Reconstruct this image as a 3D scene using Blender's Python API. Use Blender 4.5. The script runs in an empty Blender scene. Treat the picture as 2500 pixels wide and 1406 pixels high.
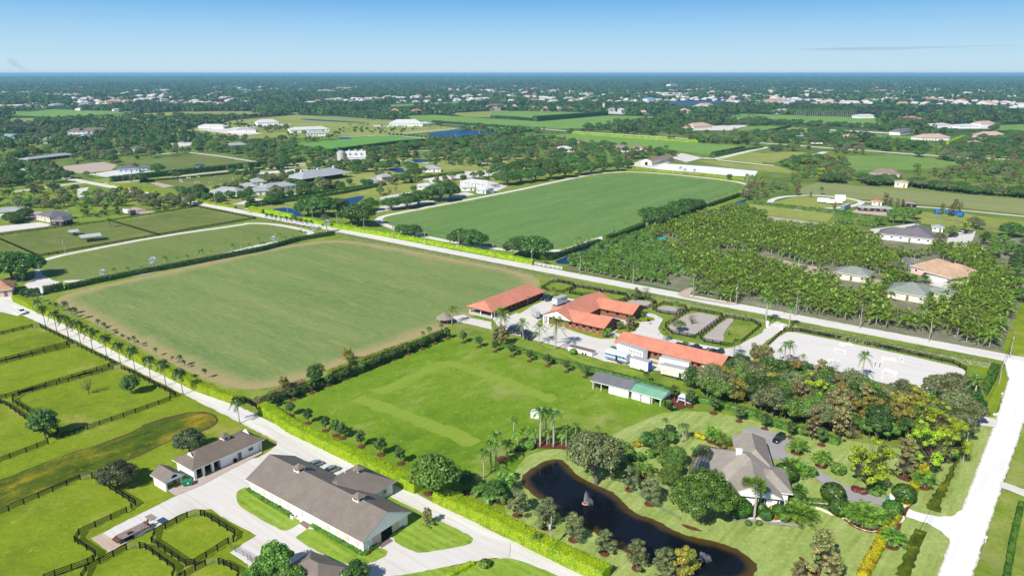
import bpy, math, random
import numpy as np
from mathutils import Vector, Matrix
R = math.radians
random.seed(7); NR = np.random.default_rng(7)
SC = bpy.context.scene; COL = SC.collection

# ------------------------------------------------------------------ camera, sky, sun, exposure
F = 1820.0; HOR = 524.0; PITCH = math.atan(HOR/F); CAMH = 92.0
cd = bpy.data.cameras.new('camera'); cam = bpy.data.objects.new('camera', cd); COL.objects.link(cam)
cd.sensor_width = 36; cd.lens = F/2500*36; cd.clip_start = 1; cd.clip_end = 400000
cam.location = (0, 0, CAMH); cam.rotation_euler = (math.pi/2-PITCH, 0, 0); SC.camera = cam
SUN_AZ = R(56+180); SUN_EL = R(41)            # where the sun stands, measured from the shadows
SKYK = 8.3
w = bpy.data.worlds.new('World'); SC.world = w; w.use_nodes = True
nt = w.node_tree; nt.nodes.clear()
sky = nt.nodes.new('ShaderNodeTexSky'); sky.sky_type = 'NISHITA'; sky.sun_disc = False
sky.sun_elevation = SUN_EL; sky.sun_rotation = math.pi/2-SUN_AZ; sky.altitude = 60
sky.air_density = 1.0; sky.dust_density = 0.0; sky.ozone_density = 3.0
bg = nt.nodes.new('ShaderNodeBackground'); bg.inputs[1].default_value = 0.085
wo = nt.nodes.new('ShaderNodeOutputWorld')
tc = nt.nodes.new('ShaderNodeTexCoord'); sx = nt.nodes.new('ShaderNodeSeparateXYZ'); nt.links.new(tc.outputs['Generated'], sx.inputs[0])
rp = nt.nodes.new('ShaderNodeValToRGB'); nt.links.new(sx.outputs[2], rp.inputs[0]); rp.color_ramp.interpolation = 'B_SPLINE'      # clear air low over the horizon: pale, then quickly blue
for i_, (e_, c_) in enumerate(((0, (.60,.78,.88)), (.03, (.50,.73,.90)), (.06, (.33,.62,.89)), (.09, (.17,.46,.85)), (.25, (.08,.26,.62)))):
    q_ = rp.color_ramp.elements[i_] if i_ < 2 else rp.color_ramp.elements.new(e_)
    q_.position = e_; q_.color = (*c_, 1)
mr = nt.nodes.new('ShaderNodeMapRange'); mr.interpolation_type = 'SMOOTHSTEP'; nt.links.new(sx.outputs[2], mr.inputs[0]); mr.inputs[1].default_value = .10; mr.inputs[2].default_value = .45
mk = nt.nodes.new('ShaderNodeMix'); mk.data_type = 'RGBA'; nt.links.new(mr.outputs[0], mk.inputs[0])
vk = nt.nodes.new('ShaderNodeVectorMath'); vk.operation = 'SCALE'; vk.inputs['Scale'].default_value = SKYK; nt.links.new(rp.outputs[0], vk.inputs[0]); nt.links.new(vk.outputs[0], mk.inputs[6]); nt.links.new(sky.outputs[0], mk.inputs[7]); nt.links.new(mk.outputs[2], bg.inputs[0]); nt.links.new(bg.outputs[0], wo.inputs[0])
sd = bpy.data.lights.new('sun', 'SUN'); sd.energy = 4.7; sd.angle = R(0.53); sd.color = (1, .955, .88)
sun = bpy.data.objects.new('sun', sd); COL.objects.link(sun); sun.location = (-60, -80, 300)
sun.rotation_euler = Vector((math.cos(SUN_AZ)*math.cos(SUN_EL), math.sin(SUN_AZ)*math.cos(SUN_EL), math.sin(SUN_EL))).to_track_quat('Z', 'Y').to_euler()
vs = SC.view_settings; vs.view_transform = 'Standard'; vs.look = 'None'; vs.gamma = 1; vs.use_curve_mapping = False
vs.exposure = 0.5
SC.render.engine = 'CYCLES'; SC.cycles.max_bounces = 6; SC.cycles.transparent_max_bounces = 6; SC.cycles.volume_bounces = 0
SC.cycles.use_denoising = True

# ------------------------------------------------------------------ survey: a pixel of the picture gives a ground point
def G(x, y, z=0.0):
    dx = x-1250; dy = y-703
    down = dy*math.cos(PITCH)+F*math.sin(PITCH); fw = F*math.cos(PITCH)-dy*math.sin(PITCH)
    k = (CAMH-z)/down
    return Vector((dx*k, fw*k, z))
def hgt(b, t):
    "height of the point over ground pixel b that shows at pixel row t"
    A = G(*b); dy = t-703
    down = dy*math.cos(PITCH)+F*math.sin(PITCH); fw = F*math.cos(PITCH)-dy*math.sin(PITCH)
    return CAMH-A.y*down/fw
def zm(ox, oy, s): return lambda x, y: (ox+x/s, oy+y/s)
Z1 = zm(0,700,3.906); Z2 = zm(0,1040,3.842); Z3 = zm(600,1040,3.842); Z4 = zm(600,700,3.906)
Z5 = zm(1220,660,3.906); Z6 = zm(1220,1000,3.4625); Z7 = zm(1800,1000,3.463); Z8 = zm(1800,660,3.514)
Y1 = zm(0,400,3.906); Y2 = zm(600,400,3.906); Y3 = zm(1200,400,3.906); Y4 = zm(1800,400,3.571)
Y5 = zm(0,150,3.906); Y6 = zm(600,150,3.906); Y7 = zm(1200,150,3.788); Y8 = zm(1820,80,3.676)
ID = lambda x, y: (x, y)
def pts(z, l): return [z(*p) for p in l]
def GP(l): return [G(*p) for p in l]
def inside(x, y, poly):
    c = False; n = len(poly); j = n-1
    for i in range(n):
        xi, yi = poly[i][0], poly[i][1]; xj, yj = poly[j][0], poly[j][1]
        if (yi > y) != (yj > y) and x < (xj-xi)*(y-yi)/(yj-yi)+xi: c = not c
        j = i
    return c
UAZ = R(-39.5); VAZ = R(51.5)                  # the two directions of the road grid

# ------------------------------------------------------------------ materials
def newmat(name):
    m = bpy.data.materials.new(name); m.use_nodes = True; nt = m.node_tree; nt.nodes.clear()
    out = nt.nodes.new('ShaderNodeOutputMaterial'); return m, nt, out
def N(nt, t, **k):
    n = nt.nodes.new(t)
    for a, b in k.items():
        if hasattr(n, a): setattr(n, a, b)
    return n
def mixc(nt, fac, a, b, mode='MIX'):
    n = nt.nodes.new('ShaderNodeMix'); n.data_type = 'RGBA'; n.blend_type = mode
    for s, v in ((0, fac), (6, a), (7, b)):
        if isinstance(v, bpy.types.NodeSocket): nt.links.new(v, n.inputs[s])
        elif s == 0: n.inputs[0].default_value = v
        else: n.inputs[s].default_value = (*v[:3], 1)
    return n.outputs[2]
def math_(nt, op, a, b=0.0, clamp=False):
    n = nt.nodes.new('ShaderNodeMath'); n.operation = op; n.use_clamp = clamp
    for i, v in ((0, a), (1, b)):
        if isinstance(v, bpy.types.NodeSocket): nt.links.new(v, n.inputs[i])
        else: n.inputs[i].default_value = v
    return n.outputs[0]
def smooth(nt, v, lo, hi):
    n = nt.nodes.new('ShaderNodeMapRange'); n.interpolation_type = 'SMOOTHSTEP'
    nt.links.new(v, n.inputs[0]); n.inputs[1].default_value = lo; n.inputs[2].default_value = hi; return n.outputs[0]
def pos(nt, az=0.0, sx=1.0, sy=1.0):
    "world position, turned by az and stretched"
    g = nt.nodes.new('ShaderNodeNewGeometry')
    r = nt.nodes.new('ShaderNodeVectorRotate'); r.rotation_type = 'Z_AXIS'; r.inputs['Angle'].default_value = -az
    nt.links.new(g.outputs['Position'], r.inputs['Vector'])
    m = nt.nodes.new('ShaderNodeVectorMath'); m.operation = 'MULTIPLY'; m.inputs[1].default_value = (sx, sy, 1)
    nt.links.new(r.outputs[0], m.inputs[0]); return m.outputs[0]
def noise(nt, vec, scale, detail=4.0, rough=.55):
    n = nt.nodes.new('ShaderNodeTexNoise'); n.inputs['Scale'].default_value = scale
    n.inputs['Detail'].default_value = detail; n.inputs['Roughness'].default_value = rough
    nt.links.new(vec, n.inputs['Vector']); return n.outputs['Fac']
def princ(nt, out, col, rough=.8, spec=.3, metal=0.0):
    b = nt.nodes.new('ShaderNodeBsdfPrincipled'); b.inputs['Roughness'].default_value = rough
    b.inputs['Specular IOR Level'].default_value = spec; b.inputs['Metallic'].default_value = metal
    if isinstance(col, bpy.types.NodeSocket): nt.links.new(col, b.inputs['Base Color'])
    else: b.inputs['Base Color'].default_value = (*col[:3], 1)
    nt.links.new(b.outputs[0], out.inputs[0]); return b
def bump(nt, b, h, strength=.3, dist=.1):
    n = nt.nodes.new('ShaderNodeBump'); n.inputs['Strength'].default_value = strength; n.inputs['Distance'].default_value = dist
    nt.links.new(h, n.inputs['Height']); nt.links.new(n.outputs[0], b.inputs['Normal'])
def sc(c, k): return tuple(v*k for v in c)
MATS = {}
def plain(name, c=(.5,.5,.5), rough=.7, spec=.3, metal=0.0, var=.18, scale=1.2):
    "painted or worn surface: the colour with soft stains and fine speckle"
    if name in MATS: return MATS[name]
    m, nt, out = newmat(name)
    tc = nt.nodes.new('ShaderNodeTexCoord')
    a = noise(nt, tc.outputs['Object'], scale, 5); f = noise(nt, tc.outputs['Object'], scale*9, 2)
    k = mixc(nt, a, sc(c, 1-var), sc(c, 1+var)); k = mixc(nt, math_(nt, 'MULTIPLY', f, .35), k, sc(c, 1-var*1.3))
    b = princ(nt, out, k, rough, spec, metal); MATS[name] = m; return m
def grass(name, lo, mid, hi, tan=None, tanamt=.5, az=None, stretch=6.0, stripe=0.0, edge=None, big=.012, edgecol=None):
    m, nt, out = newmat(name)
    p = pos(nt); ps = pos(nt, az, 1, stretch) if az is not None else p
    n1 = noise(nt, ps, big, 5, .6); n2 = noise(nt, ps, .12, 5, .65); n3 = noise(nt, p, 1.1, 4, .7)
    s = math_(nt, 'ADD', math_(nt, 'MULTIPLY', n1, .5), math_(nt, 'MULTIPLY', n2, .5))
    c = mixc(nt, smooth(nt, s, .34, .52), lo, mid); c = mixc(nt, smooth(nt, s, .5, .68), c, hi)
    c = mixc(nt, smooth(nt, n3, .3, .75), c, sc(mid, .62)) if False else mixc(nt, math_(nt, 'MULTIPLY', smooth(nt, n3, .35, .7), .38), c, sc(lo, .62))
    if tan is not None:
        n4 = noise(nt, ps, .035, 6, .7)
        c = mixc(nt, math_(nt, 'MULTIPLY', smooth(nt, n4, .52, .72), tanamt), c, tan)
    if stripe:
        wv = nt.nodes.new('ShaderNodeTexWave'); wv.wave_type = 'BANDS'; wv.bands_direction = 'Y'
        wv.inputs['Scale'].default_value = .16; wv.inputs['Distortion'].default_value = 1.2; wv.inputs['Detail'].default_value = 2
        wv.inputs['Detail Scale'].default_value = .3
        nt.links.new(pos(nt, az or 0.0), wv.inputs['Vector'])
        c = mixc(nt, math_(nt, 'MULTIPLY', wv.outputs['Fac'], stripe), c, sc(hi, 1.15))
    if edgecol is not None:
        at = nt.nodes.new('ShaderNodeAttribute'); at.attribute_name = 'edge'
        e = math_(nt, 'ADD', at.outputs['Fac'], math_(nt, 'MULTIPLY', math_(nt, 'SUBTRACT', noise(nt, p, .09, 5, .7), .5), 1.1))
        c = mixc(nt, smooth(nt, e, .15, 1.0), edgecol, c)
    n6 = noise(nt, p, .42, 7, .8); c = mixc(nt, math_(nt, 'MULTIPLY', smooth(nt, n6, .54, .66), .55), c, sc(hi, 1.22)); c = mixc(nt, math_(nt, 'MULTIPLY', smooth(nt, n6, .44, .34), .5), c, sc(lo, .7))
    n5 = noise(nt, p, 5.0, 2, .6)
    c = mixc(nt, math_(nt, 'MULTIPLY', n5, .25), c, sc(lo, .5))
    b = princ(nt, out, c, .95, .1); bump(nt, b, n3, .35, .25)
    MATS[name] = m; return m
def leafmat(name, c1, c2, c3=None, trans=.32):
    if name in MATS: return MATS[name]
    m, nt, out = newmat(name)
    g = nt.nodes.new('ShaderNodeNewGeometry'); oi = nt.nodes.new('ShaderNodeObjectInfo')
    c = mixc(nt, g.outputs['Random Per Island'], c1, c2)
    if c3 is not None: c = mixc(nt, math_(nt, 'MULTIPLY', smooth(nt, noise(nt, pos(nt), .55, 3), .45, .66), .85), c, c3)
    h = nt.nodes.new('ShaderNodeHueSaturation'); nt.links.new(c, h.inputs['Color'])
    nt.links.new(math_(nt, 'ADD', math_(nt, 'MULTIPLY', oi.outputs['Random'], .5), .75), h.inputs['Value'])
    nt.links.new(math_(nt, 'ADD', math_(nt, 'MULTIPLY', oi.outputs['Random'], .035), .4825), h.inputs['Hue'])
    d = nt.nodes.new('ShaderNodeBsdfDiffuse'); t = nt.nodes.new('ShaderNodeBsdfTranslucent'); mx = nt.nodes.new('ShaderNodeMixShader')
    nt.links.new(h.outputs[0], d.inputs[0]); nt.links.new(h.outputs[0], t.inputs[0]); mx.inputs[0].default_value = trans
    gl = nt.nodes.new('ShaderNodeBsdfGlossy'); gl.inputs['Roughness'].default_value = .45; gl.inputs[0].default_value = (.8,.85,.8,1)
    m2 = nt.nodes.new('ShaderNodeMixShader'); m2.inputs[0].default_value = .035
    nt.links.new(d.outputs[0], mx.inputs[1]); nt.links.new(t.outputs[0], mx.inputs[2])
    nt.links.new(mx.outputs[0], m2.inputs[1]); nt.links.new(gl.outputs[0], m2.inputs[2])
    nt.links.new(m2.outputs[0], out.inputs[0]); MATS[name] = m; return m
def road(name, c, dirt, az, w=8, vis=.35, edgecol=None, soft=(.05, .45)):
    m, nt, out = newmat(name)
    p = pos(nt); ps = pos(nt, az, .06, 1)
    n = noise(nt, ps, .5, 4, .6); n2 = noise(nt, p, .06, 5); n3 = noise(nt, p, 2.5, 4, .7)
    k = mixc(nt, math_(nt, 'MULTIPLY', smooth(nt, n, .45, .75), vis), c, dirt)
    k = mixc(nt, math_(nt, 'MULTIPLY', smooth(nt, n2, .5, .75), vis), k, dirt)
    k = mixc(nt, math_(nt, 'MULTIPLY', smooth(nt, noise(nt, pos(nt, az, .03, 1), 1.6, 3, .6), .5, .62), vis*.8), k, dirt)
    k = mixc(nt, math_(nt, 'MULTIPLY', n3, .3), k, sc(c, .72))
    if edgecol:
        at = nt.nodes.new('ShaderNodeAttribute'); at.attribute_name = 'edge'
        e = math_(nt, 'ADD', at.outputs['Fac'], math_(nt, 'MULTIPLY', math_(nt, 'SUBTRACT', noise(nt, p, 1.2, 5, .7), .5), .9))
        k = mixc(nt, smooth(nt, e, *soft), edgecol, k)
    b = princ(nt, out, k, .95, .1); bump(nt, b, n3, .3, .05); MATS[name] = m; return m
def roofmat(name, c, band=.33, rough=.85, seam=False, spec=.2):
    "shingle courses run level round the roof; metal seams run down it"
    m, nt, out = newmat(name); tc = nt.nodes.new('ShaderNodeTexCoord')
    a = noise(nt, tc.outputs['Object'], .35, 6, .65); f = noise(nt, tc.outputs['Object'], 4.5, 3, .8)
    k = mixc(nt, smooth(nt, a, .3, .7), sc(c, .8), sc(c, 1.13)); k = mixc(nt, smooth(nt, f, .35, .65), k, sc(c, .72))
    b = princ(nt, out, k, rough, spec)
    if not seam:
        wv = nt.nodes.new('ShaderNodeTexWave'); wv.bands_direction = 'Z'; wv.wave_profile = 'SAW'; wv.inputs['Scale'].default_value = .9
        nt.links.new(tc.outputs['Object'], wv.inputs['Vector']); bump(nt, b, wv.outputs['Fac'], .4, .05)
    MATS[name] = m; return m

# ------------------------------------------------------------------ meshes and objects
class MB:
    def __init__(s): s.v = []; s.f = []; s.m = []
    def face(s, P, m=0):
        n = len(s.v); s.v += [tuple(p) for p in P]; s.f.append(tuple(range(n, n+len(P)))); s.m.append(m)
    def box(s, c, d, rz=0.0, m=0, taper=1.0):
        cx, cy, cz = c; a, b, h = d[0]/2, d[1]/2, d[2]/2; co, si = math.cos(rz), math.sin(rz); n = len(s.v)
        for z, t in ((-h, 1), (h, taper)):
            for x, y in ((-a, -b), (a, -b), (a, b), (-a, b)):
                x *= t; y *= t; s.v.append((cx+x*co-y*si, cy+x*si+y*co, cz+z))
        for q in ((0,3,2,1), (4,5,6,7), (0,1,5,4), (1,2,6,5), (2,3,7,6), (3,0,4,7)):
            s.f.append(tuple(n+i for i in q)); s.m.append(m)
        return s
    def prism(s, poly, z0, z1, m=0):
        n = len(s.v); k = len(poly)
        for z in (z0, z1): s.v += [(p[0], p[1], z) for p in poly]
        s.f.append(tuple(n+i for i in reversed(range(k)))); s.m.append(m)
        s.f.append(tuple(n+k+i for i in range(k))); s.m.append(m)
        for i in range(k): s.f.append((n+i, n+(i+1) % k, n+k+(i+1) % k, n+k+i)); s.m.append(m)
        return s
    def tube(s, path, rad, k=6, m=0, caps=True):
        path = [Vector(p) for p in path]; n0 = len(s.v)
        if not hasattr(rad, '__len__'): rad = [rad]*len(path)
        for i, p in enumerate(path):
            t = (path[min(i+1, len(path)-1)]-path[max(i-1, 0)]).normalized()
            a = t.orthogonal().normalized() if abs(t.z) < .9 else Vector((1, 0, 0)); a = (a-t*a.dot(t)).normalized(); b = t.cross(a)
            for j in range(k):
                an = 2*math.pi*j/k; s.v.append(tuple(p+(a*math.cos(an)+b*math.sin(an))*rad[i]))
        for i in range(len(path)-1):
            for j in range(k):
                a0 = n0+i*k+j; a1 = n0+i*k+(j+1) % k; s.f.append((a0, a1, a1+k, a0+k)); s.m.append(m)
        if caps:
            s.f.append(tuple(n0+j for j in reversed(range(k)))); s.m.append(m)
            e = n0+(len(path)-1)*k; s.f.append(tuple(e+j for j in range(k))); s.m.append(m)
        return s
    def lathe(s, prof, k=12, c=(0, 0, 0), m=0):
        n0 = len(s.v)
        for r, z in prof:
            for j in range(k):
                an = 2*math.pi*j/k; s.v.append((c[0]+r*math.cos(an), c[1]+r*math.sin(an), c[2]+z))
        for i in range(len(prof)-1):
            for j in range(k):
                a0 = n0+i*k+j; a1 = n0+i*k+(j+1) % k; s.f.append((a0, a1, a1+k, a0+k)); s.m.append(m)
        return s
    def mesh(s, name, mats):
        me = bpy.data.meshes.new(name); me.from_pydata(s.v, [], s.f)
        for q in (mats if isinstance(mats, (list, tuple)) else [mats]): me.materials.append(q)
        me.polygons.foreach_set('material_index', s.m); me.update(); return me
    def build(s, name, mats, parent=None, smooth=False, loc=None, rz=0.0):
        me = s.mesh(name, mats)
        if smooth: me.polygons.foreach_set('use_smooth', [True]*len(me.polygons))
        return link(name, me, parent, loc, rz)
def link(name, me, parent=None, loc=None, rz=0.0, scale=None):
    o = bpy.data.objects.new(name, me); COL.objects.link(o)
    if parent is not None: o.parent = parent
    if loc is not None: o.location = loc
    if rz: o.rotation_euler = (0, 0, rz)
    if scale is not None: o.scale = scale
    return o
def tag(o, label=None, cat=None, group=None, kind=None):
    for k, v in (('label', label), ('category', cat), ('group', group), ('kind', kind)):
        if v: o[k] = v
    return o
def thing(name, label, cat, loc=(0, 0, 0), rz=0.0, group=None):
    o = link(name, None, None, loc, rz); o.empty_display_size = .1; return tag(o, label, cat, group)
def dup(root, loc, rz=0.0, scale=1.0, label=None, group=None, kids=None):
    r = root.copy(); COL.objects.link(r); r.location = loc; r.rotation_euler = (0, 0, rz)
    r.scale = (scale,)*3 if not hasattr(scale, '__len__') else scale
    if label: r['label'] = label
    if group: r['group'] = group
    for ch, sub in KIDS.get(root.name, []) if kids is None else kids:
        c = ch.copy(); COL.objects.link(c); c.parent = r
        for g in sub:
            d = g.copy(); COL.objects.link(d); d.parent = c
    return r
KIDS = {}
def learn(root):
    "remember the parts of a prototype, so that copies need no search"
    ch = [o for o in COL.objects if o.parent == root]
    KIDS[root.name] = [(c, [g for g in COL.objects if g.parent == c]) for c in ch]; return root
def npmesh(name, V, Fq, mats, midx=None):
    "quads or tris from arrays"
    me = bpy.data.meshes.new(name); nv = len(V); nf, k = Fq.shape
    me.vertices.add(nv); me.vertices.foreach_set('co', V.astype(np.float32).ravel())
    me.loops.add(nf*k); me.loops.foreach_set('vertex_index', Fq.astype(np.int32).ravel())
    me.polygons.add(nf); me.polygons.foreach_set('loop_start', np.arange(0, nf*k, k, dtype=np.int32))
    for q in (mats if isinstance(mats, (list, tuple)) else [mats]): me.materials.append(q)
    if midx is not None: me.polygons.foreach_set('material_index', midx.astype(np.int32))
    me.update(calc_edges=True); return me
def leaves(C, Nrm, size, rng=NR, asp=1.0):
    "one small leaf spray (a quad) per centre, facing roughly along Nrm"
    n = len(C); Nrm = Nrm/(np.linalg.norm(Nrm, axis=1, keepdims=True)+1e-9)
    r = rng.normal(size=(n, 3)); a = np.cross(Nrm, r); a /= (np.linalg.norm(a, axis=1, keepdims=True)+1e-9); b = np.cross(Nrm, a)
    s = (size*(.6+.8*rng.random(n)))[:, None]*.5
    V = np.stack([C-a*s-b*s*asp, C+a*s-b*s*asp*.6, C+a*s*.8+b*s*asp, C-a*s*.7+b*s*asp], 1).reshape(-1, 3)
    return V, np.arange(n*4).reshape(-1, 4)

# ------------------------------------------------------------------ flat sheets of the ground
ZL = [0.012]
def nextz(): ZL[0] += .0014; return ZL[0]
def jit(p, a): return Vector((p[0]+random.uniform(-a, a), p[1]+random.uniform(-a, a), 0))
def densify(P, step, closed=True):
    out = []; n = len(P)
    for i in range(n if closed else n-1):
        a = P[i]; b = P[(i+1) % n]; d = (b-a).length; k = max(1, min(400, int(d/step)))
        out += [a.lerp(b, t/k) for t in range(k)]
    if not closed: out.append(P[-1])
    return out
def chaikin(P, it=2, closed=True):
    for _ in range(it):
        q = []; n = len(P)
        if not closed: q.append(P[0])
        for i in range(n if closed else n-1):
            a = P[i]; b = P[(i+1) % n]; q += [a.lerp(b, .25), a.lerp(b, .75)]
        if not closed: q.append(P[-1])
        P = q
    return P
def sheet(name, P, mat, round_=0, step=2.0, j=.12, inset=0.0, kind='structure', z=None, parent=None):
    "ground polygon with slightly uneven edges; inset gives a rim whose attribute edge runs 0..1"
    P = [Vector((p[0], p[1], 0)) for p in P]
    if round_: P = chaikin(P, round_)
    P = densify(P, step)
    if not inset: P = [jit(p, j) for p in P]
    z = nextz() if z is None else z
    ar = sum(P[i].x*P[(i+1) % len(P)].y-P[(i+1) % len(P)].x*P[i].y for i in range(len(P)))
    if ar < 0: P.reverse()
    n = len(P); me = bpy.data.meshes.new(name)
    if inset:
        In = []; ce = sum(P, Vector((0, 0, 0)))/n
        for i in range(n):
            if inset > 5: d_ = P[i]-ce; In.append(ce+d_*(1-inset*1.25/d_.length)); continue
            t = (P[(i+2) % n]-P[i-2]).normalized(); In.append(P[i]+Vector((-t.y, t.x, 0))*inset)
        V = [(*jit(p, j)[:2], z) for p in P]+[(p.x, p.y, z) for p in In]
        Fc = [(i, (i+1) % n, n+(i+1) % n, n+i) for i in range(n)]
        from mathutils.geometry import tessellate_polygon
        Fc += [tuple(n+i for i in t) for t in tessellate_polygon([In])]
        me.from_pydata(V, [], Fc)
        at = me.attributes.new('edge', 'FLOAT', 'POINT'); at.data.foreach_set('value', [0.0]*n+[1.0]*n)
    else:
        from mathutils.geometry import tessellate_polygon
        me.from_pydata([(p.x, p.y, z) for p in P], [], [tuple(t) for t in tessellate_polygon([P])])
        at = me.attributes.new('edge', 'FLOAT', 'POINT'); at.data.foreach_set('value', [1.0]*n)
    for pl in me.polygons:
        if pl.normal.z < 0: pl.flip()
    me.materials.append(mat); me.update(); o = link(name, me, parent)
    if kind and parent is None: o['kind'] = kind
    return o
def ribbon(name, P, w, mat, rnd=0, j=.15, step=2.0, kind='structure'):
    "a road or track along a line; w one width or one per point"
    P = [Vector((p[0], p[1], 0)) for p in P]
    W = w if hasattr(w, '__len__') else [w]*len(P)
    Q = [Vector((p.x, p.y, ww)) for p, ww in zip(P, W)]
    if rnd: Q = chaikin(Q, rnd, False)
    Q = densify(Q, step, False); z = nextz(); V = []; A = []
    for i, q in enumerate(Q):
        t = Q[min(i+1, len(Q)-1)]-Q[max(i-1, 0)]; t.z = 0; t.normalize(); nn = Vector((-t.y, t.x, 0)); c = Vector((q.x, q.y, 0))
        for k, e in ((-1, 0), (-.72, 1), (.72, 1), (1, 0)):
            p = c+nn*(q.z*.5*k+(random.uniform(-j, j) if e == 0 else 0)); V.append((p.x, p.y, z)); A.append(float(e))
    Fc = []
    for i in range(len(Q)-1):
        for k in range(3): a = i*4+k; Fc.append((a, a+4, a+5, a+1))
    me = bpy.data.meshes.new(name); me.from_pydata(V, [], Fc)
    at = me.attributes.new('edge', 'FLOAT', 'POINT'); at.data.foreach_set('value', A)
    for pl in me.polygons:
        if pl.normal.z < 0: pl.flip()
    me.materials.append(mat); o = link(name, me); o['kind'] = kind; return o
# ================================================================== GROUND
CLEAR = []; CLEARF = []; BLD = []; HAZE = 8.5e-5
def farground():
    m, nt, out = newmat('ground_cover')
    p = pos(nt); g = nt.nodes.new('ShaderNodeNewGeometry')
    ln = nt.nodes.new('ShaderNodeVectorMath'); ln.operation = 'LENGTH'; nt.links.new(g.outputs['Position'], ln.inputs[0])
    near = mixc(nt, smooth(nt, noise(nt, p, .02, 6, .65), .35, .65), (.09,.16,.02), (.19,.26,.045))
    near = mixc(nt, math_(nt, 'MULTIPLY', smooth(nt, noise(nt, p, .05, 5, .7), .5, .7), .6), near, (.32,.30,.13))
    near = mixc(nt, math_(nt, 'MULTIPLY', noise(nt, p, 1.5, 4, .7), .5), near, (.05,.08,.02))
    wood = mixc(nt, smooth(nt, noise(nt, pos(nt, 0, 1, .35), .0035, 8, .75), .4, .62), (.018,.045,.016), (.07,.115,.035))
    brown = mixc(nt, smooth(nt, noise(nt, pos(nt, 0, 1, .25), .0011, 5, .6), .52, .62), wood, (.06,.05,.042))
    wood = brown
    vor = nt.nodes.new('ShaderNodeTexVoronoi'); vor.inputs['Scale'].default_value = .012; nt.links.new(p, vor.inputs['Vector'])
    town = smooth(nt, noise(nt, p, .0009, 3, .5), .5, .58)
    wood = mixc(nt, math_(nt, 'MULTIPLY', math_(nt, 'MULTIPLY', math_(nt, 'LESS_THAN', vor.outputs['Distance'], .13), town), .8), wood, (.5,.47,.43))
    c = mixc(nt, smooth(nt, math_(nt, 'ADD', ln.outputs['Value'], math_(nt, 'MULTIPLY', noise(nt, p, .002, 3), 900)), 1500, 2100), near, wood)
    princ(nt, out, c, .95, .05); MATS['ground_cover'] = m; return m
def base():
    me = bpy.data.meshes.new('ground'); V = []; Fc = []
    xs = [-150000, -60000, -25000, -12000, -6000, -3000]+list(range(-2000, 2001, 200))+[3000, 6000, 12000, 25000, 60000, 150000]
    ys = [-3000, -1000]+list(range(-200, 3001, 200))+[4000, 6000, 9000, 14000, 25000, 50000, 100000, 200000]
    for y in ys:
        for x in xs: V.append((x, y, 0))
    n = len(xs)
    for j in range(len(ys)-1):
        for i in range(n-1): a = j*n+i; Fc.append((a, a+1, a+n+1, a+n))
    me.from_pydata(V, [], Fc); me.materials.append(farground()); o = link('ground', me); o['kind'] = 'structure'
base()
g_lawn = grass('lawn', (.125,.185,.010), (.20,.275,.012), (.30,.345,.030), (.40,.32,.11), .85, big=.022)
g_lush = grass('lush_field_grass', (.10,.195,.010), (.165,.27,.014), (.27,.34,.06), (.34,.34,.11), .75, az=VAZ, stretch=1.5, big=.02)
g_verge = grass('verge_grass', (.12,.19,.02), (.20,.28,.03), (.31,.34,.08), (.37,.32,.14), .6, big=.03)
g_stripe = grass('mown_stripe_lawn', (.15,.24,.02), (.22,.33,.03), (.30,.41,.07), None, stripe=.3, az=UAZ, big=.03)
g_house = grass('garden_lawn', (.20,.27,.05), (.30,.38,.10), (.40,.46,.17), (.46,.44,.19), .5, stripe=.12, az=VAZ, big=.03)
g_polo1 = grass('polo_turf', (.125,.205,.06), (.195,.262,.078), (.30,.32,.12), (.36,.30,.12), .6, az=UAZ, stretch=7, big=.010, edgecol=(.36,.29,.14))
g_polo2 = grass('polo_turf_far', (.09,.19,.05), (.145,.25,.065), (.21,.30,.10), (.30,.32,.13), .4, az=VAZ, stretch=7, big=.010)
g_prac = grass('practice_turf', (.13,.19,.045), (.18,.23,.06), (.23,.26,.09), (.27,.26,.12), .4, az=UAZ, stretch=5, big=.012)
g_padd = grass('paddock_grass', (.11,.15,.035), (.16,.20,.045), (.23,.25,.065), (.30,.26,.12), .4, big=.02)
g_far = grass('far_field_grass', (.12,.25,.045), (.18,.32,.06), (.26,.36,.10), (.36,.36,.15), .35, az=VAZ, stretch=3, big=.006)
g_fary = grass('far_dry_grass', (.19,.24,.04), (.28,.315,.07), (.37,.37,.12), (.43,.38,.19), .6, big=.008)
g_marsh = grass('marsh_grass', (.03,.06,.004), (.09,.13,.008), (.30,.26,.014), (.46,.29,.02), .8, az=VAZ, stretch=2, big=.07)
g_dark = grass('orchard_floor', (.12,.14,.06), (.22,.21,.14), (.38,.34,.29), (.12,.17,.04), .9, big=.05)
r_white = road('crushed_shell', (.66,.635,.595), (.50,.455,.395), UAZ, vis=.5, edgecol=(.42,.40,.26))
r_yard = road('pale_yard_gravel', (.62,.59,.55), (.50,.45,.385), UAZ, vis=.5)
r_c = road('bright_shell_road', (.74,.73,.71), (.62,.59,.55), VAZ, vis=.38, edgecol=(.50,.44,.36))
r_sand = road('arena_sand', (.64,.61,.575), (.54,.50,.455), UAZ, vis=.5)
r_grey = road('grey_paddock_sand', (.42,.375,.335), (.33,.29,.25), UAZ, vis=.6)
r_asph = road('worn_grey_drive', (.30,.285,.28), (.40,.38,.36), UAZ, vis=.5)
r_purple = road('dusty_arena', (.45,.36,.30), (.38,.31,.26), UAZ, vis=.5)
r_track = road('worn_track_soil', (.235,.30,.05), (.18,.275,.025), VAZ, vis=1.0, edgecol=(.18,.28,.02), soft=(.1, 1.5))
r_dirt = road('sandy_soil', (.50,.40,.31), (.36,.27,.20), UAZ, vis=.6)
mulch = plain('red_mulch', (.13,.045,.025), .95, .1, var=.4, scale=2)
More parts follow.
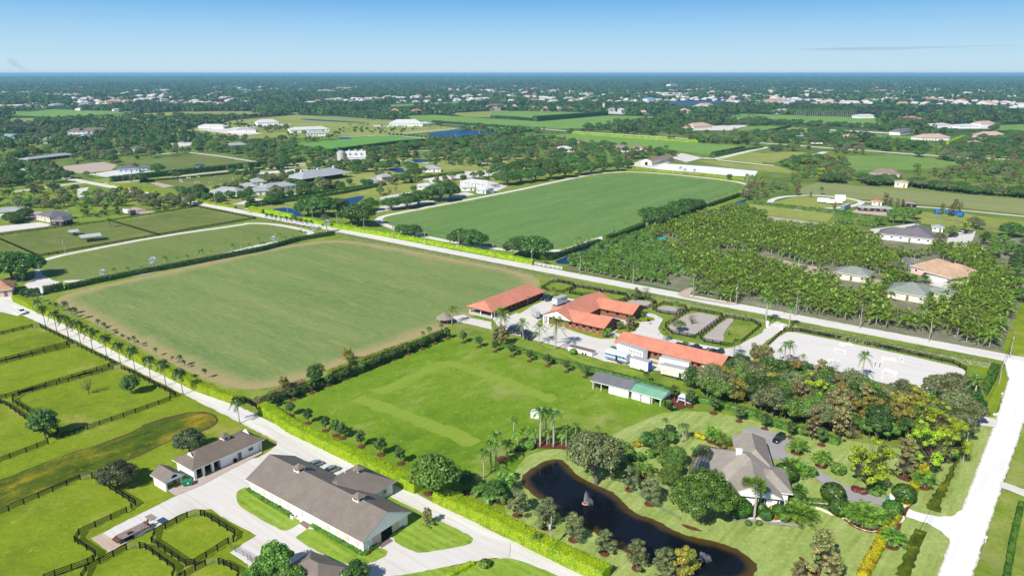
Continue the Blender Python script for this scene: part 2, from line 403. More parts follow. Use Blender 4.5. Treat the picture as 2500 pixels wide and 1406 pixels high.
soil = plain('dark_soil', (.10,.065,.035), .95, .1, var=.4, scale=.8)
def water(name, deep, shallow, rough=.04, spec=.5):
    m, nt, out = newmat(name); p = pos(nt)
    at = nt.nodes.new('ShaderNodeAttribute'); at.attribute_name = 'edge'
    e = math_(nt, 'ADD', at.outputs['Fac'], math_(nt, 'MULTIPLY', math_(nt, 'SUBTRACT', noise(nt, p, .25, 4), .5), .8))
    c = mixc(nt, smooth(nt, e, .15, .95), shallow, deep)
    b = princ(nt, out, c, rough, spec); b.inputs['IOR'].default_value = 1.33
    bump(nt, b, noise(nt, p, 1.6, 3), .12, .05); return m
w_pond = water('pond_water', (.004,.005,.009), (.07,.042,.009), .05, .35)
w_lake = water('lake_water', (.003,.035,.13), (.008,.05,.12), .35, .3)

S = sheet
# ---- land parcels (largest first)
S('grass_land', GP([(-700,735),(20,733),(700,1068),(1450,1462),(900,1900),(-700,1900)]), g_lawn, step=8)
S('estate_grass', GP([(0,728),(820,563),(2474,884),(2285,1425),(1800,1900),(1450,1462),(700,1060)]), g_verge, step=6)
S('grass_verge', GP([(2372,1420),(2510,1000),(2900,960),(2900,1500)]), g_verge, step=6)
S('grass_strip', GP([(2440,845),(2500,640),(2560,640),(2620,900),(2480,872)]), g_lawn, step=5)
S('orchard_floor', GP(pts(Y3, [(660,970),(1080,760),(2000,450),(2380,380)])+pts(Y4, [(760,540),(1000,570),(2500,640),(2600,900)])+[(2440,868),(2000,775),(1840,745),(1375,655)]), g_dark, step=5)
S('left_estate_grass', GP([(-500,480),(240,442),(640,520),(815,566),(0,735),(-500,760)]), g_verge, step=8)
S('polo_estate_grass', GP([(640,520),(900,480),(1540,408),(1860,440),(1850,470),(1380,655),(815,560)]), g_verge, step=6)
S('field_belt_grass', GP([(220,440),(640,395),(1250,380),(1540,405),(900,486),(640,522)]), g_fary, step=8)
# ---- polo field and the meadow beside it
polo1 = [(120,724),(400,664),(640,610),(805,583),(905,594),(1150,640),(1290,668),(1325,688),(1300,715),(1150,772),(1080,803),(860,880),(640,960),(520,935),(470,912),(300,828),(160,752)]
S('polo_field', chaikin(GP(polo1), 2), g_polo1, step=2.5, inset=9.0)
S('meadow', GP([(648,993),(1088,818),(1180,842),(1440,922),(1650,985),(1880,1050),(1800,1120),(1500,1160),(1230,1292),(870,1128)]), g_lush, step=3)
S('garden_lawn', chaikin(GP([(1252,1150),(1300,1100),(1420,1092),(1560,1030),(1640,1000),(1780,1010),(1950,1055),(2290,1110),(2395,990),(2400,1040),(2180,1420),(2080,1500),(1480,1418),(1300,1318),(1225,1270)]), 1), g_house, step=3)
S('roadside_lawn', GP([(2435,1012),(2385,1030),(2340,1090),(2130,1420),(2090,1500),(2250,1500),(2285,1414)]), g_house, step=3)
S('far_roadside_lawn', GP([(2472,890),(2395,870),(2375,1010),(2428,1018)]), g_lawn, step=3)
for l in ([Z4(*q) for q in [(1250,1010),(1420,940),(1600,862),(1740,790),(1830,745),(1950,728),(2100,775),(2300,835),(2500,905)]]+[Z5(*q) for q in [(200,1120),(520,1240)]],
          [Z4(*q) for q in [(1060,1060),(1350,1155),(1700,1290),(1980,1400)]]+[Z3(*q) for q in [(2160,165)]]):
    ribbon('worn_track', GP(l), 5.0, r_track, 2, j=.8, step=1.2)
# ---- marsh ditch in the left lawns
mar = pts(Z2, [(-500,690),(0,505),(500,300),(1000,150),(1330,10)])+pts(Z1, [(1330,1330),(1500,1270),(1750,1200),(1900,1187),(2040,1215),(2082,1262),(2060,1310),(1950,1370),(1880,1400)])+pts(Z2, [(1800,75),(1550,160),(1200,330),(700,500),(0,770),(-500,930)])
S('ditch_bank', chaikin(GP(mar), 1), soil, j=.3)
mar2 = pts(Z2, [(-500,705),(0,516),(500,312),(1000,162),(1330,24)])+pts(Z1, [(1340,1342),(1500,1285),(1750,1213),(1900,1200),(2025,1222),(2060,1262),(2040,1303),(1930,1366),(1870,1396)])+pts(Z2, [(1780,68),(1530,152),(1190,320),(690,490),(0,758),(-500,915)])
S('marsh', chaikin(GP(mar2), 1), g_marsh, j=.25)
# ---- left practice field, paddocks beyond
prac = pts(Y1, [(400,945),(700,868),(1500,708),(2350,590)])+pts(Y2, [(0,582),(250,588),(450,618),(540,658),(500,698),(200,752),(0,800)])+pts(Y1, [(2300,825),(1500,1000),(900,1098),(650,1105),(480,1070),(400,990)])
S('practice_field', chaikin(GP(prac), 1), g_prac, step=3)
for l in ([(0,690),(1050,555),(1500,685),(380,885),(0,722)], [(1085,552),(1880,425),(2430,532),(1530,683)], [(-300,650),(0,735),(360,892),(100,960),(-300,960)], [(0,620),(500,590),(1020,540),(0,675)]):
    S('paddock', GP(pts(Y1, l)), g_padd, step=4)
# ---- far polo ground with its ring road
p2 = [(943,538),(958,529),(1240,475),(1353,449),(1456,431),(1545,424),(1661,433),(1763,446),(1814,454),(1812,462),(1799,467),(1712,502),(1571,546),(1456,579),(1366,607),(1330,612),(1214,606),(1094,585),(1035,570),(958,552)]
S('far_polo_field', chaikin(GP(p2), 1), g_polo2, step=4)
# ---- distant fields
for l, m in (([Y5(*q) for q in [(0,472),(300,482),(500,458),(1250,477),(1250,498),(500,532),(0,510)]], g_far),
  ([Y5(*q) for q in [(780,537),(1250,502),(1800,480),(2500,478),(2500,512),(1900,503),(1000,545)]], g_fary),
  ([Y5(*q) for q in [(0,545),(400,540),(350,575),(0,580)]], g_fary),
  ([Y5(*q) for q in [(230,785),(400,790),(390,815),(250,820)]], g_fary),
  ([Y6(*q) for q in [(-100,560),(500,510),(1400,562),(2050,640),(1900,665),(1350,705),(900,720),(0,740),(-600,660)]], g_fary),
  ([Y6(*q) for q in [(380,795),(1300,712),(1830,742),(2050,745),(820,856),(600,840)]], grass('vivid_field_grass', (.10,.27,.05), (.14,.33,.06), (.19,.38,.09), None, big=.01)),
  ([Y6(*q) for q in [(1200,425),(2250,375),(2200,392),(1350,435)]], g_far),
  ([Y6(*q) for q in [(1450,520),(1800,512),(2560,560),(3200,600),(2500,612),(1700,575)]], g_far),
  ([Y6(*q) for q in [(1900,495),(2500,470),(2560,545),(2100,528)]], g_fary),
  ([Y7(*q) for q in [(0,462),(400,462),(850,470),(1050,486),(400,550),(0,520)]], g_far),
  ([Y7(*q) for q in [(0,540),(400,562),(1060,502),(1600,512),(1150,570),(850,620),(600,625),(0,572)]], g_far),
  ([Y7(*q) for q in [(320,708),(750,672),(1300,700),(1920,758),(2380,790),(2030,862),(1660,825),(1100,775),(700,742)]], g_far),
  ([Y7(*q) for q in [(2100,520),(2300,495),(2500,488),(2500,545),(2250,540)]], g_far),
  ([Y7(*q) for q in [(2230,640),(2400,600),(2500,605),(2500,650)]], g_far),
  ([Y7(*q) for q in [(2090,905),(2330,838),(2500,850),(2500,950)]], g_fary),
  ([Y7(*q) for q in [(1900,920),(2100,915),(2500,985),(2500,1020),(2200,985)]], g_fary),
  ([Y7(*q) for q in [(700,355),(900,320),(1050,325),(800,360)]], g_fary),
  ([Y8(*q) for q in [(-60,728),(500,742),(1240,772),(1220,805),(1060,842),(500,808),(0,770)]], g_far),
  ([Y8(*q) for q in [(2290,832),(2500,822),(2700,830),(2700,900),(2500,893),(2250,872)]], g_far),
  ([Y8(*q) for q in [(-20,845),(200,835),(390,850),(130,898),(-20,890)]], g_far),
  ([Y8(*q) for q in [(1160,925),(1500,930),(1560,960),(1800,985),(1700,1000),(1150,960)]], g_far),
  ([Y8(*q) for q in [(740,1125),(1000,1105),(1500,1110),(1900,1165),(1950,1200),(1400,1235),(1000,1235)]], grass('clover_grass', (.13,.23,.05), (.18,.29,.06), (.25,.33,.09), (.3,.3,.12), .4, big=.02)),
  ([Y8(*q) for q in [(0,1080),(150,1085),(400,1070),(560,1080),(250,1170),(0,1150)]], g_fary),
  ([Y8(*q) for q in [(0,1185),(300,1200),(450,1250),(400,1265),(0,1230)]], g_fary),
  ([Y8(*q) for q in [(700,880),(1330,925),(1330,935),(700,900)]], g_far),
  ([Y8(*q) for q in [(150,905),(420,850),(700,870),(560,900),(300,920)]], g_fary),
  ([Y8(*q) for q in [(200,590),(800,590),(780,602),(230,600)]], g_far),
  ([Y4(*q) for q in [(540,215),(700,163),(1300,212),(2500,310),(2600,330),(2600,455),(1900,380),(1350,330),(900,300),(560,262)]], grass('long_field_grass', (.20,.235,.08), (.25,.275,.10), (.31,.31,.14), (.34,.31,.17), .4, az=UAZ, stretch=5, big=.01)),
  ([Y4(*q) for q in [(-10,372),(140,352),(850,440),(780,512),(400,470),(100,430),(-60,400)]], g_fary),
  ([Y4(*q) for q in [(300,340),(500,290),(900,290),(1050,330),(900,380),(600,400),(350,370)]], g_fary),
  ([Y4(*q) for q in [(1500,420),(1900,430),(2600,520),(2600,620),(2100,590),(1600,520)]], g_fary),
  ([Y5(*q) for q in [(1080,965),(1900,882),(2420,962),(1650,1042),(1480,990)]], g_padd),
  ([Y1(*q) for q in [(1400,185),(2080,78),(2260,110),(2300,150),(1720,262)]], g_padd),
  ([Y1(*q) for q in [(1050,205),(1400,185),(1720,265),(1640,305)]], g_verge),
  ([Y1(*q) for q in [(800,290),(820,240),(900,230),(1080,262),(1000,300)]], g_lush)):
    S('field', GP(l), m, step=6, j=.4); CLEAR.append(GP(l)); CLEARF.append(GP(l))
# ---- roads
ribbon('dirt_road', [G(-300,350)]+GP([(100,424),(222,447),(640,527),(856,568),(1240,642),(1840,756),(2370,857),(2480,878),(2640,906)]), 8.3, r_white, 0, j=.25, step=1.5)
S('shell_road', GP([(2250,1500),(2285,1414),(2350,1235),(2434,1016),(2462,925),(2452,890),(2440,872),(2500,880),(2560,885),(2510,1010),(2498,1036),(2430,1240),(2372,1414),(2345,1500)]), r_c, step=1.0, j=.15, inset=1.0)
ribbon('farm_lane', GP([(-60,700),(20,737),(128,788),(366,904),(540,990),(614,1026),(860,1150),(1042,1245),(1240,1345),(1420,1436),(1560,1510)]), [9,8,6.4,5.8,5.7,5.8,6.4,6.4,6.6,6.6,6.6], r_white, 0, j=.18, step=1.2)
S('road_fork', GP(pts(Z1, [(-40,115),(140,90),(150,140),(240,240),(170,280),(0,240),(0,275),(-60,280)])), r_white)
S('lane_to_club', GP(pts(Y1, [(230,1160),(330,1080),(340,1010),(385,935),(410,945),(372,1000),(400,1050),(500,1110),(580,1130),(610,1160),(430,1195),(405,1262),(375,1270),(320,1210)])), r_white)
ribbon('gravel_track', GP([Y1(*q) for q in [(370,935),(500,895),(700,850),(1500,697),(2350,577)]]+[Y2(*q) for q in [(0,570),(200,570),(400,598),(590,640),(625,665),(590,695),(500,715),(200,765),(0,812)]]+[Y1(*q) for q in [(1500,1025),(1000,1112),(600,1125)]]), 4.6, r_white, 1)
ring = [(1375,612),(1235,614),(1035,579),(971,561),(930,546),(922,533),(958,523),(1240,470),(1353,445),(1456,424),(1545,419),(1661,428),(1789,442),(1836,454),(1836,462),(1807,474),(1712,504),(1566,551),(1482,577),(1379,612)]
ribbon('ring_road', chaikin(GP(ring), 1, False), 5.0, r_white, 0)
for l, wd in (([Y6(*q) for q in [(420,492),(900,535),(1400,566),(2000,605),(2500,642)]]+[Y7(*q) for q in [(300,612),(750,650),(1900,722)]], 9),
  ([Y8(*q) for q in [(30,985),(400,1008),(800,1042),(1100,1060),(1700,1108),(2600,1150)]], 9),
  ([Y8(*q) for q in [(650,870),(1000,885),(1350,908)]], 22), ([Y6(*q) for q in [(900,725),(1380,703),(1800,742)]], 5), ([Y6(*q) for q in [(1500,692),(1700,668),(2000,643)]], 6),
  ([Y7(*q) for q in [(1940,895),(2080,905),(2300,850),(2500,805),(2560,795)]], 8), ([Y7(*q) for q in [(1970,892),(2200,925),(2500,955)]]+[Y8(*q) for q in [(260,1195)]], 6),
  ([Y8(*q) for q in [(1060,845),(1150,830),(1240,812)]], 9), ([Y8(*q) for q in [(600,1105),(720,1070)]], 8), ([Y8(*q) for q in [(0,1060),(140,1030)]], 8),
  ([Y1(*q) for q in [(130,268),(400,235),(700,190),(860,180)]], 6), ([Y5(*q) for q in [(1800,870),(2100,905),(2450,962)]], 6), ([Y5(*q) for q in [(1500,890),(1700,870)]], 6),
  ([Y1(*q) for q in [(990,190),(1500,150),(2100,75),(2500,50)]], 5), ([Y2(*q) for q in [(0,435),(100,420)]], 7), ([Y5(*q) for q in [(200,362),(560,370),(740,390)]], 12),
  ([Y4(*q) for q in [(280,350),(300,310),(420,285),(650,275),(900,292),(1080,325),(1080,350),(960,380),(650,402),(500,398)]], 5), ([Y4(*q) for q in [(1080,328),(1170,335)]], 4),
  ([Y4(*q) for q in [(1560,375),(1700,385),(2000,412),(2600,470)]], 4), ([Y6(*q) for q in [(1150,905),(1500,860),(1750,850)]], 4), ([Y6(*q) for q in [(1050,935),(1600,955),(1850,985)]], 4),
  ([Y6(*q) for q in [(0,990),(300,965),(600,985)]], 3), ([Y6(*q) for q in [(0,1045),(250,1025),(650,985)]], 3),
  ([Y1(*q) for q in [(1650,320),(1850,372)]], 6), ([Y7(*q) for q in [(0,925),(120,935)]], 6)):
    ribbon('lane', GP(l), wd, r_white, 1, j=.4, step=4)
    for a_, b_ in zip(GP(l)[:-1], GP(l)[1:]):
        t_ = (b_-a_).normalized(); n_ = Vector((-t_.y, t_.x, 0))*(wd*.5+(6 if a_.y > 1000 else 2)); q_ = [a_-n_, b_-n_, b_+n_, a_+n_]; CLEAR.append(q_); CLEARF.append(q_)
for l, m in (([Y3(*q) for q in [(1330,22),(1480,-5),(1650,-2),(2100,30),(2540,72),(2500,130),(1900,95),(1400,52)]], r_c),
  ([Y7(*q) for q in [(1300,950),(1380,915),(1660,930),(1500,985),(1300,985)]], r_yard), ([Y7(*q) for q in [(1650,890),(1760,850),(1960,895),(1800,935)]], r_yard),
  ([Y5(*q) for q in [(520,1012),(980,960),(1120,992),(1060,1042),(760,1072)]], r_purple), ([Y5(*q) for q in [(840,1080),(1100,1040),(1560,1052),(1400,1085),(1000,1105)]], r_yard),
  ([Y4(*q) for q in [(235,455),(760,520),(765,558),(500,548),(300,500)]], r_purple), ([Y4(*q) for q in [(1050,395),(1340,410),(1290,465),(960,440)]], r_dirt),
  ([Y4(*q) for q in [(1850,625),(2080,590),(2060,650),(2020,735),(1810,720)]], r_yard), ([Y4(*q) for q in [(1150,575),(1560,520),(1650,560),(1600,600),(1200,610)]], r_yard),
  ([Y4(*q) for q in [(1690,1010),(1880,1040),(1860,1100),(1680,1060)]], r_yard), ([Y4(*q) for q in [(1170,1005),(1310,1010),(1250,1070),(1150,1040)]], r_dirt),
  ([Y4(*q) for q in [(400,840),(600,890),(800,940),(640,975),(560,930),(400,870)]], r_dirt), ([Y4(*q) for q in [(560,885),(700,900),(640,965)]], r_dirt),
  ([Y2(*q) for q in [(1270,330),(1420,290),(1640,265),(1860,262),(1800,290),(1500,330),(1300,345)]], r_yard), ([Y2(*q) for q in [(1240,470),(1280,410),(1420,395),(1760,350),(2100,270),(2190,295),(1800,370),(1400,440)]], r_yard), ([Y2(*q) for q in [(2300,240),(2500,180),(2500,215),(2380,270)]], r_yard),
  ([Y2(*q) for q in [(0,330),(250,345),(100,385),(0,395)]], r_yard), ([Y2(*q) for q in [(300,290),(800,270),(1100,200),(1300,190),(900,290),(400,340)]], r_yard),
  ([Y2(*q) for q in [(1400,150),(1600,150),(2000,80),(2500,60),(2500,100),(1900,160)]], r_yard), ([Y2(*q) for q in [(80,85),(450,55),(640,60),(120,110)]], r_yard),
  ([Y1(*q) for q in [(-40,600),(380,560),(490,580),(460,598),(0,655),(-60,650)]], r_sand), ([Y1(*q) for q in [(1200,430),(1290,415),(1500,465),(1300,492)]], r_purple),
  ([Y1(*q) for q in [(1700,280),(2200,260),(2300,310),(2100,300)]], r_yard), ([Y1(*q) for q in [(2210,390),(2400,340),(2520,350),(2440,395)]], r_yard),
  ([Y1(*q) for q in [(740,240),(850,225),(800,300),(860,330),(740,320)]], r_yard), ([Y1(*q) for q in [(280,450),(400,460),(440,540),(300,540)]], r_purple), ([Y1(*q) for q in [(1430,185),(1500,180),(1660,215),(1560,232)]], r_dirt),
  ([Y8(*q) for q in [(1680,830),(2280,810),(2200,865),(1700,860)]], r_yard), ([Y7(*q) for q in [(1850,600),(2400,590),(2200,640),(1850,640)]], r_yard), ([Y7(*q) for q in [(950,465),(1290,470),(1250,492),(1060,485)]], r_yard),
  ([Y6(*q) for q in [(0,615),(300,598),(450,600),(300,628),(0,630)]], r_yard), ([Y6(*q) for q in [(1220,610),(1370,615),(1360,628),(1210,622)]], r_yard), ([Y5(*q) for q in [(1600,790),(1740,765),(1900,785),(1730,820)]], r_yard),
  ([Y7(*q) for q in [(1150,820),(1450,820),(1400,850),(1180,850)]], r_yard), ([Y5(*q) for q in [(980,850),(1200,830),(1200,860),(1040,870)]], r_yard), ([Y5(*q) for q in [(1850,650),(2300,640),(2500,690),(2300,710)]], r_yard)):
    S('gravel_yard', GP(l), m, step=3); CLEAR.append(GP(l)); CLEARF.append(GP(l))
# ---- red barn yard
S('barn_yard', GP([(1170,760),(1182,742),(1238,765)]+pts(Z5, [(90,440),(400,300),(520,255),(620,265),(730,280),(900,260),(1380,398),(1480,425),(1560,468),(1508,560),(1560,625),(1680,668),(2140,748),(2230,740),(2500,600)])
  +pts(Z8, [(230,508),(300,465),(330,440),(440,470),(380,515),(250,610),(130,715),(150,760),(215,800),(300,900),(60,1010)])+pts(Z5, [(1960,990),(1500,960),(1000,870),(700,770),(130,615),(0,560),(-100,420)])), r_yard, 0)
for l in ([(200,412),(240,385),(400,290),(390,280),(230,370),(150,420)], [(350,500),(420,445),(425,525)], [(615,535),(760,575),(1000,625),(1095,635),(1080,658),(930,655),(760,600),(620,560)],
          [(1090,585),(1290,480),(1355,520),(1250,612),(1110,605)], [(1030,760),(1120,730),(1150,760),(1110,790)], [(1370,850),(1500,880),(1510,905),(1380,870)], [(920,440),(1200,480),(1000,490),(900,450)]):
    S('yard_grass', chaikin(GP(pts(Z5, l)), 1), g_lawn, step=1.5)
S('round_grass', [G(*Z5(1352,466))+Vector((5.2*math.cos(a/8*math.pi), 3.6*math.sin(a/8*math.pi), 0)) for a in range(16)], g_lawn)
for l in ([(1190,325),(1260,278),(1460,302),(1462,345),(1370,372),(1230,350)], [(1480,370),(1570,335),(1770,375),(1750,410),(1620,425),(1490,390)], [(1590,535),(1840,390),(2110,450),(2110,470),(1850,645),(1610,590)], [(1920,655),(2160,460),(2250,460),(2130,600),(2140,700),(1940,680)]):
    S('paddock_sand', chaikin(GP(pts(Z5, l)), 1), r_grey, step=1.5)
S('sand_arena', chaikin(GP(pts(Z8, [(400,528),(540,538),(1850,818),(1960,862),(1945,905),(1600,1092),(1100,990),(700,885),(230,800),(205,710)])), 1), r_sand, step=2)
S('side_track', GP(pts(Z8, [(1370,1085),(1600,1120),(1900,1190),(2240,1290),(2200,1345),(1850,1240),(1480,1140),(1330,1100)])), r_yard)
ribbon('tractor_rut', GP(pts(Z5, [(400,700),(720,850),(1060,985),(1300,1060),(1800,1180),(2200,1290)])), 2.2, r_track, 1, j=.4)
S('club_terrace', GP(pts(Z4, [(1960,290),(2080,270),(2140,300),(2340,340),(2350,415),(2080,350),(1960,320)])), r_yard)
# ---- stable yard in the foreground
yard = pts(Z3, [(-10,-60),(150,10),(240,90),(295,160),(285,190),(215,245),(120,300)])+pts(Z2, [(2240,330),(1650,662),(1300,835),(860,1060),(1022,1187),(1500,935),(1700,828),(1830,787),(1985,787),(2070,850),(2405,1030),(2160,1192),(2330,1302)])+pts(Z3, [(0,1400),(300,1600),(900,1600),(1500,1400),(1950,1310),(2270,1250),(2480,1232),(2480,1100),(2120,1010),(1290,600),(900,440),(500,200),(200,0)])
S('stable_yard', GP(yard), r_yard, step=1)
for l in ([(-90,640),(-60,600),(10,575),(60,590),(250,720),(430,855),(530,900),(440,965),(370,987),(290,965),(0,800),(-70,740)],
          [(620,945),(480,1030),(468,1062),(700,1195),(860,1275),(980,1302),(1180,1292),(1310,1230),(1335,1195),(1310,1160),(1240,1140),(900,1100)],
          [(1240,600),(1300,640),(1700,840),(2110,1030),(2142,1070),(2100,1115),(1900,1160),(1640,1197),(1540,1172),(1360,1070),(1450,900),(1150,680),(1180,640)],
          [(785,508),(900,462),(990,462),(1040,500),(900,560)]):
    S('yard_lawn', chaikin(GP(pts(Z3, l)), 1), g_stripe, step=1)
S('roadside_grass', chaikin(GP(pts(Z3, [(1300,1420),(1500,1402),(1950,1312),(2270,1258),(2459,1240)])+pts(Z6, [(120,1265),(300,1325),(480,1400),(600,1480)])+[(1300,1560),(900,1560)]), 1), g_stripe, step=1)
S('trailer_pad', GP(pts(Z2, [(862,1060),(960,1010),(1120,1100),(1150,1120),(1022,1186)])), r_dirt)
for l in ([(500,915),(545,890),(620,930),(575,972)], [(1255,1130),(1235,1110),(1340,1050),(1385,1080),(1275,1150)]):
    S('brick_apron', GP(pts(Z3, l)), plain('apron_paving', (.20,.14,.125), .9, var=.3, scale=3), step=3, j=.03)
# ---- house drive
S('asphalt_drive', chaikin(GP(pts(Z7, [(80,138),(240,180),(480,235),(465,262),(400,318),(400,350),(430,385),(600,460),(760,560),(900,640),(1000,655),(1220,752),(1440,838),(1380,892),(1260,815),(880,772),(800,700),(640,565),(470,480),(260,405),(100,330),(15,215)])), 1), r_asph, step=1.5)
S('drive_apron', GP(pts(Z7, [(1385,820),(1500,868),(1700,912),(1820,902),(1900,850),(1960,780),(2040,900),(1800,1180),(1795,1100),(1720,1030),(1600,965),(1400,900),(1370,880)])), r_c, step=1, j=.2)
S('garden_path', GP(pts(Z7, [(590,782),(800,797),(800,808),(590,795)])), r_yard)
S('cart_path', chaikin(GP(pts(Z7, [(-60,915),(60,925),(200,930),(330,945),(520,985),(560,1000),(500,992),(330,975),(180,955),(-60,940)])), 1), r_asph)
S('dirt_turnout', GP(pts(Z7, [(1880,30),(2200,95),(2180,155),(2000,130),(1870,60)])), r_yard)
S('dirt_turnout', GP(pts(Z7, [(2230,610),(2480,700),(2480,760),(2300,690),(2220,660)])), r_yard)
S('dirt_turnout', GP(pts(Z5, [(1690,230),(1780,180),(1830,165),(1850,185),(1800,250),(2300,330),(2200,330),(1750,260)])), r_dirt)
ribbon('roadside_ditch', GP(pts(Z7, [(1650,855),(1700,730),(1780,600),(1830,480),(1900,330)])), [2.4,1.8,1.3,.9,.6], g_marsh, 1, j=.5, step=1.2)
ribbon('roadside_ditch', GP(pts(Z7, [(1400,1420),(1480,1200),(1560,1025)])), [2.2,2.4,2.6], g_marsh, 1, j=.5, step=1.2)
# ---- mulch beds
def bed(l, z=Z6, m=None): S('mulch_bed', chaikin(GP(pts(z, l)), 2), m or mulch, step=1, j=.1)
bed([(120,330),(240,300),(300,265),(450,270),(600,300),(640,345),(480,335),(330,325),(200,350),(60,370)])
bed([(-20,400),(60,395),(60,430),(-20,460)]); bed([(-40,640),(60,650),(110,800),(0,810),(-80,780)])
bed([(1300,290),(1450,300),(1400,340),(1290,330)]); bed([(1150,510),(1210,500),(1230,560),(1150,540)]); bed([(1740,230),(1800,260),(1900,330),(1980,370),(1900,340),(1780,290)])
bed([(1500,960),(1650,1000),(1730,1035),(1600,1020)])
bed([(1310,545),(1420,570),(1490,590),(1550,480),(1600,540),(1480,780),(1420,740),(1500,620),(1380,600)], Z7)
bed([(510,1240),(560,1260),(640,1340),(700,1406),(640,1420),(560,1330)], Z7); bed([(1270,1000),(1420,830),(1480,790),(1390,960),(1320,1180),(1250,1180)], Z7)
bed([(1560,1190),(1660,1180),(1800,1280),(1790,1310),(1640,1345),(1560,1310)], Z5)
S('pool_cover', GP(pts(Y3, [(1560,705),(1650,698),(1680,715),(1655,742),(1570,752)])), plain('teal_cover', (.02,.36,.33), .5, .4, var=.1))
# ---- water
pond = pts(Z6, [(178,575),(290,490),(400,430),(520,422),(580,480),(650,560),(800,640),(950,700),(1020,760),(1100,850),(1200,905),(1350,950),(1450,1020),(1600,1080),(1780,1110),(1950,1160),(2080,1230),(2170,1310),(2165,1370),(2080,1450),(1800,1490),(1500,1420),(1280,1300),(1000,1185),(850,1075),(700,975),(540,910),(380,800),(270,715),(195,640)])
S('pond_bank', [p+Vector((0,0,0)) for p in chaikin(GP(pond), 2)], soil, step=.8, j=.35)
S('pond', chaikin(GP(pond), 2), w_pond, step=1, j=.1, inset=2.8)
for nm, l in (('lake', [Y2(*q) for q in [(210,440),(420,415),(560,490),(520,505),(400,495)]]), ('lake', [Y2(*q) for q in [(900,345),(1120,305),(1125,325),(1060,375),(985,415),(900,400)]]),
  ('canal', [Y3(*q) for q in [(580,950),(700,890),(1000,770),(1400,650),(1700,560),(2250,400),(2420,340),(2440,352),(2300,430),(1760,590),(1440,690),(1080,810),(900,890),(760,960)]]),
  ('canal', [Y4(*q) for q in [(-20,345),(60,310),(40,355),(-20,378)]]), ('lake', [Y4(*q) for q in [(295,160),(410,165),(400,190),(310,200)]]),
  ('lake', [Y6(*q) for q in [(1690,700),(1850,670),(2000,655),(2200,665),(2400,680),(2050,715),(2040,750),(1900,735)]]), ('canal', [Y6(*q) for q in [(500,545),(800,562),(1250,590),(1000,585),(560,562)]]),
  ('lake', [Y6(*q) for q in [(880,725),(980,725),(1020,740),(900,745)]]), ('lake', [Y6(*q) for q in [(1350,1025),(1480,1010),(1530,1060),(1440,1065),(1380,1040)]]), ('lake', [Y6(*q) for q in [(1550,945),(1700,930),(1750,955),(1650,970)]]),
  ('lake', [Y7(*q) for q in [(1540,388),(1750,371),(2210,367),(2160,385),(1900,398),(1700,402)]]), ('lake', [Y7(*q) for q in [(830,855),(880,850),(890,880),(830,885)]]), ('lake', [Y7(*q) for q in [(1080,870),(1170,862),(1130,885)]]),
  ('lake', [Y8(*q) for q in [(2380,1010),(2440,985),(2560,970),(2600,1000),(2440,1022)]]), ('lake', [Y7(*q) for q in [(-40,650),(60,650),(60,668),(-40,672)]]), ('lake', [Y1(*q) for q in [(1840,8),(1960,5),(1940,28),(1870,25)]])):
    S(nm, chaikin(GP(l), 1), w_lake, step=3, j=.3, inset=.8); CLEAR.append(GP(l)); CLEARF.append(GP(l))
# ================================================================== PLANTS: prototypes
bark = plain('grey_bark', (.17,.14,.115), .95, .1, var=.35, scale=2)
palebark = plain('pale_palm_bark', (.42,.38,.33), .9, .1, var=.25, scale=2)
brownbark = plain('brown_bark', (.12,.085,.06), .95, .1, var=.35, scale=2)
L_oak = leafmat('oak_leaf', (0.0735,0.143,0.029), (0.152,0.242,0.0497), (0.0441,0.0828,0.0208))
L_shade = leafmat('fig_leaf', (0.054,0.138,0.0249), (0.135,0.265,0.0373), (0.0343,0.0828,0.0208))
L_broad = leafmat('broad_leaf', (0.0939,0.215,0.0318), (0.229,0.392,0.0499), (0.059,0.126,0.0227))
L_olive = leafmat('live_oak_leaf', (0.159,0.201,0.0738), (0.286,0.312,0.128), (0.0872,0.119,0.0403))
L_brown = leafmat('cypress_leaf', (0.247,0.213,0.077), (0.403,0.342,0.143), (0.143,0.195,0.0495))
L_rust = leafmat('autumn_leaf', (0.269,0.223,0.0336), (0.428,0.336,0.0604), (0.127,0.194,0.0268))
L_pine = leafmat('pine_needle', (0.254,0.397,0.0135), (0.558,0.693,0.0203), (0.0845,0.169,0.0135))
L_dark = leafmat('jungle_leaf', (0.0455,0.122,0.0198), (0.111,0.201,0.0352), (0.026,0.061,0.0132))
L_coco = leafmat('coconut_leaf', (0.142,0.252,0.0242), (0.343,0.433,0.0443), (0.0706,0.142,0.0202), .35)
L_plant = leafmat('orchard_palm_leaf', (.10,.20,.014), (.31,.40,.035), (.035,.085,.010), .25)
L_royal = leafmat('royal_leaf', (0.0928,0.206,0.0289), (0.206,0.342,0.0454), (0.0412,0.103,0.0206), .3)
L_areca = leafmat('areca_leaf', (0.11,0.237,0.0237), (0.254,0.406,0.0372), (0.0507,0.118,0.0169), .3)
L_silver = leafmat('silver_leaf', (0.36,0.44,0.46), (0.55,0.62,0.63), None, .15)
L_hedgey = leafmat('yellow_hedge_leaf', (.34,.50,.008), (.52,.64,.014), (.24,.42,.008), .4)
L_hedgeg = leafmat('green_hedge_leaf', (0.0676,0.169,0.0169), (0.152,0.287,0.0304), (0.0423,0.101,0.0135))
L_hedged = leafmat('dark_hedge_leaf', (0.0415,0.104,0.0189), (0.104,0.189,0.0339), (0.0264,0.0565,0.0151))
L_hedgel = leafmat('low_hedge_leaf', (0.152,0.22,0.0592), (0.321,0.372,0.127), (0.254,0.203,0.135))
L_croton = leafmat('croton_leaf', (0.42,0.42,0.01), (0.6,0.52,0.015), (0.3,0.13,0.02))
L_ball = leafmat('clipped_leaf', (.05,.14,.012), (.10,.21,.02), (.03,.085,.008))
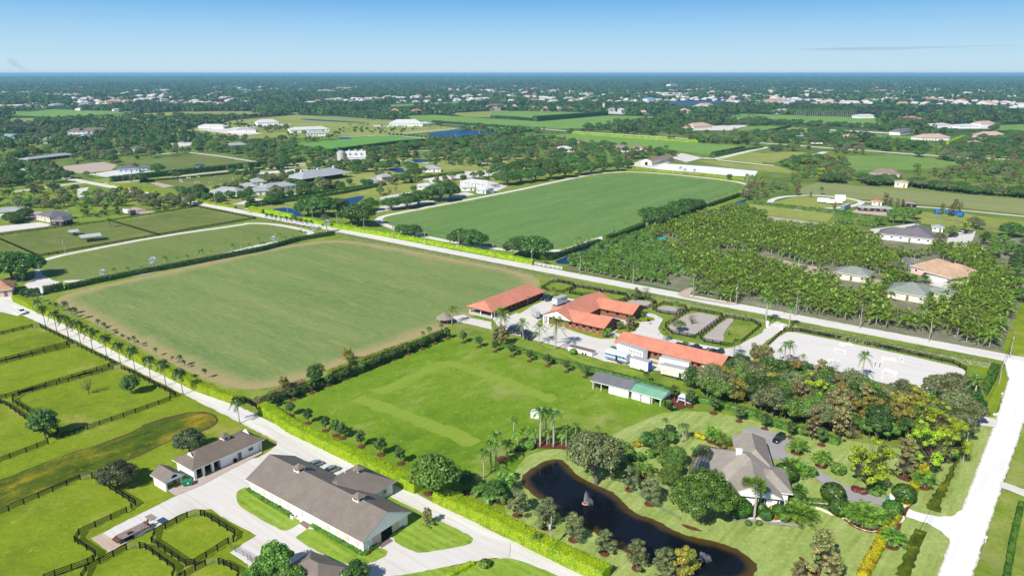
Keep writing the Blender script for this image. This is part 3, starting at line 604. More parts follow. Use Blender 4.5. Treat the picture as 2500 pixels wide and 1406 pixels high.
L_red = leafmat('red_leaf', (0.186,0.0338,0.0338), (0.338,0.0845,0.0507), (0.0845,0.101,0.0338))

def blob_pts(rng, c, r, n, up=.25):
    "points over a lump's skin and just inside it, with outward directions"
    d = rng.normal(size=(n, 3)); d /= np.linalg.norm(d, axis=1, keepdims=True)
    rad = 1-.45*rng.random(n)**1.6
    P = np.array(c)+d*rad[:, None]*np.array(r)
    nr = d+rng.normal(size=(n, 3))*.45+np.array([0, 0, up]); return P, nr
def crown_arrays(seed, R_, H_, z0, shape='dome', nb=16, per=90, leaf=.5, br=.42, asp=1.0):
    rng = np.random.default_rng(seed); CC = []; NN = []
    tips = []
    for i in range(nb):
        t = i/max(1, nb-1); an = i*2.39996+rng.random()*.8
        if shape == 'dome': rr = math.sqrt(t)*R_*.78; z = z0+H_*(.28+.52*(1-(rr/R_)**2))*(.85+.3*rng.random())
        elif shape == 'flat': rr = math.sqrt(t)*R_*.88; z = z0+H_*(.45+.25*rng.random()-.18*(rr/R_)**2)
        elif shape == 'cone': rr = R_*.72*(1-t)**.8*rng.random()**.35; z = z0+H_*(.08+.86*t)
        elif shape == 'ball': th = math.acos(1-2*(i+.5)/nb); rr = R_*.6*math.sin(th); z = z0+H_*(.5+.33*math.cos(th))
        elif shape == 'fade': rr = R_*.85*rng.random()**.5*(1-.55*t*t); z = z0+H_*(.05+.88*t)
        elif shape == 'loose': rr = R_*rng.random()**.5*.9; z = z0+H_*(.12+.8*rng.random())
        c = (rr*math.cos(an), rr*math.sin(an), z); k = br*R_*(.5+.95*rng.random())
        if shape == 'cone': k *= 1.15-.6*t
        P, nr = blob_pts(rng, c, (k, k, k*.72), per); CC.append(P); NN.append(nr); tips.append(c)
    return np.concatenate(CC), np.concatenate(NN), tips
def tree_proto(name, seed, R_, H_, z0, lm, bm, label='', cat='tree', shape='dome', nb=16, per=90, leaf=.5, br=.42, tr=.16, mul=0, bare=.0, asp=1.0):
    per = int(per*3.3); leaf *= .50
    C, Nn, tips = crown_arrays(seed, R_, H_, z0, shape, nb, per, leaf, br)
    V, Q = leaves(C, Nn, leaf, np.random.default_rng(seed+1), asp)
    root = thing(name, label, cat, (0, 0, -500))
    rng = random.Random(seed)
    mb = MB(); top = z0+H_*.55; bend = [(0, 0, -.3), (rng.uniform(-.1, .1), rng.uniform(-.1, .1), z0*.5), (rng.uniform(-.25, .25), rng.uniform(-.25, .25), z0+H_*.15), (0, 0, top)]
    mb.tube(bend, [tr*1.35, tr, tr*.8, tr*.3], 6)
    for c in tips[::max(1, len(tips)//(7 if not bare else 26))]:
        a = Vector(bend[1]).lerp(Vector(bend[2]), rng.uniform(.3, 1)); b = Vector(c); mid = a.lerp(b, .55)+Vector((0, 0, -.12*(b-a).length))
        mb.tube([a, mid, b], [tr*.5, tr*.32, tr*.08], 4, caps=False)
        if bare:
            for _ in range(5):
                q = b+Vector((rng.uniform(-1, 1), rng.uniform(-1, 1), rng.uniform(-.2, 1)))*R_*.35; mb.tube([mid.lerp(b, rng.random()), q], [tr*.15, tr*.03], 3, caps=False)
    mb.build('trunk', bm, root)
    link('crown', npmesh(name+'_crown', V, Q, lm), root)
    if mul: MB().lathe([(0, .19), (mul*.8, .17), (mul, .05)], 12).build('mulch_ring', mulch, root)
    return learn(root)
def frond(rng, L, lift, droop, nl, ll, lw, mb_v, mb_f, az, base=(0, 0, 0), vee=.35):
    "one feather leaf: an arching rib with leaflets hanging from both sides; returns nothing, adds quads"
    ca, sa = math.cos(az), math.sin(az); pr = None
    def at(t):
        r = L*(t*math.cos(lift)-.0*t); z = L*(t*math.sin(lift))-droop*L*t*t
        rr = r*(1-.16*droop*t*t); return np.array([base[0]+rr*ca, base[1]+rr*sa, base[2]+z])
    side = np.array([-sa, ca, 0])
    P = [at(i/6) for i in range(7)]
    for i in range(6):
        a, b = P[i], P[i+1]; w0 = .045*L*(1-i/7)*.35; n = len(mb_v)
        mb_v += [a-side*w0, a+side*w0, b+side*w0*.8, b-side*w0*.8]; mb_f.append((n, n+1, n+2, n+3))
    for i in range(nl):
        t = .14+.86*(i+.5)/nl; p = at(t); q = at(min(1, t+.04)); fwd = (q-p)/(np.linalg.norm(q-p)+1e-9)
        l = ll*(math.sin(math.pi*(.12+.82*t)))**.6*(.85+.3*rng.random())
        for s in (-1, 1):
            d = side*s*(.8)+fwd*.55+np.array([0, 0, vee-.5*rng.random()-.35*l/ll*t]); d /= np.linalg.norm(d)
            e = p+d*l+np.array([0, 0, -.18*l]); wv = fwd*lw*.5; n = len(mb_v)
            mb_v += [p-wv, p+wv, e+wv*.35, e-wv*.35]; mb_f.append((n, n+1, n+2, n+3))
def frond_mesh(name, seed, L, lift, droop, nl, ll, lw, mat):
    v = []; f = []; frond(random.Random(seed), L, lift, droop, nl, ll, lw, v, f, 0); return npmesh(name, np.array(v), np.array(f), mat)
def palm_proto(name, seed, H_, L, nf, lm, tm, tr=.17, bulge=0.0, droop=.55, nl=13, ll=.9, lw=.13, split=False, lean=.3, up=1.25, shaft=None, cat='palm tree', mul=0, low=-.25):
    rng = random.Random(seed); root = thing(name, '', cat, (0, 0, -500))
    top = Vector((lean, lean*.3, H_)); path = [(0, 0, -.2), (lean*.1, 0, H_*.15), (lean*.35, lean*.1, H_*.5), (lean*.7, lean*.2, H_*.8), tuple(top)]
    mb = MB().tube(path, [tr*1.5, tr*1.08+bulge*.4, tr+bulge, tr*.85+bulge*.3, tr*.7], 7); mb.build('trunk', tm, root, smooth=True)
    if shaft: MB().tube([tuple(top-Vector((0, 0, .1))), tuple(top+Vector((0, 0, .9)))], [tr*.85, tr*.4], 7).build('crownshaft', shaft, root, smooth=True)
    b = top+Vector((0, 0, .8 if shaft else .05))
    if split:
        protos = [frond_mesh(name+'_frond', seed+i, L*(1, .95, .85)[i], lift, dr, nl, ll, lw, lm) for i, (lift, dr) in enumerate(((up, droop*.9), (up*.55, droop), (low, droop*.8)))]
        for i in range(nf):
            k = 0 if i < nf*.3 else 1 if i < nf*.72 else 2
            o = link('frond', protos[k], root, tuple(b), i*2.39996+rng.uniform(-.2, .2)); o.rotation_euler.x = rng.uniform(-.15, .15); s = rng.uniform(.88, 1.1); o.scale = (s, s, s)
    else:
        v = []; f = []
        for i in range(nf):
            t = i/nf; lift = up*(1-t)+low*t; frond(rng, L*rng.uniform(.88, 1.08), lift, droop*rng.uniform(.8, 1.2), nl, ll, lw, v, f, i*2.39996+rng.uniform(-.2, .2), tuple(b))
        link('crown', npmesh(name+'_crown', np.array(v), np.array(f), lm), root)
    if mul: MB().lathe([(0, .19), (mul*.8, .17), (mul, .05)], 12).build('mulch_ring', mulch, root)
    return learn(root)
def clump_proto(name, seed, H_, L, stems, spread, nf, lm, tm, droop=.5, nl=9, ll=.55, lw=.13, cat='palm clump', mul=0):
    rng = random.Random(seed); root = thing(name, '', cat, (0, 0, -500)); v = []; f = []; mb = MB()
    for s in range(stems):
        a = s*2*math.pi/stems+rng.uniform(-.3, .3); h = H_*rng.uniform(.6, 1); x, y = spread*math.cos(a)*rng.uniform(.6, 1), spread*math.sin(a)*rng.uniform(.6, 1)
        mb.tube([(x*.25, y*.25, -.2), (x*.6, y*.6, h*.5), (x, y, h)], [.09, .075, .06], 5)
        for i in range(nf):
            t = i/nf; frond(rng, L*rng.uniform(.8, 1.1), 1.2*(1-t)-.15*t, droop, nl, ll, lw, v, f, i*2.39996+a, (x, y, h))
    mb.build('trunk', tm, root); link('crown', npmesh(name+'_crown', np.array(v), np.array(f), lm), root)
    if mul: MB().lathe([(0, .19), (mul*.8, .17), (mul, .05)], 12).build('mulch_ring', mulch, root)
    return learn(root)
def fan_proto(name, seed, H_, r, nf, lm, tm, tr=.2, mul=0):
    "fan palm: stiff round leaves on stalks"
    rng = random.Random(seed); root = thing(name, '', 'palm tree', (0, 0, -500)); v = []; f = []
    MB().tube([(0, 0, -.2), (0, 0, H_*.6), (.05, 0, H_)], [tr*1.2, tr, tr*.9], 7).build('trunk', tm, root)
    for i in range(nf):
        t = i/nf; lift = 1.35*(1-t)-.5*t; a = i*2.39996; d = np.array([math.cos(a)*math.cos(lift), math.sin(a)*math.cos(lift), math.sin(lift)]); c = np.array([0, 0, H_])+d*r*.55
        s = np.array([-math.sin(a), math.cos(a), 0]); u = np.cross(s, d)
        for j in range(9):
            q = (j-4)/4*1.5; e = c+(d*math.cos(q)+s*math.sin(q))*r*.75+np.array([0, 0, -.12*r]); q2 = q+.2; e2 = c+(d*math.cos(q2)+s*math.sin(q2))*r*.6+np.array([0, 0, -.05*r]); n = len(v)
            v += [c, c+u*.02, e2, e]; f.append((n, n+1, n+2, n+3))
        n = len(v); p0 = np.array([0, 0, H_]); v += [p0-s*.03, p0+s*.03, c+s*.03, c-s*.03]; f.append((n, n+1, n+2, n+3))
    link('crown', npmesh(name+'_crown', np.array(v), np.array(f), lm), root)
    if mul: MB().lathe([(0, .19), (mul*.8, .17), (mul, .05)], 12).build('mulch_ring', mulch, root)
    return learn(root)
def bush_proto(name, seed, r, h, lm, leaf=.22, n=1400, cat='bush', ball=True):
    rng = np.random.default_rng(seed); root = thing(name, '', cat, (0, 0, -500))
    MB().tube([(0, 0, -.2), (0, 0, h*.5)], [.12, .08], 6).build('trunk', brownbark, root)
    P, nr = blob_pts(rng, (0, 0, h*.52), (r, r, h*.5), n, .1)
    if ball: d = (P-np.array([0, 0, h*.52])); d /= np.array([r, r, h*.5]); k = np.linalg.norm(d, axis=1, keepdims=True); P = np.array([0, 0, h*.52])+d/k*np.array([r, r, h*.5])*(.93+.09*rng.random((n, 1))); nr = d/k+rng.normal(size=(n, 3))*.3
    V, Q = leaves(P, nr, leaf, rng); link('crown', npmesh(name+'_crown', V, Q, lm), root); return learn(root)

T = {}
def TP(k, *a, **kw): T.setdefault(k, []).append(tree_proto(*a, **kw))
for s in range(4):
    TP('rowoak', 'young_oak_tree', 10+s, 1.55, 3.0, 1.35, L_oak, bark, nb=11, per=95, leaf=.30, br=.40, tr=.075, mul=1.0, shape='ball')
    TP('pondoak', 'pond_oak_tree', 20+s, 2.55, 4.5, 1.1, L_olive, bark, nb=22, per=70, leaf=.30, br=.26, tr=.10, mul=1.05, shape='fade')
    TP('shade', 'fig_tree', 30+s, 6.6, 6.0, 1.6, L_shade, bark, nb=34, per=85, leaf=.75, br=.30, tr=.42, shape='dome')
    TP('broad', 'broadleaf_tree', 40+s, 3.3, 5.2, 1.6, L_broad, bark, nb=20, per=80, leaf=.55, br=.36, tr=.2)
    TP('olive', 'live_oak_tree', 50+s, 4.2, 6.0, 1.8, L_olive, bark, nb=26, per=85, leaf=.48, br=.30, tr=.26, shape='dome')
    TP('brown', 'cypress_tree', 60+s, 2.7, 8.0, 1.2, L_brown, brownbark, nb=30, per=48, leaf=.42, br=.25, tr=.16, shape='fade', bare=1)
    TP('rust', 'autumn_tree', 70+s, 2.8, 6.0, 1.6, L_rust, brownbark, nb=20, per=70, leaf=.45, br=.32, tr=.16, shape='loose')
    TP('dark', 'jungle_tree', 90+s, 3.0, 6.5, 1.6, L_dark, bark, nb=20, per=80, leaf=.55, br=.36, tr=.2, shape='dome')
for s in range(3):
    TP('pine', 'pine_tree', 80+s, 4.0, 7.5, 2.6, L_pine, brownbark, nb=26, per=80, leaf=.36, br=.21, tr=.22, shape='loose', bare=1)
    TP('bare', 'leafless_tree', 100+s, 2.3, 4.5, 1.2, L_brown, brownbark, nb=22, per=7, leaf=.3, br=.3, tr=.12, shape='loose', bare=1)
    T.setdefault('coco', []).append(palm_proto('coconut_palm', 110+s, 6.2, 3.9, 20, L_coco, palebark, tr=.15, split=True, lean=(.5, -.4, .2)[s], nl=15, ll=.75, lw=.12))
    T.setdefault('royal', []).append(palm_proto('royal_palm', 120+s, 7.0, 3.5, 17, L_royal, palebark, tr=.17, bulge=.06, split=True, lean=.05, shaft=L_ball, nl=15, ll=.65, lw=.14, droop=.75))
    T.setdefault('lane', []).append(palm_proto('lane_palm', 130+s, 4.9, 2.15, 12, leafmat('lane_palm_leaf', (.035,.08,.014), (.085,.14,.022), (.02,.045,.008), .25), palebark, tr=.11, split=True, lean=(.25, -.2, .05)[s], nl=10, ll=.75, lw=.19, droop=.9, up=1.1))
    T.setdefault('smallpalm', []).append(palm_proto('small_palm', 140+s, 2.6, 1.5, 12, L_areca, palebark, tr=.09, lean=.1, nl=8, ll=.5, lw=.14, droop=.7))
    T.setdefault('orchpalm', []).append(palm_proto('orchard_palm', 150+s, 2.4, 3.2, 14, L_plant, palebark, tr=.11, lean=.1, nl=13, ll=.50, lw=.20, droop=.5, low=.0, up=1.35))
    T.setdefault('darkpalm', []).append(palm_proto('foxtail_palm', 160+s, 2.2, 2.1, 17, L_royal, palebark, tr=.10, lean=.1, nl=9, ll=.75, lw=.26, droop=.7))
    T.setdefault('areca', []).append(clump_proto('areca_palm', 170+s, 2.4, 1.9, 6, 1.2, 8, L_areca, palebark, mul=1.3))
    T.setdefault('cycad', []).append(palm_proto('date_palm', 180+s, .8, 2.0, 26, L_areca, brownbark, tr=.22, lean=.02, nl=11, ll=.4, lw=.10, droop=.45, up=1.4, low=.1))
    T.setdefault('sabal', []).append(fan_proto('cabbage_palm', 190+s, 3.4, 1.35, 20, L_royal, bark))
    T.setdefault('silver', []).append(fan_proto('silver_palm', 200+s, 3.6, 1.5, 18, L_silver, palebark))
    T.setdefault('bigfan', []).append(fan_proto('fan_palm', 205+s, 6.2, 1.25, 24, L_areca, palebark, .16))
    T.setdefault('ball', []).append(bush_proto('clipped_bush', 210+s, 1.6, 2.5, L_ball))
    T.setdefault('bush', []).append(bush_proto('garden_bush', 220+s, 1.1, 1.5, L_broad, .28, 500, ball=False))
    T.setdefault('yellow', []).append(bush_proto('yellow_bush', 230+s, .9, 1.1, L_croton, .25, 380, ball=False))
    T.setdefault('roundtree', []).append(tree_proto('round_tree', 240+s, 2.5, 3.5, .9, L_shade, bark, nb=14, per=70, leaf=.45, br=.42, tr=.12, shape='ball'))
    T.setdefault('red', []).append(bush_proto('red_bush', 250+s, .8, .9, L_red, .25, 300, ball=False))
HT = dict(rowoak=4.3, pondoak=5.6, shade=7.6, broad=6.6, olive=7.6, brown=9.2, rust=7.4, dark=7.9, pine=9.8, bare=5.6, coco=8, royal=9.5, lane=5.6, smallpalm=3.5, orchpalm=4.2, darkpalm=4.2, areca=4.2,
          cycad=2.4, sabal=4.5, silver=4.9, ball=2.5, bush=1.5, yellow=1.1, roundtree=4.4, red=.9, bigfan=7.2)
USED = set()
def plant(kind, p, h=None, label='', group=None, rz=None, var=None, sx=1.0):
    "p ground point; h real height in metres"
    pr = T[kind]; r = random.choice(pr) if var is None else pr[var % len(pr)]
    s = (h or HT[kind]*random.uniform(.88, 1.12))/HT[kind]
    o = dup(r, (p[0], p[1], ZL[0]*.4), random.uniform(0, 6.28) if rz is None else rz, (s*sx, s*sx, s), label, group)
    return o
def cleanup():
    for l in T.values():
        for r in l:
            for c, sub in KIDS[r.name]: bpy.data.objects.remove(c)
            bpy.data.objects.remove(r)

# ------------------------------------------------------------------ hedges
def hedge(name, P, w, h, lm, label, dens=9, leaf=.32, closed=False, cat='hedge', group=None, wob=.12, kind=None):
    "clipped hedge along a line: a solid leafy body with small sprays over every face"
    P = [Vector((p[0], p[1], 0)) for p in P]; Q = densify(P, max(1.0, leaf*3), False); V = []; Fc = []; rng = np.random.default_rng(len(name)+len(Q))
    root = thing(name, label, cat, tuple(Q[0]), 0, group) if kind is None else None
    Lp = []; Ln = []
    prof = [(-.5, 0), (-.5, .82), (-.38, 1), (.38, 1), (.5, .82), (.5, 0)]
    for i, q in enumerate(Q):
        t = (Q[min(i+1, len(Q)-1)]-Q[max(0, i-1)]).normalized(); nn = Vector((-t.y, t.x, 0))
        for a, b in prof: p = q+nn*(a*w*.9+rng.uniform(-wob, wob)*.5)+Vector((0, 0, b*h*.93+(rng.uniform(-wob, wob)*.6 if b > .5 else 0))); V.append(p-Q[0])
    for i in range(len(Q)-1):
        for k in range(5): a = i*6+k; Fc.append((a, a+6, a+7, a+1))
        seg = (Q[i+1]-Q[i]); t = seg.normalized(); nn = Vector((-t.y, t.x, 0)); n = int(seg.length*(w+2*h)*dens)+1
        u = rng.random(n)*(w+2*h); s = rng.random(n)
        for uu, ss in zip(u, s):
            b = Q[i]+seg*ss-Q[0]
            if uu < h: pp = b-nn*w*.5+Vector((0, 0, uu)); nr = -nn+Vector((0, 0, .3))
            elif uu < h+w: pp = b+nn*(uu-h-w*.5)+Vector((0, 0, h*rng.uniform(.94, 1.04))); nr = Vector((0, 0, 1))
            else: pp = b+nn*w*.5+Vector((0, 0, uu-h-w)); nr = nn+Vector((0, 0, .3))
            Lp.append(pp); Ln.append(nr)
    for e in (0, len(Q)-1):
        Fc.append(tuple(range(e*6, e*6+6)) if e else tuple(reversed(range(6))))
    Lp = np.array(Lp)+rng.normal(size=(len(Lp), 3))*leaf*.25; Ln = np.array(Ln)+rng.normal(size=(len(Ln), 3))*.28
    lv, lq = leaves(Lp, Ln, leaf, rng)
    me = bpy.data.meshes.new('hedge_body'); me.from_pydata([tuple(v) for v in V], [], Fc); me.materials.append(lm)
    link('body', me, root); link('foliage', npmesh('hedge_foliage', lv, lq, lm), root)
    return root
# ------------------------------------------------------------------ fences
blackp = plain('black_fence_paint', (.010,.010,.011), .9, .08, var=.3)
whitep = plain('white_paint', (.78,.77,.75), .6, .3, var=.06)
greyp = plain('grey_fence_wood', (.20,.19,.18), .85, .1, var=.3)
galv = plain('gate_metal', (.16,.17,.17), .5, .5, .5)
UM = {}
def unit(k, mat):
    if (k, mat.name) not in UM:
        if k == 'post': me = MB().box((0, 0, .5), (1, 1, 1)).mesh('post', mat)
        else: me = MB().box((.5, 0, 0), (1, 1, 1)).mesh('rail', mat)
        UM[(k, mat.name)] = me
    return UM[(k, mat.name)]
def fence(lines, label, mat=blackp, bay=3.2, h=1.4, rails=4, name='paddock_fence', parts=True, pw=.2, rh=.18, cat='fence', group=None, gates=(), base=None):
    "post-and-board fence; lines of ground points; each post and each board its own part when near"
    base = ZL[0]*.6 if base is None else base
    root = thing(name, label, cat, tuple(Vector((lines[0][0][0], lines[0][0][1], base))), 0, group); o0 = Vector((lines[0][0][0], lines[0][0][1], 0)); mbp = MB(); mbr = MB()
    for ln in lines:
        ln = [Vector((p[0], p[1], 0)) for p in ln]
        for a, b in zip(ln[:-1], ln[1:]):
            L = (b-a).length; n = max(1, round(L/bay)); az = math.atan2(b.y-a.y, b.x-a.x); d = (b-a)/n
            for i in range(n+1):
                p = a+d*i-o0
                if i < n or b == ln[-1]:
                    if parts: link('post', unit('post', mat), root, tuple(p), az, (pw, pw, h+.05))
                    else: mbp.box((p.x, p.y, h/2), (pw, pw, h), az)
                if i < n:
                    for r in range(rails):
                        z = h*(.22+.74*r/(rails-1)) if rails > 1 else h*.95
                        q = p+Vector((-math.sin(az), math.cos(az), 0))*pw*.55
                        if parts: link('rail', unit('rail', mat), root, (q.x, q.y, z), az, (d.length*.998, .035, rh))
                        else: m = p+d/2; mbr.box((m.x, m.y, z), (d.length, .04, rh), az)
    if not parts:
        tag(mbp.build('posts', mat, root), kind='stuff'); tag(mbr.build('rails', mat, root), kind='stuff')
    for ga, gb in gates:
        a = Vector((ga[0], ga[1], 0))-o0; b = Vector((gb[0], gb[1], 0))-o0; mb = MB()
        for z in (.25, .5, .75, 1.0, 1.22): mb.tube([a+Vector((0, 0, z)), b+Vector((0, 0, z))], .022, 5)
        for t in (0, .33, .66, 1): c = a.lerp(b, t); mb.tube([c+Vector((0, 0, .2)), c+Vector((0, 0, 1.25))], .022, 5)
        mb.build('gate', galv, root)
    return root
# ================================================================== BUILDINGS
rf_grey = roofmat('grey_shingle_roof', (.215,.18,.15)); rf_cot = roofmat('warm_shingle_roof', (.20,.16,.13)); rf_house = roofmat('garden_house_roof', (.34,.30,.255))
rf_red = roofmat('red_metal_roof', (.60,.235,.15), seam=True, rough=.6); rf_dark = roofmat('dark_shingle_roof', (.17,.155,.17)); rf_green = roofmat('green_metal_roof', (.20,.42,.27), seam=True, rough=.5)
rf_sage = roofmat('sage_shingle_roof', (0.264,0.288,0.248)); rf_tan = roofmat('tan_tile_roof', (0.541,0.361,0.238)); rf_white = roofmat('white_membrane_roof', (.60,.595,.585), seam=True); rf_pale = roofmat('pale_metal_roof', (0.4,0.408,0.416), seam=True, rough=.5)
rf_brown = roofmat('brown_shingle_roof', (.27,.19,.16)); rf_terra = roofmat('terracotta_roof', (.55,.27,.17)); rf_pink = roofmat('pink_tile_roof', (.58,.38,.30)); rf_teal = roofmat('teal_roof', (.22,.36,.38), seam=True); rf_steel = roofmat('bare_steel_roof', (0.496,0.528,0.56), seam=True, rough=.35, spec=.5)
rf_thatch = roofmat('palm_thatch', (.30,.26,.21)); rf_thatchr = roofmat('reddish_thatch', (.50,.25,.10))
wl_white = plain('white_stucco', (.78,.77,.75), .85, .2, var=.05, scale=.5); wl_cream = plain('cream_stucco', (.72,.66,.52), .85, .2, var=.07, scale=.5); wl_brick = plain('brown_brick_wall', (.23,.105,.065), .9, .1, var=.25, scale=2)
wl_red = plain('dark_red_wall', (.16,.06,.045), .9, .1, var=.2, scale=2); wl_beige = plain('beige_stucco', (.62,.50,.40), .85, .2, var=.08, scale=.5); wl_blue = plain('pale_blue_wall', (.55,.64,.76), .8, .2, var=.05); wl_pink = plain('pink_stucco', (.68,.48,.42), .85, .2, var=.06)
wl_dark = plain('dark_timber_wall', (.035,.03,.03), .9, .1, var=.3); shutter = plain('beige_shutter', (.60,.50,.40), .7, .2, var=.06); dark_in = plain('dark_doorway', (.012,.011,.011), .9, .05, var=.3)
glass = plain('window_glass', (.02,.03,.04), .08, .6, var=.1); trim = plain('white_trim', (.80,.79,.77), .6, .3, var=.04); steel = plain('brushed_steel', (.45,.45,.44), .5, .4, .15)
concrete = plain('concrete', (.50,.48,.45), .9, .1, var=.15); paver = plain('pink_pavers', (.46,.38,.33), .9, .1, var=.4, scale=2.5); timber = plain('weathered_timber', (.20,.145,.12), .85, .15, var=.35, scale=1.5)
UB = {}
def ubox(mat):
    if mat.name not in UB: UB[mat.name] = MB().box((0, 0, 0), (1, 1, 1)).mesh('panel', mat)
    return UB[mat.name]
class Bld:
    def __init__(s, name, label, A, B, cat='building', group=None, z=None):
        a, b = G(*A), G(*B); s.A = a; s.az = math.atan2(b.y-a.y, b.x-a.x); s.L = (b-a).length
        s.z = ZL[0]*.5 if z is None else z; s.root = thing(name, label, cat, (a.x, a.y, s.z), s.az, group)
        c = a.lerp(b, .5); BLD.append((c.x, c.y, s.L*.62))
    def loc(s, q):
        p = G(*q)-s.A; c, n = math.cos(s.az), math.sin(s.az); return p.x*c+p.y*n, -p.x*n+p.y*c
    def walls(s, x0, y0, x1, y1, h, mat, name='wall'):
        t = MB().box(((x0+x1)/2, (y0+y1)/2, h/2-.15), (x1-x0, y1-y0, h+.3)).build(name, mat, s.root); return t
    def roof(s, x0, y0, x1, y1, h, rise, mat, kind='hip', axis='x', e=.6, trimm=None, hipk=1.0, name='roof', gwall=None):
        x0 -= e; y0 -= e; x1 += e; y1 += e; b = MB(); t = .2
        if axis == 'y': x0, y0, x1, y1 = y0, x0, y1, x1
        cy = (y0+y1)/2; k = (y1-y0)/2*hipk if kind == 'hip' else .0
        if kind == 'hip' and 2*k > (x1-x0): k = (x1-x0)/2*.98
        P = [(x0, y0, h), (x1, y0, h), (x1, y1, h), (x0, y1, h)]; Rr = [(x0+k, cy, h+rise), (x1-k, cy, h+rise)]
        sw = (lambda p: (p[1], p[0], p[2])) if axis == 'y' else (lambda p: p)
        Fs = [[P[0], P[1], Rr[1], Rr[0]], [P[2], P[3], Rr[0], Rr[1]], [P[1], P[2], Rr[1]], [P[3], P[0], Rr[0]]]
        for i, f in enumerate(Fs):
            f = [sw(p) for p in f]
            if axis == 'y': f.reverse()
            b.face(f, 0 if (kind == 'hip' or i < 2) else 2)
        Q = [(p[0], p[1], p[2]-t) for p in P]
        for i in range(4):
            f = [sw(p) for p in (Q[i], Q[(i+1) % 4], P[(i+1) % 4], P[i])]
            if axis == 'y': f.reverse()
            b.face(f, 1)
        f = [sw(p) for p in reversed(Q)]
        if axis == 'y': f.reverse()
        b.face(f, 1)
        if kind == 'gable':                      # the barge boards stand proud of the gable wall
            for x in (x0, x1):
                for a, c in ((P[0] if x == x0 else P[1], (x, cy, h+rise)), (P[3] if x == x0 else P[2], (x, cy, h+rise))):
                    d = .05 if x == x1 else -.05; f = [a, c, (c[0], c[1], c[2]-.24), (a[0], a[1], a[2]-.24)]; f = [sw((p[0]+d, p[1], p[2]+.02)) for p in f]; b.face(f, 1); b.face(list(reversed(f)), 1)
        return b.build(name, [mat, trimm or trim, gwall or wl_white], s.root)
    def panel(s, name, x, y, z, w, h, mat, th=.1, side='F', sub=None, arch=False):
        "a thin piece on a wall: door, shutter, window"
        d = (w, th, h) if side in 'FB' else (th, w, h)
        o = link(name, ubox(mat), s.root, (x, y, z)); o.scale = d
        if sub:
            q = link(sub[0], ubox(sub[1]), o); q.scale = (.78, 1.3, .78) if side in 'FB' else (1.3, .78, .78)
        return o
    def windows(s, xs, y, z, w=1.0, h=1.1, side='F'):
        for x in xs:
            if side in 'FB': s.panel('window', x, y, z, w, h, trim, .12, side, ('pane', glass))
            else: s.panel('window', y, x, z, w, h, trim, .12, side, ('pane', glass))
    def cupola(s, x, y, z, w=1.6, h=1.1, wm=None, rm=None):
        c = MB().box((x, y, z+h/2-.4), (w, w, h+.8)).build('cupola', wm or wl_white, s.root)
        b = MB(); e = w/2+.35; t = z+h
        P = [(x-e, y-e, t), (x+e, y-e, t), (x+e, y+e, t), (x-e, y+e, t)]
        for i in range(4): b.face([P[i], P[(i+1) % 4], (x, y, t+w*.55)])
        b.face(list(reversed(P))); b.build('cupola_roof', rm or rf_grey, c)
        for sx, sy, ww, dd in ((0, -w/2-.02, w*.6, .06), (w/2+.02, 0, .06, w*.6)):
            q = link('louvre', ubox(dark_in), c, (x+sx, y+sy, z+h*.55)); q.scale = (ww, dd, h*.5)
        return c
    def posts(s, xs, y, h, mat=None, w=.22, name='column'):
        for x in xs: o = link(name, ubox(mat or wl_white), s.root, (x, y, h/2)); o.scale = (w, w, h)

# ---- the grey roofed stable in the foreground
b = Bld('stable', 'long grey shingled stable with white walls and two cupolas in the foreground', Z3(52,614), Z3(1108,1196)); ST = b
L = b.L; D = 12.3; H_ = 3.1; RS = 3.4
b.walls(0, 0, L, D, H_, wl_white); b.roof(0, 0, L, D, H_, RS, rf_grey, 'gable', 'x', .7)
wx0, wx1 = L*.40, L*.70
b.walls(wx0, D-1, wx1, D+6.6, H_-.02, wl_white, 'wing_wall'); b.roof(wx0, 3.0, wx1, D+6.6, H_+.02, 3.35, rf_grey, 'hip', 'y', .7, name='wing_roof', hipk=.9)
b.cupola(L*.27, D/2, H_+RS-.3, 1.8, .75); b.cupola(L*.79, D/2, H_+RS-.3, 1.8, .75); b.cupola((wx0+wx1)/2, D+1.8, H_+2.9, 1.5, .7)
def ub(b, z, a, c, x):
    t = (x-a[0])/(c[0]-a[0]); return b.loc(z(x, a[1]+(c[1]-a[1])*t))[0]
for x in (95,172,247,325,405,775,865,955,1050): u = ub(b, Z3, (52,614), (1108,1196), x); b.panel('shutter', u, -.06, 1.75, 1.15, 1.35, shutter, .12)
u = ub(b, Z3, (52,614), (1108,1196), 585); b.panel('side_door', u, -.05, 1.3, 2.8, 2.6, trim, .12); b.panel('door_jamb', u-1.5, -.07, 1.35, .2, 2.7, timber, .14)
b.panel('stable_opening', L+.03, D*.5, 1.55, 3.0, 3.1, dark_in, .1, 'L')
for sx in (-1, 1): b.panel('sliding_door', L+.10, D*.5+sx*2.55, 1.45, 1.95, 2.7, shutter, .12, 'L', None)
m_ = MB(); n = 12
m_.face([(L+.12, D*.5+1.7*math.cos(math.pi*i/n), 3.55+1.45*math.sin(math.pi*i/n)) for i in range(n+1)]); m_.build('arched_window', glass, b.root)
for i in range(1, 4): a_ = math.pi*i/4; MB().tube([(L+.14, D*.5, 3.55), (L+.14, D*.5+1.7*math.cos(a_), 3.55+1.45*math.sin(a_))], .04, 4).build('glazing_bar', trim, b.root)
MB().tube([(L+.14, D*.5-1.75, 3.52), (L+.14, D*.5+1.75, 3.52)], .06, 4).build('window_sill', trim, b.root)
for y in (1.3, D-1.3, D/2-4.2): MB().box((L+.02, y, 1.6), (.05, .06, 3.1)).build('batten', trim, b.root)
for x, y in ((.45*L, D+1.1), (.52*L, D+2.6)): MB().tube([(x, y, H_), (x, y, H_+2.6)], .1, 6).build('vent_pipe', trim, b.root)
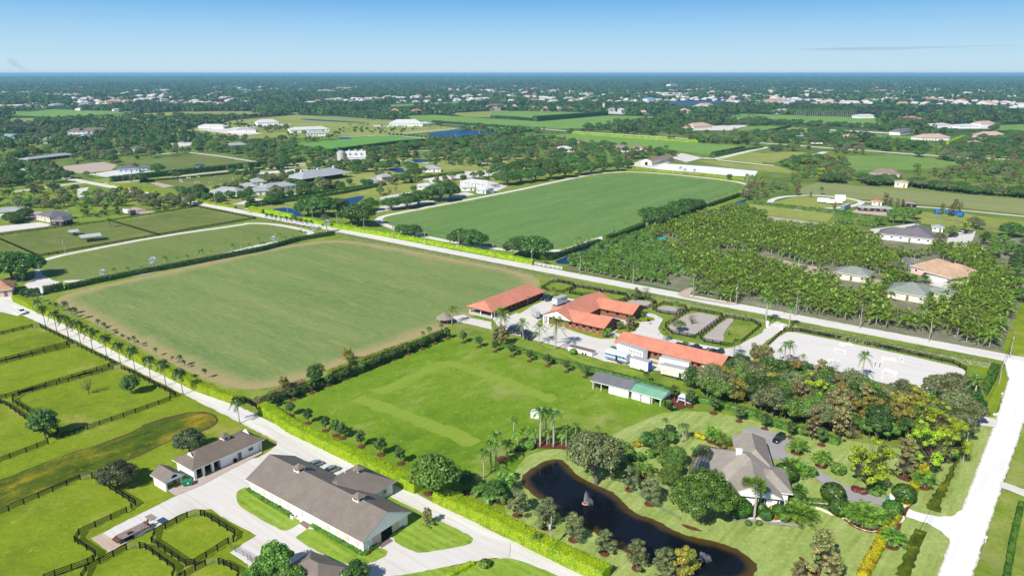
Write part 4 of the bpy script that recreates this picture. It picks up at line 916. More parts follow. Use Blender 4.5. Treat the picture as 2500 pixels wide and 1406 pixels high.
b.panel('wing_window', wx1+.03, D+4.2, 1.7, 1.2, 1.2, trim, .1, 'L', ('pane', glass))
g_ = G(*Z3(445,868)); t_ = thing('air_conditioner', 'pale air conditioning unit beside the clipped hedge of the stable', 'air conditioner', (g_.x, g_.y, .05), UAZ)
MB().box((0, 0, .42), (.85, .85, .84)).build('casing', trim, t_); MB().lathe([(.32, .845), (.32, .87), (0, .87)], 10).build('fan_grille', blackp, t_)
# ---- long white garage
b = Bld('garage', 'long low garage with hipped brown shingle roof and open white bays', Z2(1828,515), Z3(152,232)); L = b.L; D = 7.6; Hh = 3.1
b.walls(L*.40, 0, L*.93, D, Hh, wl_white); b.walls(0, D-.3, L, D, Hh, wl_white, 'rear_wall'); b.walls(0, 0, .3, D, Hh, wl_white, 'end_wall'); b.walls(L*.15, 2.2, L*.41, D-.3, Hh-.01, wl_dark, 'bay_back'); b.walls(.31, 4, L*.16, D-.31, Hh-.02, wl_dark, 'bay_back')
b.roof(0, 0, L, D, Hh, 2.25, rf_cot, 'hip', 'x', .7, hipk=.85); b.posts([.35, L*.135, L*.265, L*.392, L*.945, L-.2], .25, Hh, None, .55)
b.cupola(L*.60, D/2+.2, Hh+1.9, 1.7, .8, rm=rf_cot); b.windows([L*.83], -.04, 1.75, 1.7, 1.0); b.panel('door', L*.66, -.04, 1.05, .95, 2.1, timber, .1); b.panel('wall_unit', L*.58, -.3, .7, .8, .8, dark_in, .5)
for k_ in (0, 1):                                # the two dormer gables at the hip ends
    x = (1.9, L-1.9)[k_]; m_ = MB(); d_ = (-1, 1)[k_]
    m_.face([(x+d_*.3, D/2-1.5, Hh+1.35), (x+d_*.3, D/2+1.5, Hh+1.35), (x+d_*.3, D/2, Hh+2.45)]); m_.build('gablet', wl_white, b.root)
S('paver_strip', GP(pts(Z2, [(1650,662),(1560,600),(1830,512),(2459,232),(2459,262),(2100,450),(1900,560)])), paver, step=2, j=.05)
# ---- small gabled shed
b = Bld('shed', 'small white open shed with grey gable roof beside the long garage', Z2(1562,618), Z2(1716,548), z=.05); L = b.L; D = 5.2
b.walls(0, D-.3, L, D, 2.6, wl_white, 'rear_wall'); b.walls(0, .1, .25, D-.3, 2.6, wl_white); b.walls(L-.25, 2.0, L, D-.3, 2.6, wl_white); b.roof(0, 0, L, D, 2.65, 1.65, rf_grey, 'gable', 'y', .5, gwall=wl_white)
b.posts([.2, L-.2], .2, 2.6, None, .35); b.walls(.8, 2.6, L-.8, 2.9, 2.2, plain('pale_crate', (.6,.6,.58), .8), 'stored_box')
m_ = MB(); m_.face([(L/2+.75*math.cos(math.pi*i/8), -.56, 3.0+.7*math.sin(math.pi*i/8)) for i in range(9)]); m_.build('arched_vent', dark_in, b.root)
# ---- roof at the bottom edge
b = Bld('outbuilding', 'low grey hipped roof at the bottom edge below the stable', Z3(380,1480), Z3(690,1640)); b.walls(0, 0, b.L, 6.5, 2.7, wl_white); b.roof(0, 0, b.L, 6.5, 2.7, 2.0, rf_grey, 'hip')
# ---- red barns
b = Bld('red_barn', 'long red roofed barn along the edge of the polo field', (1200,779), (1327,728)); L = b.L; D = 11.5
b.walls(L*.17, 0, L, D, 3.0, wl_red); b.walls(L*.98, -.02, L+.02, D+.02, 3.0, wl_white, 'end_wall'); b.roof(0, 0, L, D, 3.05, 2.5, rf_red, 'hip', 'x', 1.0, trimm=wl_red, hipk=.6)
b.posts([.4, L*.06, L*.12, L*.165], .2, 3.0, trim, .3); b.posts([.4], D*.5, 3, trim, .3); b.posts([.4], D-.3, 3, trim, .3); b.walls(.1, .1, L*.17, D-.1, .35, concrete, 'porch_floor')
for i in range(9): b.panel('stall_window', L*(.24+.08*i), -.03, 1.8, 1.0, .9, dark_in, .08)
b = Bld('u_barn', 'U shaped barn with red roof around a palm court', Z5(430,500), Z5(985,624)); L = b.L; UB_ = b
y1 = b.loc(Z5(1195,478))[1]; x1 = b.loc(Z5(1285,470))[0]; sp = 12.0
yt = y1+10.2
b.walls(2, 0, L, 10.2, 3.0, wl_brick); b.roof(2, 0, L, 10.2, 3.05, 2.5, rf_red, 'gable', 'x', 1.0, trimm=wl_red, gwall=wl_red)
b.walls(1, .3, sp, yt-.3, 3.0, wl_brick); b.roof(0, 0, sp, yt, 3.12, 2.9, rf_red, 'gable', 'y', 1.0, trimm=wl_red, gwall=wl_white)
b.walls(sp-1, y1, x1, yt-.05, 3.0, wl_brick); b.roof(sp-2, y1, x1, yt, 3.04, 2.5, rf_red, 'gable', 'x', 1.0, trimm=wl_red, gwall=wl_red)
b.posts([.2, 2.2], -.9, 3.0, trim, .5); b.posts([-.9], 3, 3.0, trim, .5)
for i in range(7): b.panel('stall_window', L*(.22+.115*i), -.03, 1.9, 1.1, .9, dark_in, .08); b.panel('stall_door', L*(.22+.115*i), -.06, .7, 1.0, 1.1, plain('tan_stall_door', (.32,.17,.11), .8), .06)
for i in range(5): b.panel('court_window', sp+4+i*4.4, y1-.03, 1.9, 1.1, .9, dark_in, .08)
for x, y in ((L-5, 2.8), (x1-7, y1+2.6)):
    m_ = MB(); m_.face([(x, y, 4.2), (x+1.2, y+.5, 4.75), (x+1.2, y-.6, 4.3)]); m_.face([(x, y, 4.2), (x+1.2, y-.6, 4.3), (x+1.2, y+.5, 4.75)]); m_.build('roof_vent', wl_red, b.root)
b = Bld('red_barn', 'long red roofed barn with dark cars parked behind it', Z5(1130,762), Z5(2085,1002)); L = b.L; D = 9.6
b.walls(1.5, 0, L, D, 2.9, wl_brick); b.walls(.8, .1, 1.49, D-.1, 2.9, wl_white, 'end_wall'); b.roof(0, 0, L, D, 2.95, 2.4, rf_red, 'gable', 'x', 1.0, trimm=wl_red, gwall=wl_red)
for i in range(15): b.panel('stall_window', L*(.09+.06*i), -.03, 1.8, 1.0, .9, dark_in, .08)
b.panel('barn_door', L*.47, -.04, 1.3, 2.6, 2.6, dark_in, .08); b.panel('white_door', L*.90, -.04, 1.3, 4.0, 2.4, trim, .08)
# ---- sheds in the meadow
b = Bld('tractor_shed', 'grey roofed white shed at the meadow edge with an open tractor bay', Z5(885,1132), Z5(1226,1220)); L = b.L; D = 6.6
b.walls(L*.47, 0, L, D, 2.7, wl_white); b.walls(0, D-.2, L*.47, D, 2.7, wl_white, 'rear_wall'); b.walls(0, .1, .2, D-.2, 2.7, wl_white, 'end_wall'); b.roof(0, 0, L, D, 2.75, 1.7, roofmat('slate_blue_roof', (.16,.16,.175)), 'gable', 'x', .6, gwall=wl_white); b.posts([.15, L*.24, L*.46], .1, 2.7, trim, .18)
b.panel('garage_door', L*.66, -.04, 1.2, 3.4, 2.2, trim, .08); b.panel('garage_door', L*.88, -.04, 1.2, 2.4, 2.2, trim, .08)
b = Bld('storage_shed', 'white shed with bright green metal roof at the meadow edge', Z5(1256,1222), Z5(1532,1302)); L = b.L; D = 6.2
b.walls(0, 0, L*.68, D, 2.5, wl_white); b.walls(L*.68, D-.2, L, D, 2.5, wl_white, 'rear_wall'); b.roof(0, 0, L, D, 2.55, .9, rf_green, 'gable', 'x', .6, gwall=wl_white); b.posts([L*.7, L-.15], .1, 2.5, trim, .2)
b.panel('garage_door', L*.16, -.04, 1.15, 2.6, 2.1, trim, .08); b.panel('garage_door', L*.50, -.04, 1.15, 2.6, 2.1, trim, .08); b.panel('timber_post', L*.33, -.07, 1.2, .3, 2.4, timber, .1); b.panel('timber_post', L*.67, -.07, 1.2, .4, 2.4, timber, .1)
# ---- garden house
b = Bld('garden_house', 'large white garden house with pale grey many sided roof', Z6(1960,815), Z7(395,860)); L = b.L; GH = b
Lr = [b.loc(Z6(*q)) for q in [(1745,475),(1990,405)]]+[b.loc(Z7(*q)) for q in [(240,420),(330,560),(60,300),(410,810)]]
print('GH', L, Lr)
rG = rf_house
b.walls(.5, .3, L*.86, 11, 3.3, wl_white); b.roof(.0, 0, L*.86, 12, 3.35, 2.7, rG, 'gable', 'y', .8, gwall=wl_white)
b.walls(L*.8, 2.5, L+1.0, 12, 3.2, wl_white); b.roof(L*.5, 2.5, L+1.2, 13, 3.28, 2.2, rG, 'hip', 'x', .7)
b.walls(-2.6, 7, L*.8, 18, 3.3, wl_white); b.roof(-3.4, 6, L*.86, 19, 3.42, 3.4, rG, 'hip', 'x', .8)
b.walls(3, 13, L*.86, 26, 3.2, wl_white); b.roof(3, 12, L*.86, 27, 3.33, 3.2, rG, 'hip', 'y', .8)
m_ = MB().box((2.2, 12.5, 5.9), (1.3, 1.1, 2.6)); c_ = m_.build('chimney', wl_white, b.root); MB().box((2.2, 12.5, 7.3), (1.5, 1.3, .2)).build('chimney_cap', trim, c_)
b.panel('arched_entry', 6.2, .24, 1.5, 2.4, 2.8, trim, .12); b.panel('entry_glass', 6.2, .15, 1.3, 1.9, 2.1, glass, .1)
m_ = MB(); m_.face([(6.2+.95*math.cos(math.pi*i/10), .15, 2.45+.95*math.sin(math.pi*i/10)) for i in range(11)]); m_.build('arched_window', glass, b.root)
for x in (5.55, 6.2, 6.85): MB().box((x, .1, 1.7), (.07, .06, 3.2)).build('glazing_bar', trim, b.root)
b.windows([2.4, 10.5], .24, 1.8, 1.2, 1.4)
def screen(label, A, B, D, h=3.0, nx=6, ny=4):
    b = Bld('screen_enclosure', label, A, B, 'pool screen'); L = b.L; m_ = MB()
    def P(i, j): x = L*i/nx; y = D*j/ny; return (x, y, h+1.0*math.sin(math.pi*j/ny))
    for i in range(nx+1):
        m_.tube([P(i, j) for j in range(ny+1)], .05, 4); m_.tube([(L*i/nx, 0, 0), (L*i/nx, 0, h)], .05, 4); m_.tube([(L*i/nx, D, 0), (L*i/nx, D, h)], .05, 4)
    for j in range(ny+1): m_.tube([P(0, j), P(nx, j)], .04, 4)
    m_.build('frame', trim if 'white' in label else blackp, b.root)
    mm = MATS.get('insect_screen')
    if not mm:
        mm, nt, out = newmat('insect_screen'); d = nt.nodes.new('ShaderNodeBsdfDiffuse'); d.inputs[0].default_value = (.02,.02,.03,1); t = nt.nodes.new('ShaderNodeBsdfTransparent'); x = nt.nodes.new('ShaderNodeMixShader'); x.inputs[0].default_value = .55
        nt.links.new(t.outputs[0], x.inputs[1]); nt.links.new(d.outputs[0], x.inputs[2]); nt.links.new(x.outputs[0], out.inputs[0]); MATS['insect_screen'] = mm
    q = MB()
    for i in range(nx):
        for j in range(ny): q.face([P(i, j), P(i+1, j), P(i+1, j+1), P(i, j+1)])
        q.face([(L*i/nx, 0, 0), (L*(i+1)/nx, 0, 0), (L*(i+1)/nx, 0, h), (L*i/nx, 0, h)])
    q.build('mesh_screen', mm, b.root); MB().box((L/2, D/2, .06), (L*.98, D*.96, .12)).build('paved_floor', concrete, b.root)
    MB().box((L*.5, D*.5, .13), (L*.5, D*.4, .06)).build('pool_surface', plain('pool_blue', (.05,.22,.36), .1, .5, var=.1), b.root)
screen('black framed screened pool terrace beside the garden house', Z6(1600,540), Z6(1770,580), 10)
# ---- generic smaller buildings
def house(z, a, c, D, h, rise, wm, rm, label, kind='hip', axis='x', name='house', win=True, cat='building', e=.7, open_=False, cup=0, seg=None):
    b = Bld(name, label, z(*a), z(*c), cat); L = b.L; sc_ = 1
    if open_:
        b.posts([L*i/max(2, int(L/5)) for i in range(max(2, int(L/5))+1)], .1, h, wm, .25); b.posts([L*i/max(2, int(L/5)) for i in range(max(2, int(L/5))+1)], D-.1, h, wm, .25)
        b.walls(.2, D*.45, L-.2, D*.75, h*.8, wl_dark, 'inner_stalls')
    else:
        b.walls(0, 0, L, D, h, wm)
        if win:
            n = max(2, min(9, int(L/4))); b.windows([L*(i+.5)/n for i in range(n) if i != n//2], -.03, h*.55, min(1.5, L/n*.4), h*.34)
            b.panel('door', L*(n//2+.5)/n, -.03, h*.35, 1.1, h*.7, timber, .1)
            b.windows([D*.3, D*.7], L+.03, h*.55, 1.1, h*.34, 'L')
    b.roof(0, 0, L, D, h+.02, rise, rm, kind, axis, e, gwall=wm if wm.name.startswith(('white','cream','pale','beige','pink')) else wl_white)
    for i in range(cup): b.cupola(L*(i+.5)/cup, D/2, h+rise-.3, 1.8, 1.0, rm=rm)
    return b
b = house(Y4, (850,1000), (1130,1042), 11, 3.1, 2.6, wl_cream, rf_sage, 'long sage roofed house deep in the palm orchard')
b = house(Y4, (1305,1165), (1655,1225), 15, 3.1, 3.4, wl_cream, rf_sage, 'wide sage roofed house nearest the road in the orchard'); b.walls(b.L-1, 8, b.L+9, 15, 2.9, wl_cream, 'wing_wall'); b.roof(b.L-4, 8, b.L+9, 15.5, 3.0, 1.8, rf_sage, name='wing_roof')
b = house(Y4, (1510,950), (1700,1000), 20, 3.4, 3.8, wl_pink, rf_tan, 'tan tile roofed house in the orchard'); b.walls(b.L-1, -3, b.L+11, 8, 3.2, wl_cream, 'garage_wall'); b.roof(b.L-3, -3.5, b.L+11.5, 10, 3.3, 3.0, rf_tan, name='garage_roof'); b.panel('garage_door', b.L+3, -3.05, 1.2, 4.6, 2.2, trim, .1); b.panel('garage_door', b.L+8, -3.05, 1.2, 3.6, 2.2, trim, .1); b.walls(b.L-2, 10, b.L+8, 19, 3.2, wl_cream, 'wing_wall'); b.roof(b.L-5, 10, b.L+8, 19.5, 3.35, 2.4, rf_tan, name='wing_roof')
screen('white framed pool screen beside the tan tile roofed house', Y4(1395,900), Y4(1505,925), 11, nx=7)
b = house(Y4, (1225,655), (1700,705), 13, 3.2, 3.4, wl_white, rf_dark, 'long dark roofed stable beyond the orchard', open_=False); b.walls(b.L-16, 11, b.L-3, 28, 3.2, wl_white, 'wing_wall'); b.roof(b.L-16, 8, b.L-3, 28, 3.3, 3.3, rf_dark, 'hip', 'y', name='wing_roof')
HL = [(Y4, (1170,362), (1258,368), 8, 3.2, 1.6, wl_cream, roofmat('rust_roof', (.42,.17,.10)), 'small cream cottage with rusty red roof near the oval drive'),
 (Y4, (1060,412), (1340,425), 7, 2.6, .9, wl_dark, rf_pale, 'low open stable with pale roof by the dirt paddock'),
 (Y4, (1150,122), (1410,140), 14, 4.2, 4.0, wl_cream, rf_brown, 'large brown roofed house behind the long dark tree row'),
 (Y4, (1368,205), (1480,212), 9, 4.6, .8, wl_cream, rf_pink, 'cream flat fronted building in a gap of the dark tree row'),
 (Y4, (1430,372), (1545,382), 8, 2.8, 1.4, wl_dark, rf_brown, 'purple brown roofed barn behind the oval drive'),
 (Y4, (1695,590), (1790,598), 7, 2.7, 1.2, wl_white, rf_pale, 'small grey roofed outbuilding beside the dark stable'),
 (Y1, (355,535), (480,560), 14, 3.2, 3.0, wl_cream, rf_dark, 'dark hipped house by the left sand lane'), (Y1, (490,590), (610,592), 9, 3.0, 2.4, wl_dark, rf_dark, 'dark roofed stable at the left sand lane'),
 (Y1, (-60,510), (245,490), 14, 3.2, 1.8, wl_white, rf_pale, 'pale roofed stable at the left edge above the paddocks'),
 (Y1, (-120,1290), (120,1262), 14, 3.2, 3.0, wl_beige, rf_terra, 'red tiled lodge at the left edge by the lane'),
 (Y1, (1130,95), (1330,85), 12, 4.0, 2.6, wl_blue, rf_dark, 'pale blue fronted stable with three arched windows'), (Y1, (1345,65), (1440,60), 9, 3.0, 1.6, wl_blue, rf_dark, 'small blue outbuilding beside the blue fronted stable'),
 (Y2, (-330,300), (-80,310), 12, 3.2, 2.8, wl_white, rf_pale, 'pale grey roofed house at the left of the grey cluster'), (Y2, (55,305), (230,292), 11, 3.2, 2.4, wl_white, rf_pale, 'low grey roofed house in front of the grey cluster'),
 (Y2, (190,285), (480,250), 12, 4.2, 2.6, wl_white, rf_pale, 'two storey grey roofed house in the grey cluster'), (Y2, (50,215), (200,205), 12, 3.4, 2.6, wl_white, rf_pale, 'rear grey roofed house of the grey cluster'),
 (Y2, (-60,255), (100,250), 10, 3.2, 2.4, wl_white, rf_pale, 'middle grey roofed house of the grey cluster'),
 (Y2, (1180,200), (1300,192), 10, 3.0, 2.2, wl_white, rf_pale, 'single storey grey roofed house by the blue lake'), (Y2, (1300,190), (1410,178), 9, 5.5, 2.2, wl_pink, rf_pale, 'two storey grey roofed house with a pink wall'),
 (Y2, (1640,248), (1860,245), 11, 3.0, 1.6, wl_white, rf_white, 'white roofed building left of the ring road figs'), (Y2, (2045,205), (2310,240), 13, 3.2, 2.2, wl_white, rf_white, 'long white roofed barn near the ring road'),
 (Y2, (2060,262), (2180,258), 8, 2.8, 1.6, wl_white, rf_white, 'small white roofed building near the kiosk'), (Y2, (2200,282), (2290,290), 8, 3.2, 2.4, wl_blue, rf_white, 'white hipped kiosk beside the ring road'), (Y2, (2295,285), (2365,278), 7, 4.0, 3.0, wl_blue, rf_white, 'small white tower pavilion beside the kiosk'),
 (Y2, (1780,190), (1850,185), 7, 2.8, 1.4, wl_white, rf_white, 'little white hut above the white barns'),
 (Y6, (780,972), (846,970), 7, 3.0, 2.2, wl_white, rf_dark, 'little grey gabled house left of the dome silo'), (Y6, (1690,1060), (1860,1055), 13, 3.4, 2.6, wl_white, rf_pale, 'white bungalow beyond the small ponds'),
 (Y6, (1432,895), (1490,893), 8, 2.6, .6, wl_dark, rf_tan, 'left run in shed behind the silo barn'), (Y6, (1577,912), (1640,910), 8, 2.6, .6, wl_dark, rf_tan, 'right run in shed behind the silo barn'), (Y6, (2235,1002), (2312,998), 8, 2.6, .6, wl_dark, rf_pale, 'flat run in shed below the olive trees'),
 (Y6, (1370,625), (1690,622), 26, 5.0, 7.0, wl_white, rf_white, 'huge white pavilion with vast white roof'), (Y6, (1690,620), (1780,612), 18, 4.0, 3.0, wl_white, rf_white, 'white annex right of the huge pavilion'),
 (Y6, (110,612), (315,605), 18, 5.0, 5.0, wl_white, rf_white, 'white gabled hall at the far left field'), (Y6, (425,685), (800,672), 20, 4.5, 4.0, wl_white, rf_white, 'long white roofed stable behind the grey villa'), (Y6, (585,718), (780,712), 16, 4.0, 4.0, wl_white, rf_pale, 'grey villa at the head of the vivid field'),
 (Y6, (-160,678), (70,672), 16, 4.0, 3.0, wl_white, rf_white, 'white roofed stable left of the villa'), (Y6, (1388,500), (1475,498), 16, 5, 6, wl_cream, rf_terra, 'left orange roofed villa beyond the avenue'), (Y6, (1595,500), (1688,497), 16, 5, 5, wl_cream, rf_terra, 'middle orange roofed villa beyond the avenue'),
 (Y6, (1780,492), (1832,490), 14, 5, 6, wl_cream, rf_terra, 'right orange roofed villa beyond the avenue'), (Y6, (1210,505), (1265,503), 14, 5, 1, wl_white, rf_white, 'white box house beyond the avenue'), (Y6, (2310,445), (2490,442), 25, 5, 5, wl_beige, rf_dark, 'long purple roofed hall at the far field'),
 (Y7, (620,845), (765,838), 15, 4.0, 2.8, wl_white, rf_white, 'white house among the olive trees behind the figs'), (Y7, (710,755), (820,752), 12, 2.6, 3.0, wl_beige, rf_brown, 'brown pyramid roof at the field edge'), (Y7, (1105,815), (1260,818), 10, 3.0, 2.4, wl_beige, rf_brown, 'left brown roofed range by the sand yard'), (Y7, (1275,822), (1415,828), 10, 3.0, 2.4, wl_beige, rf_brown, 'right brown roofed range by the sand yard'),
 (Y7, (1870,632), (2040,620), 22, 5, 5, wl_cream, rf_pink, 'large pink roofed villa above the far road'), (Y7, (1790,648), (1870,645), 15, 4, 3, wl_cream, rf_pink, 'small pink roofed wing villa above the far road'), (Y7, (465,460), (555,458), 20, 5, 6, wl_cream, rf_terra, 'red roofed house fourth from the left along the far fields'),
 (Y7, (610,465), (660,463), 16, 6, 6, wl_cream, rf_pink, 'tall cream house along the far fields'), (Y7, (705,460), (775,458), 18, 5, 5, wl_cream, rf_terra, 'red roofed house right of the tall cream house'), (Y7, (375,455), (440,453), 16, 5, 5, wl_cream, rf_terra, 'red roofed house left of the far trees'), (Y7, (205,445), (255,443), 16, 6, 6, wl_cream, rf_pink, 'pale house at the far field edge'),
 (Y7, (20,458), (85,456), 16, 5, 4, wl_cream, rf_terra, 'orange roofed house below the purple hall'), (Y7, (1435,372), (1515,370), 22, 8, 4, wl_blue, plain('blue_metal_roof', (.12,.38,.62), .4, .4), 'bright blue roofed hall by the far lake'), (Y7, (1010,402), (1190,400), 20, 5, 3, wl_blue, rf_teal, 'long teal roofed hall left of the far lake'),
 (Y7, (1315,402), (1545,400), 26, 6, 4, wl_white, rf_white, 'long white roofed hall by the far lake'), (Y7, (1870,448), (2050,445), 26, 6, 5, wl_cream, rf_white, 'white hall right of the far lake'), (Y7, (1940,430), (2050,425), 20, 6, 6, wl_cream, rf_tan, 'tan roofed hall right of the far lake'), (Y7, (1100,468), (1160,466), 15, 5, 4, wl_white, rf_white, 'white gabled house by the far sand yard'),
 (Y7, (1175,468), (1250,467), 15, 5, 3, wl_white, rf_white, 'white low house by the far sand yard'), (Y7, (1028,452), (1045,452), 8, 16, 3, wl_cream, rf_tan, 'narrow cream tower by the far sand yard'), (Y7, (1655,248), (1725,246), 30, 22, 2, wl_white, rf_white, 'white apartment block in the distant trees'), (Y7, (1590,318), (1800,316), 60, 8, 5, wl_white, rf_white, 'very long white roof beyond the far lake'),
 (Y7, (2310,362), (2400,362), 26, 6, 5, wl_cream, rf_terra, 'red roofed stadium building in the distance'), (Y7, (1770,485), (1840,483), 20, 6, 6, wl_cream, rf_pink, 'pink roofed house in the far belt'), (Y7, (1390,495), (1460,493), 18, 5, 5, wl_cream, rf_pink, 'pale pink house at the far field corner'),
 (Y8, (890,968), (1050,966), 18, 4, 4, wl_pink, rf_pink, 'pink roofed house among far figs'), (Y8, (1580,975), (1830,968), 20, 4.5, 4.5, wl_white, rf_pink, 'pink roofed villa behind a lime hedge'), (Y8, (1385,922), (1512,905), 16, 4.5, 4.5, wl_white, rf_dark, 'dark roofed barn with white front by the clipped lawns'),
 (Y8, (2125,950), (2330,945), 18, 4.5, 4.5, wl_pink, rf_pink, 'large pink roofed villa at the far right'), (Y8, (2045,1022), (2130,1018), 14, 4, 3, wl_white, rf_pink, 'small pale villa at the far right'), (Y8, (1440,800), (1585,798), 25, 5, 5, wl_cream, rf_terra, 'bright red roofed villa in the far grove'), (Y8, (302,732), (402,728), 20, 7, 4, wl_white, rf_white, 'white clubhouse at the far right field'),
 (Y8, (1005,770), (1172,768), 20, 5, 3, wl_white, rf_white, 'long white stand at the far right field'), (Y8, (1930,862), (2100,860), 20, 4, 3, wl_white, rf_white, 'white stable left in the far right yard'), (Y8, (2110,845), (2240,838), 18, 5, 4, wl_white, rf_pink, 'pale red roofed barn in the far right yard'), (Y8, (1690,850), (1830,842), 18, 4, 2, wl_white, rf_white, 'flat white stable in the far right yard'),
 (Y8, (205,632), (395,630), 40, 7, 6, wl_blue, rf_terra, 'long red roof with blue front in the distance'), (Y8, (5,636), (160,634), 30, 6, 3, wl_white, rf_pale, 'pale long roof left of the red and blue hall'), (Y8, (95,655), (270,652), 30, 5, 3, wl_white, rf_white, 'white long roof below the red and blue hall'), (Y8, (1620,612), (1680,610), 20, 6, 5, wl_cream, rf_terra, 'orange roofed house in the right woods'),
 (Y8, (620,1000), (700,998), 10, 3, 2, wl_white, rf_pale, 'pale little house in the far palms'), (Y8, (470,930), (520,928), 10, 4, 3, wl_blue, rf_dark, 'blue grey house in the far palms'),
 (Y5, (640,700), (1050,690), 18, 4.5, 4.5, wl_white, rf_grey, 'wide grey roofed mansion with dormers on the left'), (Y5, (830,770), (940,748), 14, 5, 5, wl_white, rf_pale, 'grey wing in front of the wide mansion'), (Y5, (455,785), (560,770), 9, 4, 3.5, wl_white, rf_pale, 'white gabled cottage left of the mansion'), (Y5, (270,965), (705,912), 12, 3, 2, wl_dark, rf_pale, 'long low grey roof in the left woods'),
 (Y5, (1140,880), (1270,868), 12, 3.4, 2, wl_white, rf_pale, 'white house left of the small green paddocks'), (Y5, (1240,862), (1380,858), 12, 3.4, 2.5, wl_white, rf_dark, 'dark roofed house left of the small green paddocks'), (Y5, (2185,832), (2360,820), 12, 3.5, 3, wl_white, rf_pale, 'pale roofed house in the trees left of the silo'),
 (Y5, (765,470), (825,466), 14, 4, 3, wl_white, rf_white, 'white house at the far left field'), (Y5, (1085,476), (1150,474), 14, 4, 2, wl_white, rf_white, 'white shed beside the dark bush at the far left field'), (Y5, (1015,405), (1140,402), 25, 6, 6, wl_cream, rf_terra, 'orange roofed villa in the far left belt'), (Y5, (950,412), (1005,410), 20, 6, 5, wl_cream, rf_pink, 'pink roofed villa in the far left belt'),
 (Y5, (70,445), (220,442), 20, 5, 3, wl_white, rf_white, 'white stable in the far left belt'), (Y5, (230,448), (420,445), 20, 5, 3, wl_pink, rf_pale, 'pale long stable in the far left belt'), (Y5, (515,435), (620,430), 20, 5, 4, wl_white, rf_pale, 'grey villa in the far left belt'), (Y5, (120,410), (300,408), 16, 5, 3, wl_dark, rf_dark, 'dark barn in the far left belt'),
 (Y5, (1890,640), (2130,645), 16, 4, 3, wl_white, rf_white, 'white roofed stable by the olive trees'), (Y5, (2240,680), (2440,678), 16, 4, 3, wl_white, rf_pale, 'grey roofed stable by the olive trees'), (Y5, (-60,742), (190,745), 16, 4, 3, wl_white, rf_teal, 'teal roofed hall at the left edge'), (Y5, (600,610), (680,608), 14, 4, 2, wl_white, rf_white, 'white house in the far left yard'),
 (Y5, (480,585), (560,583), 12, 4, 2, wl_white, rf_white, 'small white house in the far left belt'), (Y5, (1270,580), (1330,575), 12, 4, 3, wl_pink, rf_pink, 'little pink house in the far belt'), (Y5, (725,345), (810,343), 30, 7, 6, wl_cream, rf_terra, 'vivid orange roof in the distant town'), (Y5, (200,318), (330,315), 60, 8, 4, wl_white, rf_white, 'long white hall in the distant town on the left'),
 (Y6, (700,300), (860,296), 60, 8, 4, wl_white, rf_white, 'long white hall in the distant town'), (Y6, (900,280), (1060,276), 60, 10, 6, wl_white, rf_pink, 'white and pink hall in the distant town'), (Y6, (480,232), (560,230), 70, 12, 8, wl_white, rf_white, 'far white hall in the middle of the town'), (Y5, (1560,292), (1660,290), 60, 8, 5, wl_white, rf_white, 'white roofs left of the distant town'),
 (Y8, (1220,545), (1320,540), 60, 9, 6, wl_cream, rf_terra, 'terracotta hall in the distant right town'), (Y8, (740,545), (860,540), 60, 9, 5, wl_cream, rf_white, 'pale hall in the distant right town')]
for h_ in HL: house(*h_)
b = house(Y7, (1480,965), (1678,918), 12, 4.2, 2.2, wl_cream, rf_brown, 'long tan barn with brown roof beyond the ring road', 'gable'); b.panel('barn_door', -.04, 6, 1.5, 3.2, 3.0, dark_in, .1, 'L')
b = house(Y2, (545,195), (1003,128), 24, 4.2, 5.0, wl_dark, rf_pale, 'huge pale grey arena roof on dark open sides', open_=True, cup=3)
b = house(Y6, (962,962), (1142,958), 15, 5.0, 6.0, wl_white, rf_white, 'white barn with steep roof and green dormers beside the silo', 'gable', cup=3)
for i in range(3):
    x = b.L*(.2+.3*i); d_ = MB().box((x, 3.2, 7.0), (3.2, 3.4, 2.6)).build('dormer', wl_white, b.root); q = link('dormer_window', ubox(plain('green_glass', (.05,.25,.22), .2, .5)), d_, (x, 1.45, 7.0)); q.scale = (2.0, .1, 1.8)
    m_ = MB(); m_.face([(x-1.9, 1.3, 8.2), (x, 1.3, 9.5), (x, 6.6, 9.5), (x-1.9, 5.2, 8.2)]); m_.face([(x, 1.3, 9.5), (x+1.9, 1.3, 8.2), (x+1.9, 5.2, 8.2), (x, 6.6, 9.5)]); m_.build('dormer_roof', rf_white, d_)
b.walls(-1, -4, b.L+3, -3.8, .1, concrete, 'porch_floor'); b.posts([0, b.L*.25, b.L*.5, b.L*.75, b.L+2], -3.8, 3, trim, .3); MB().box((b.L/2+1, -1.9, 3.1), (b.L+4.5, 4.6, .22)).build('porch_roof', rf_pale, b.root)
SLH = hgt(Y6(912,965), Y6(0,852)[1]); print('silo', SLH)
g_ = G(*Y6(912,962)); t_ = thing('silo', 'round concrete silo with pale dome beside the white barn', 'silo', (g_.x, g_.y, 0)); t_.scale = (1, 1, SLH/20); MB().lathe([(4.3, 0), (4.3, 15.5)], 20).build('drum', concrete, t_, smooth=True); MB().lathe([(4.4, 15.5), (4.2, 17.0), (3.3, 18.7), (1.8, 19.7), (0, 20.1)], 20).build('dome', rf_pale, t_, smooth=True)
for z_ in (3, 6, 9, 12): MB().lathe([(4.33, z_), (4.36, z_+.15), (4.33, z_+.3)], 20).build('hoop', steel, t_)
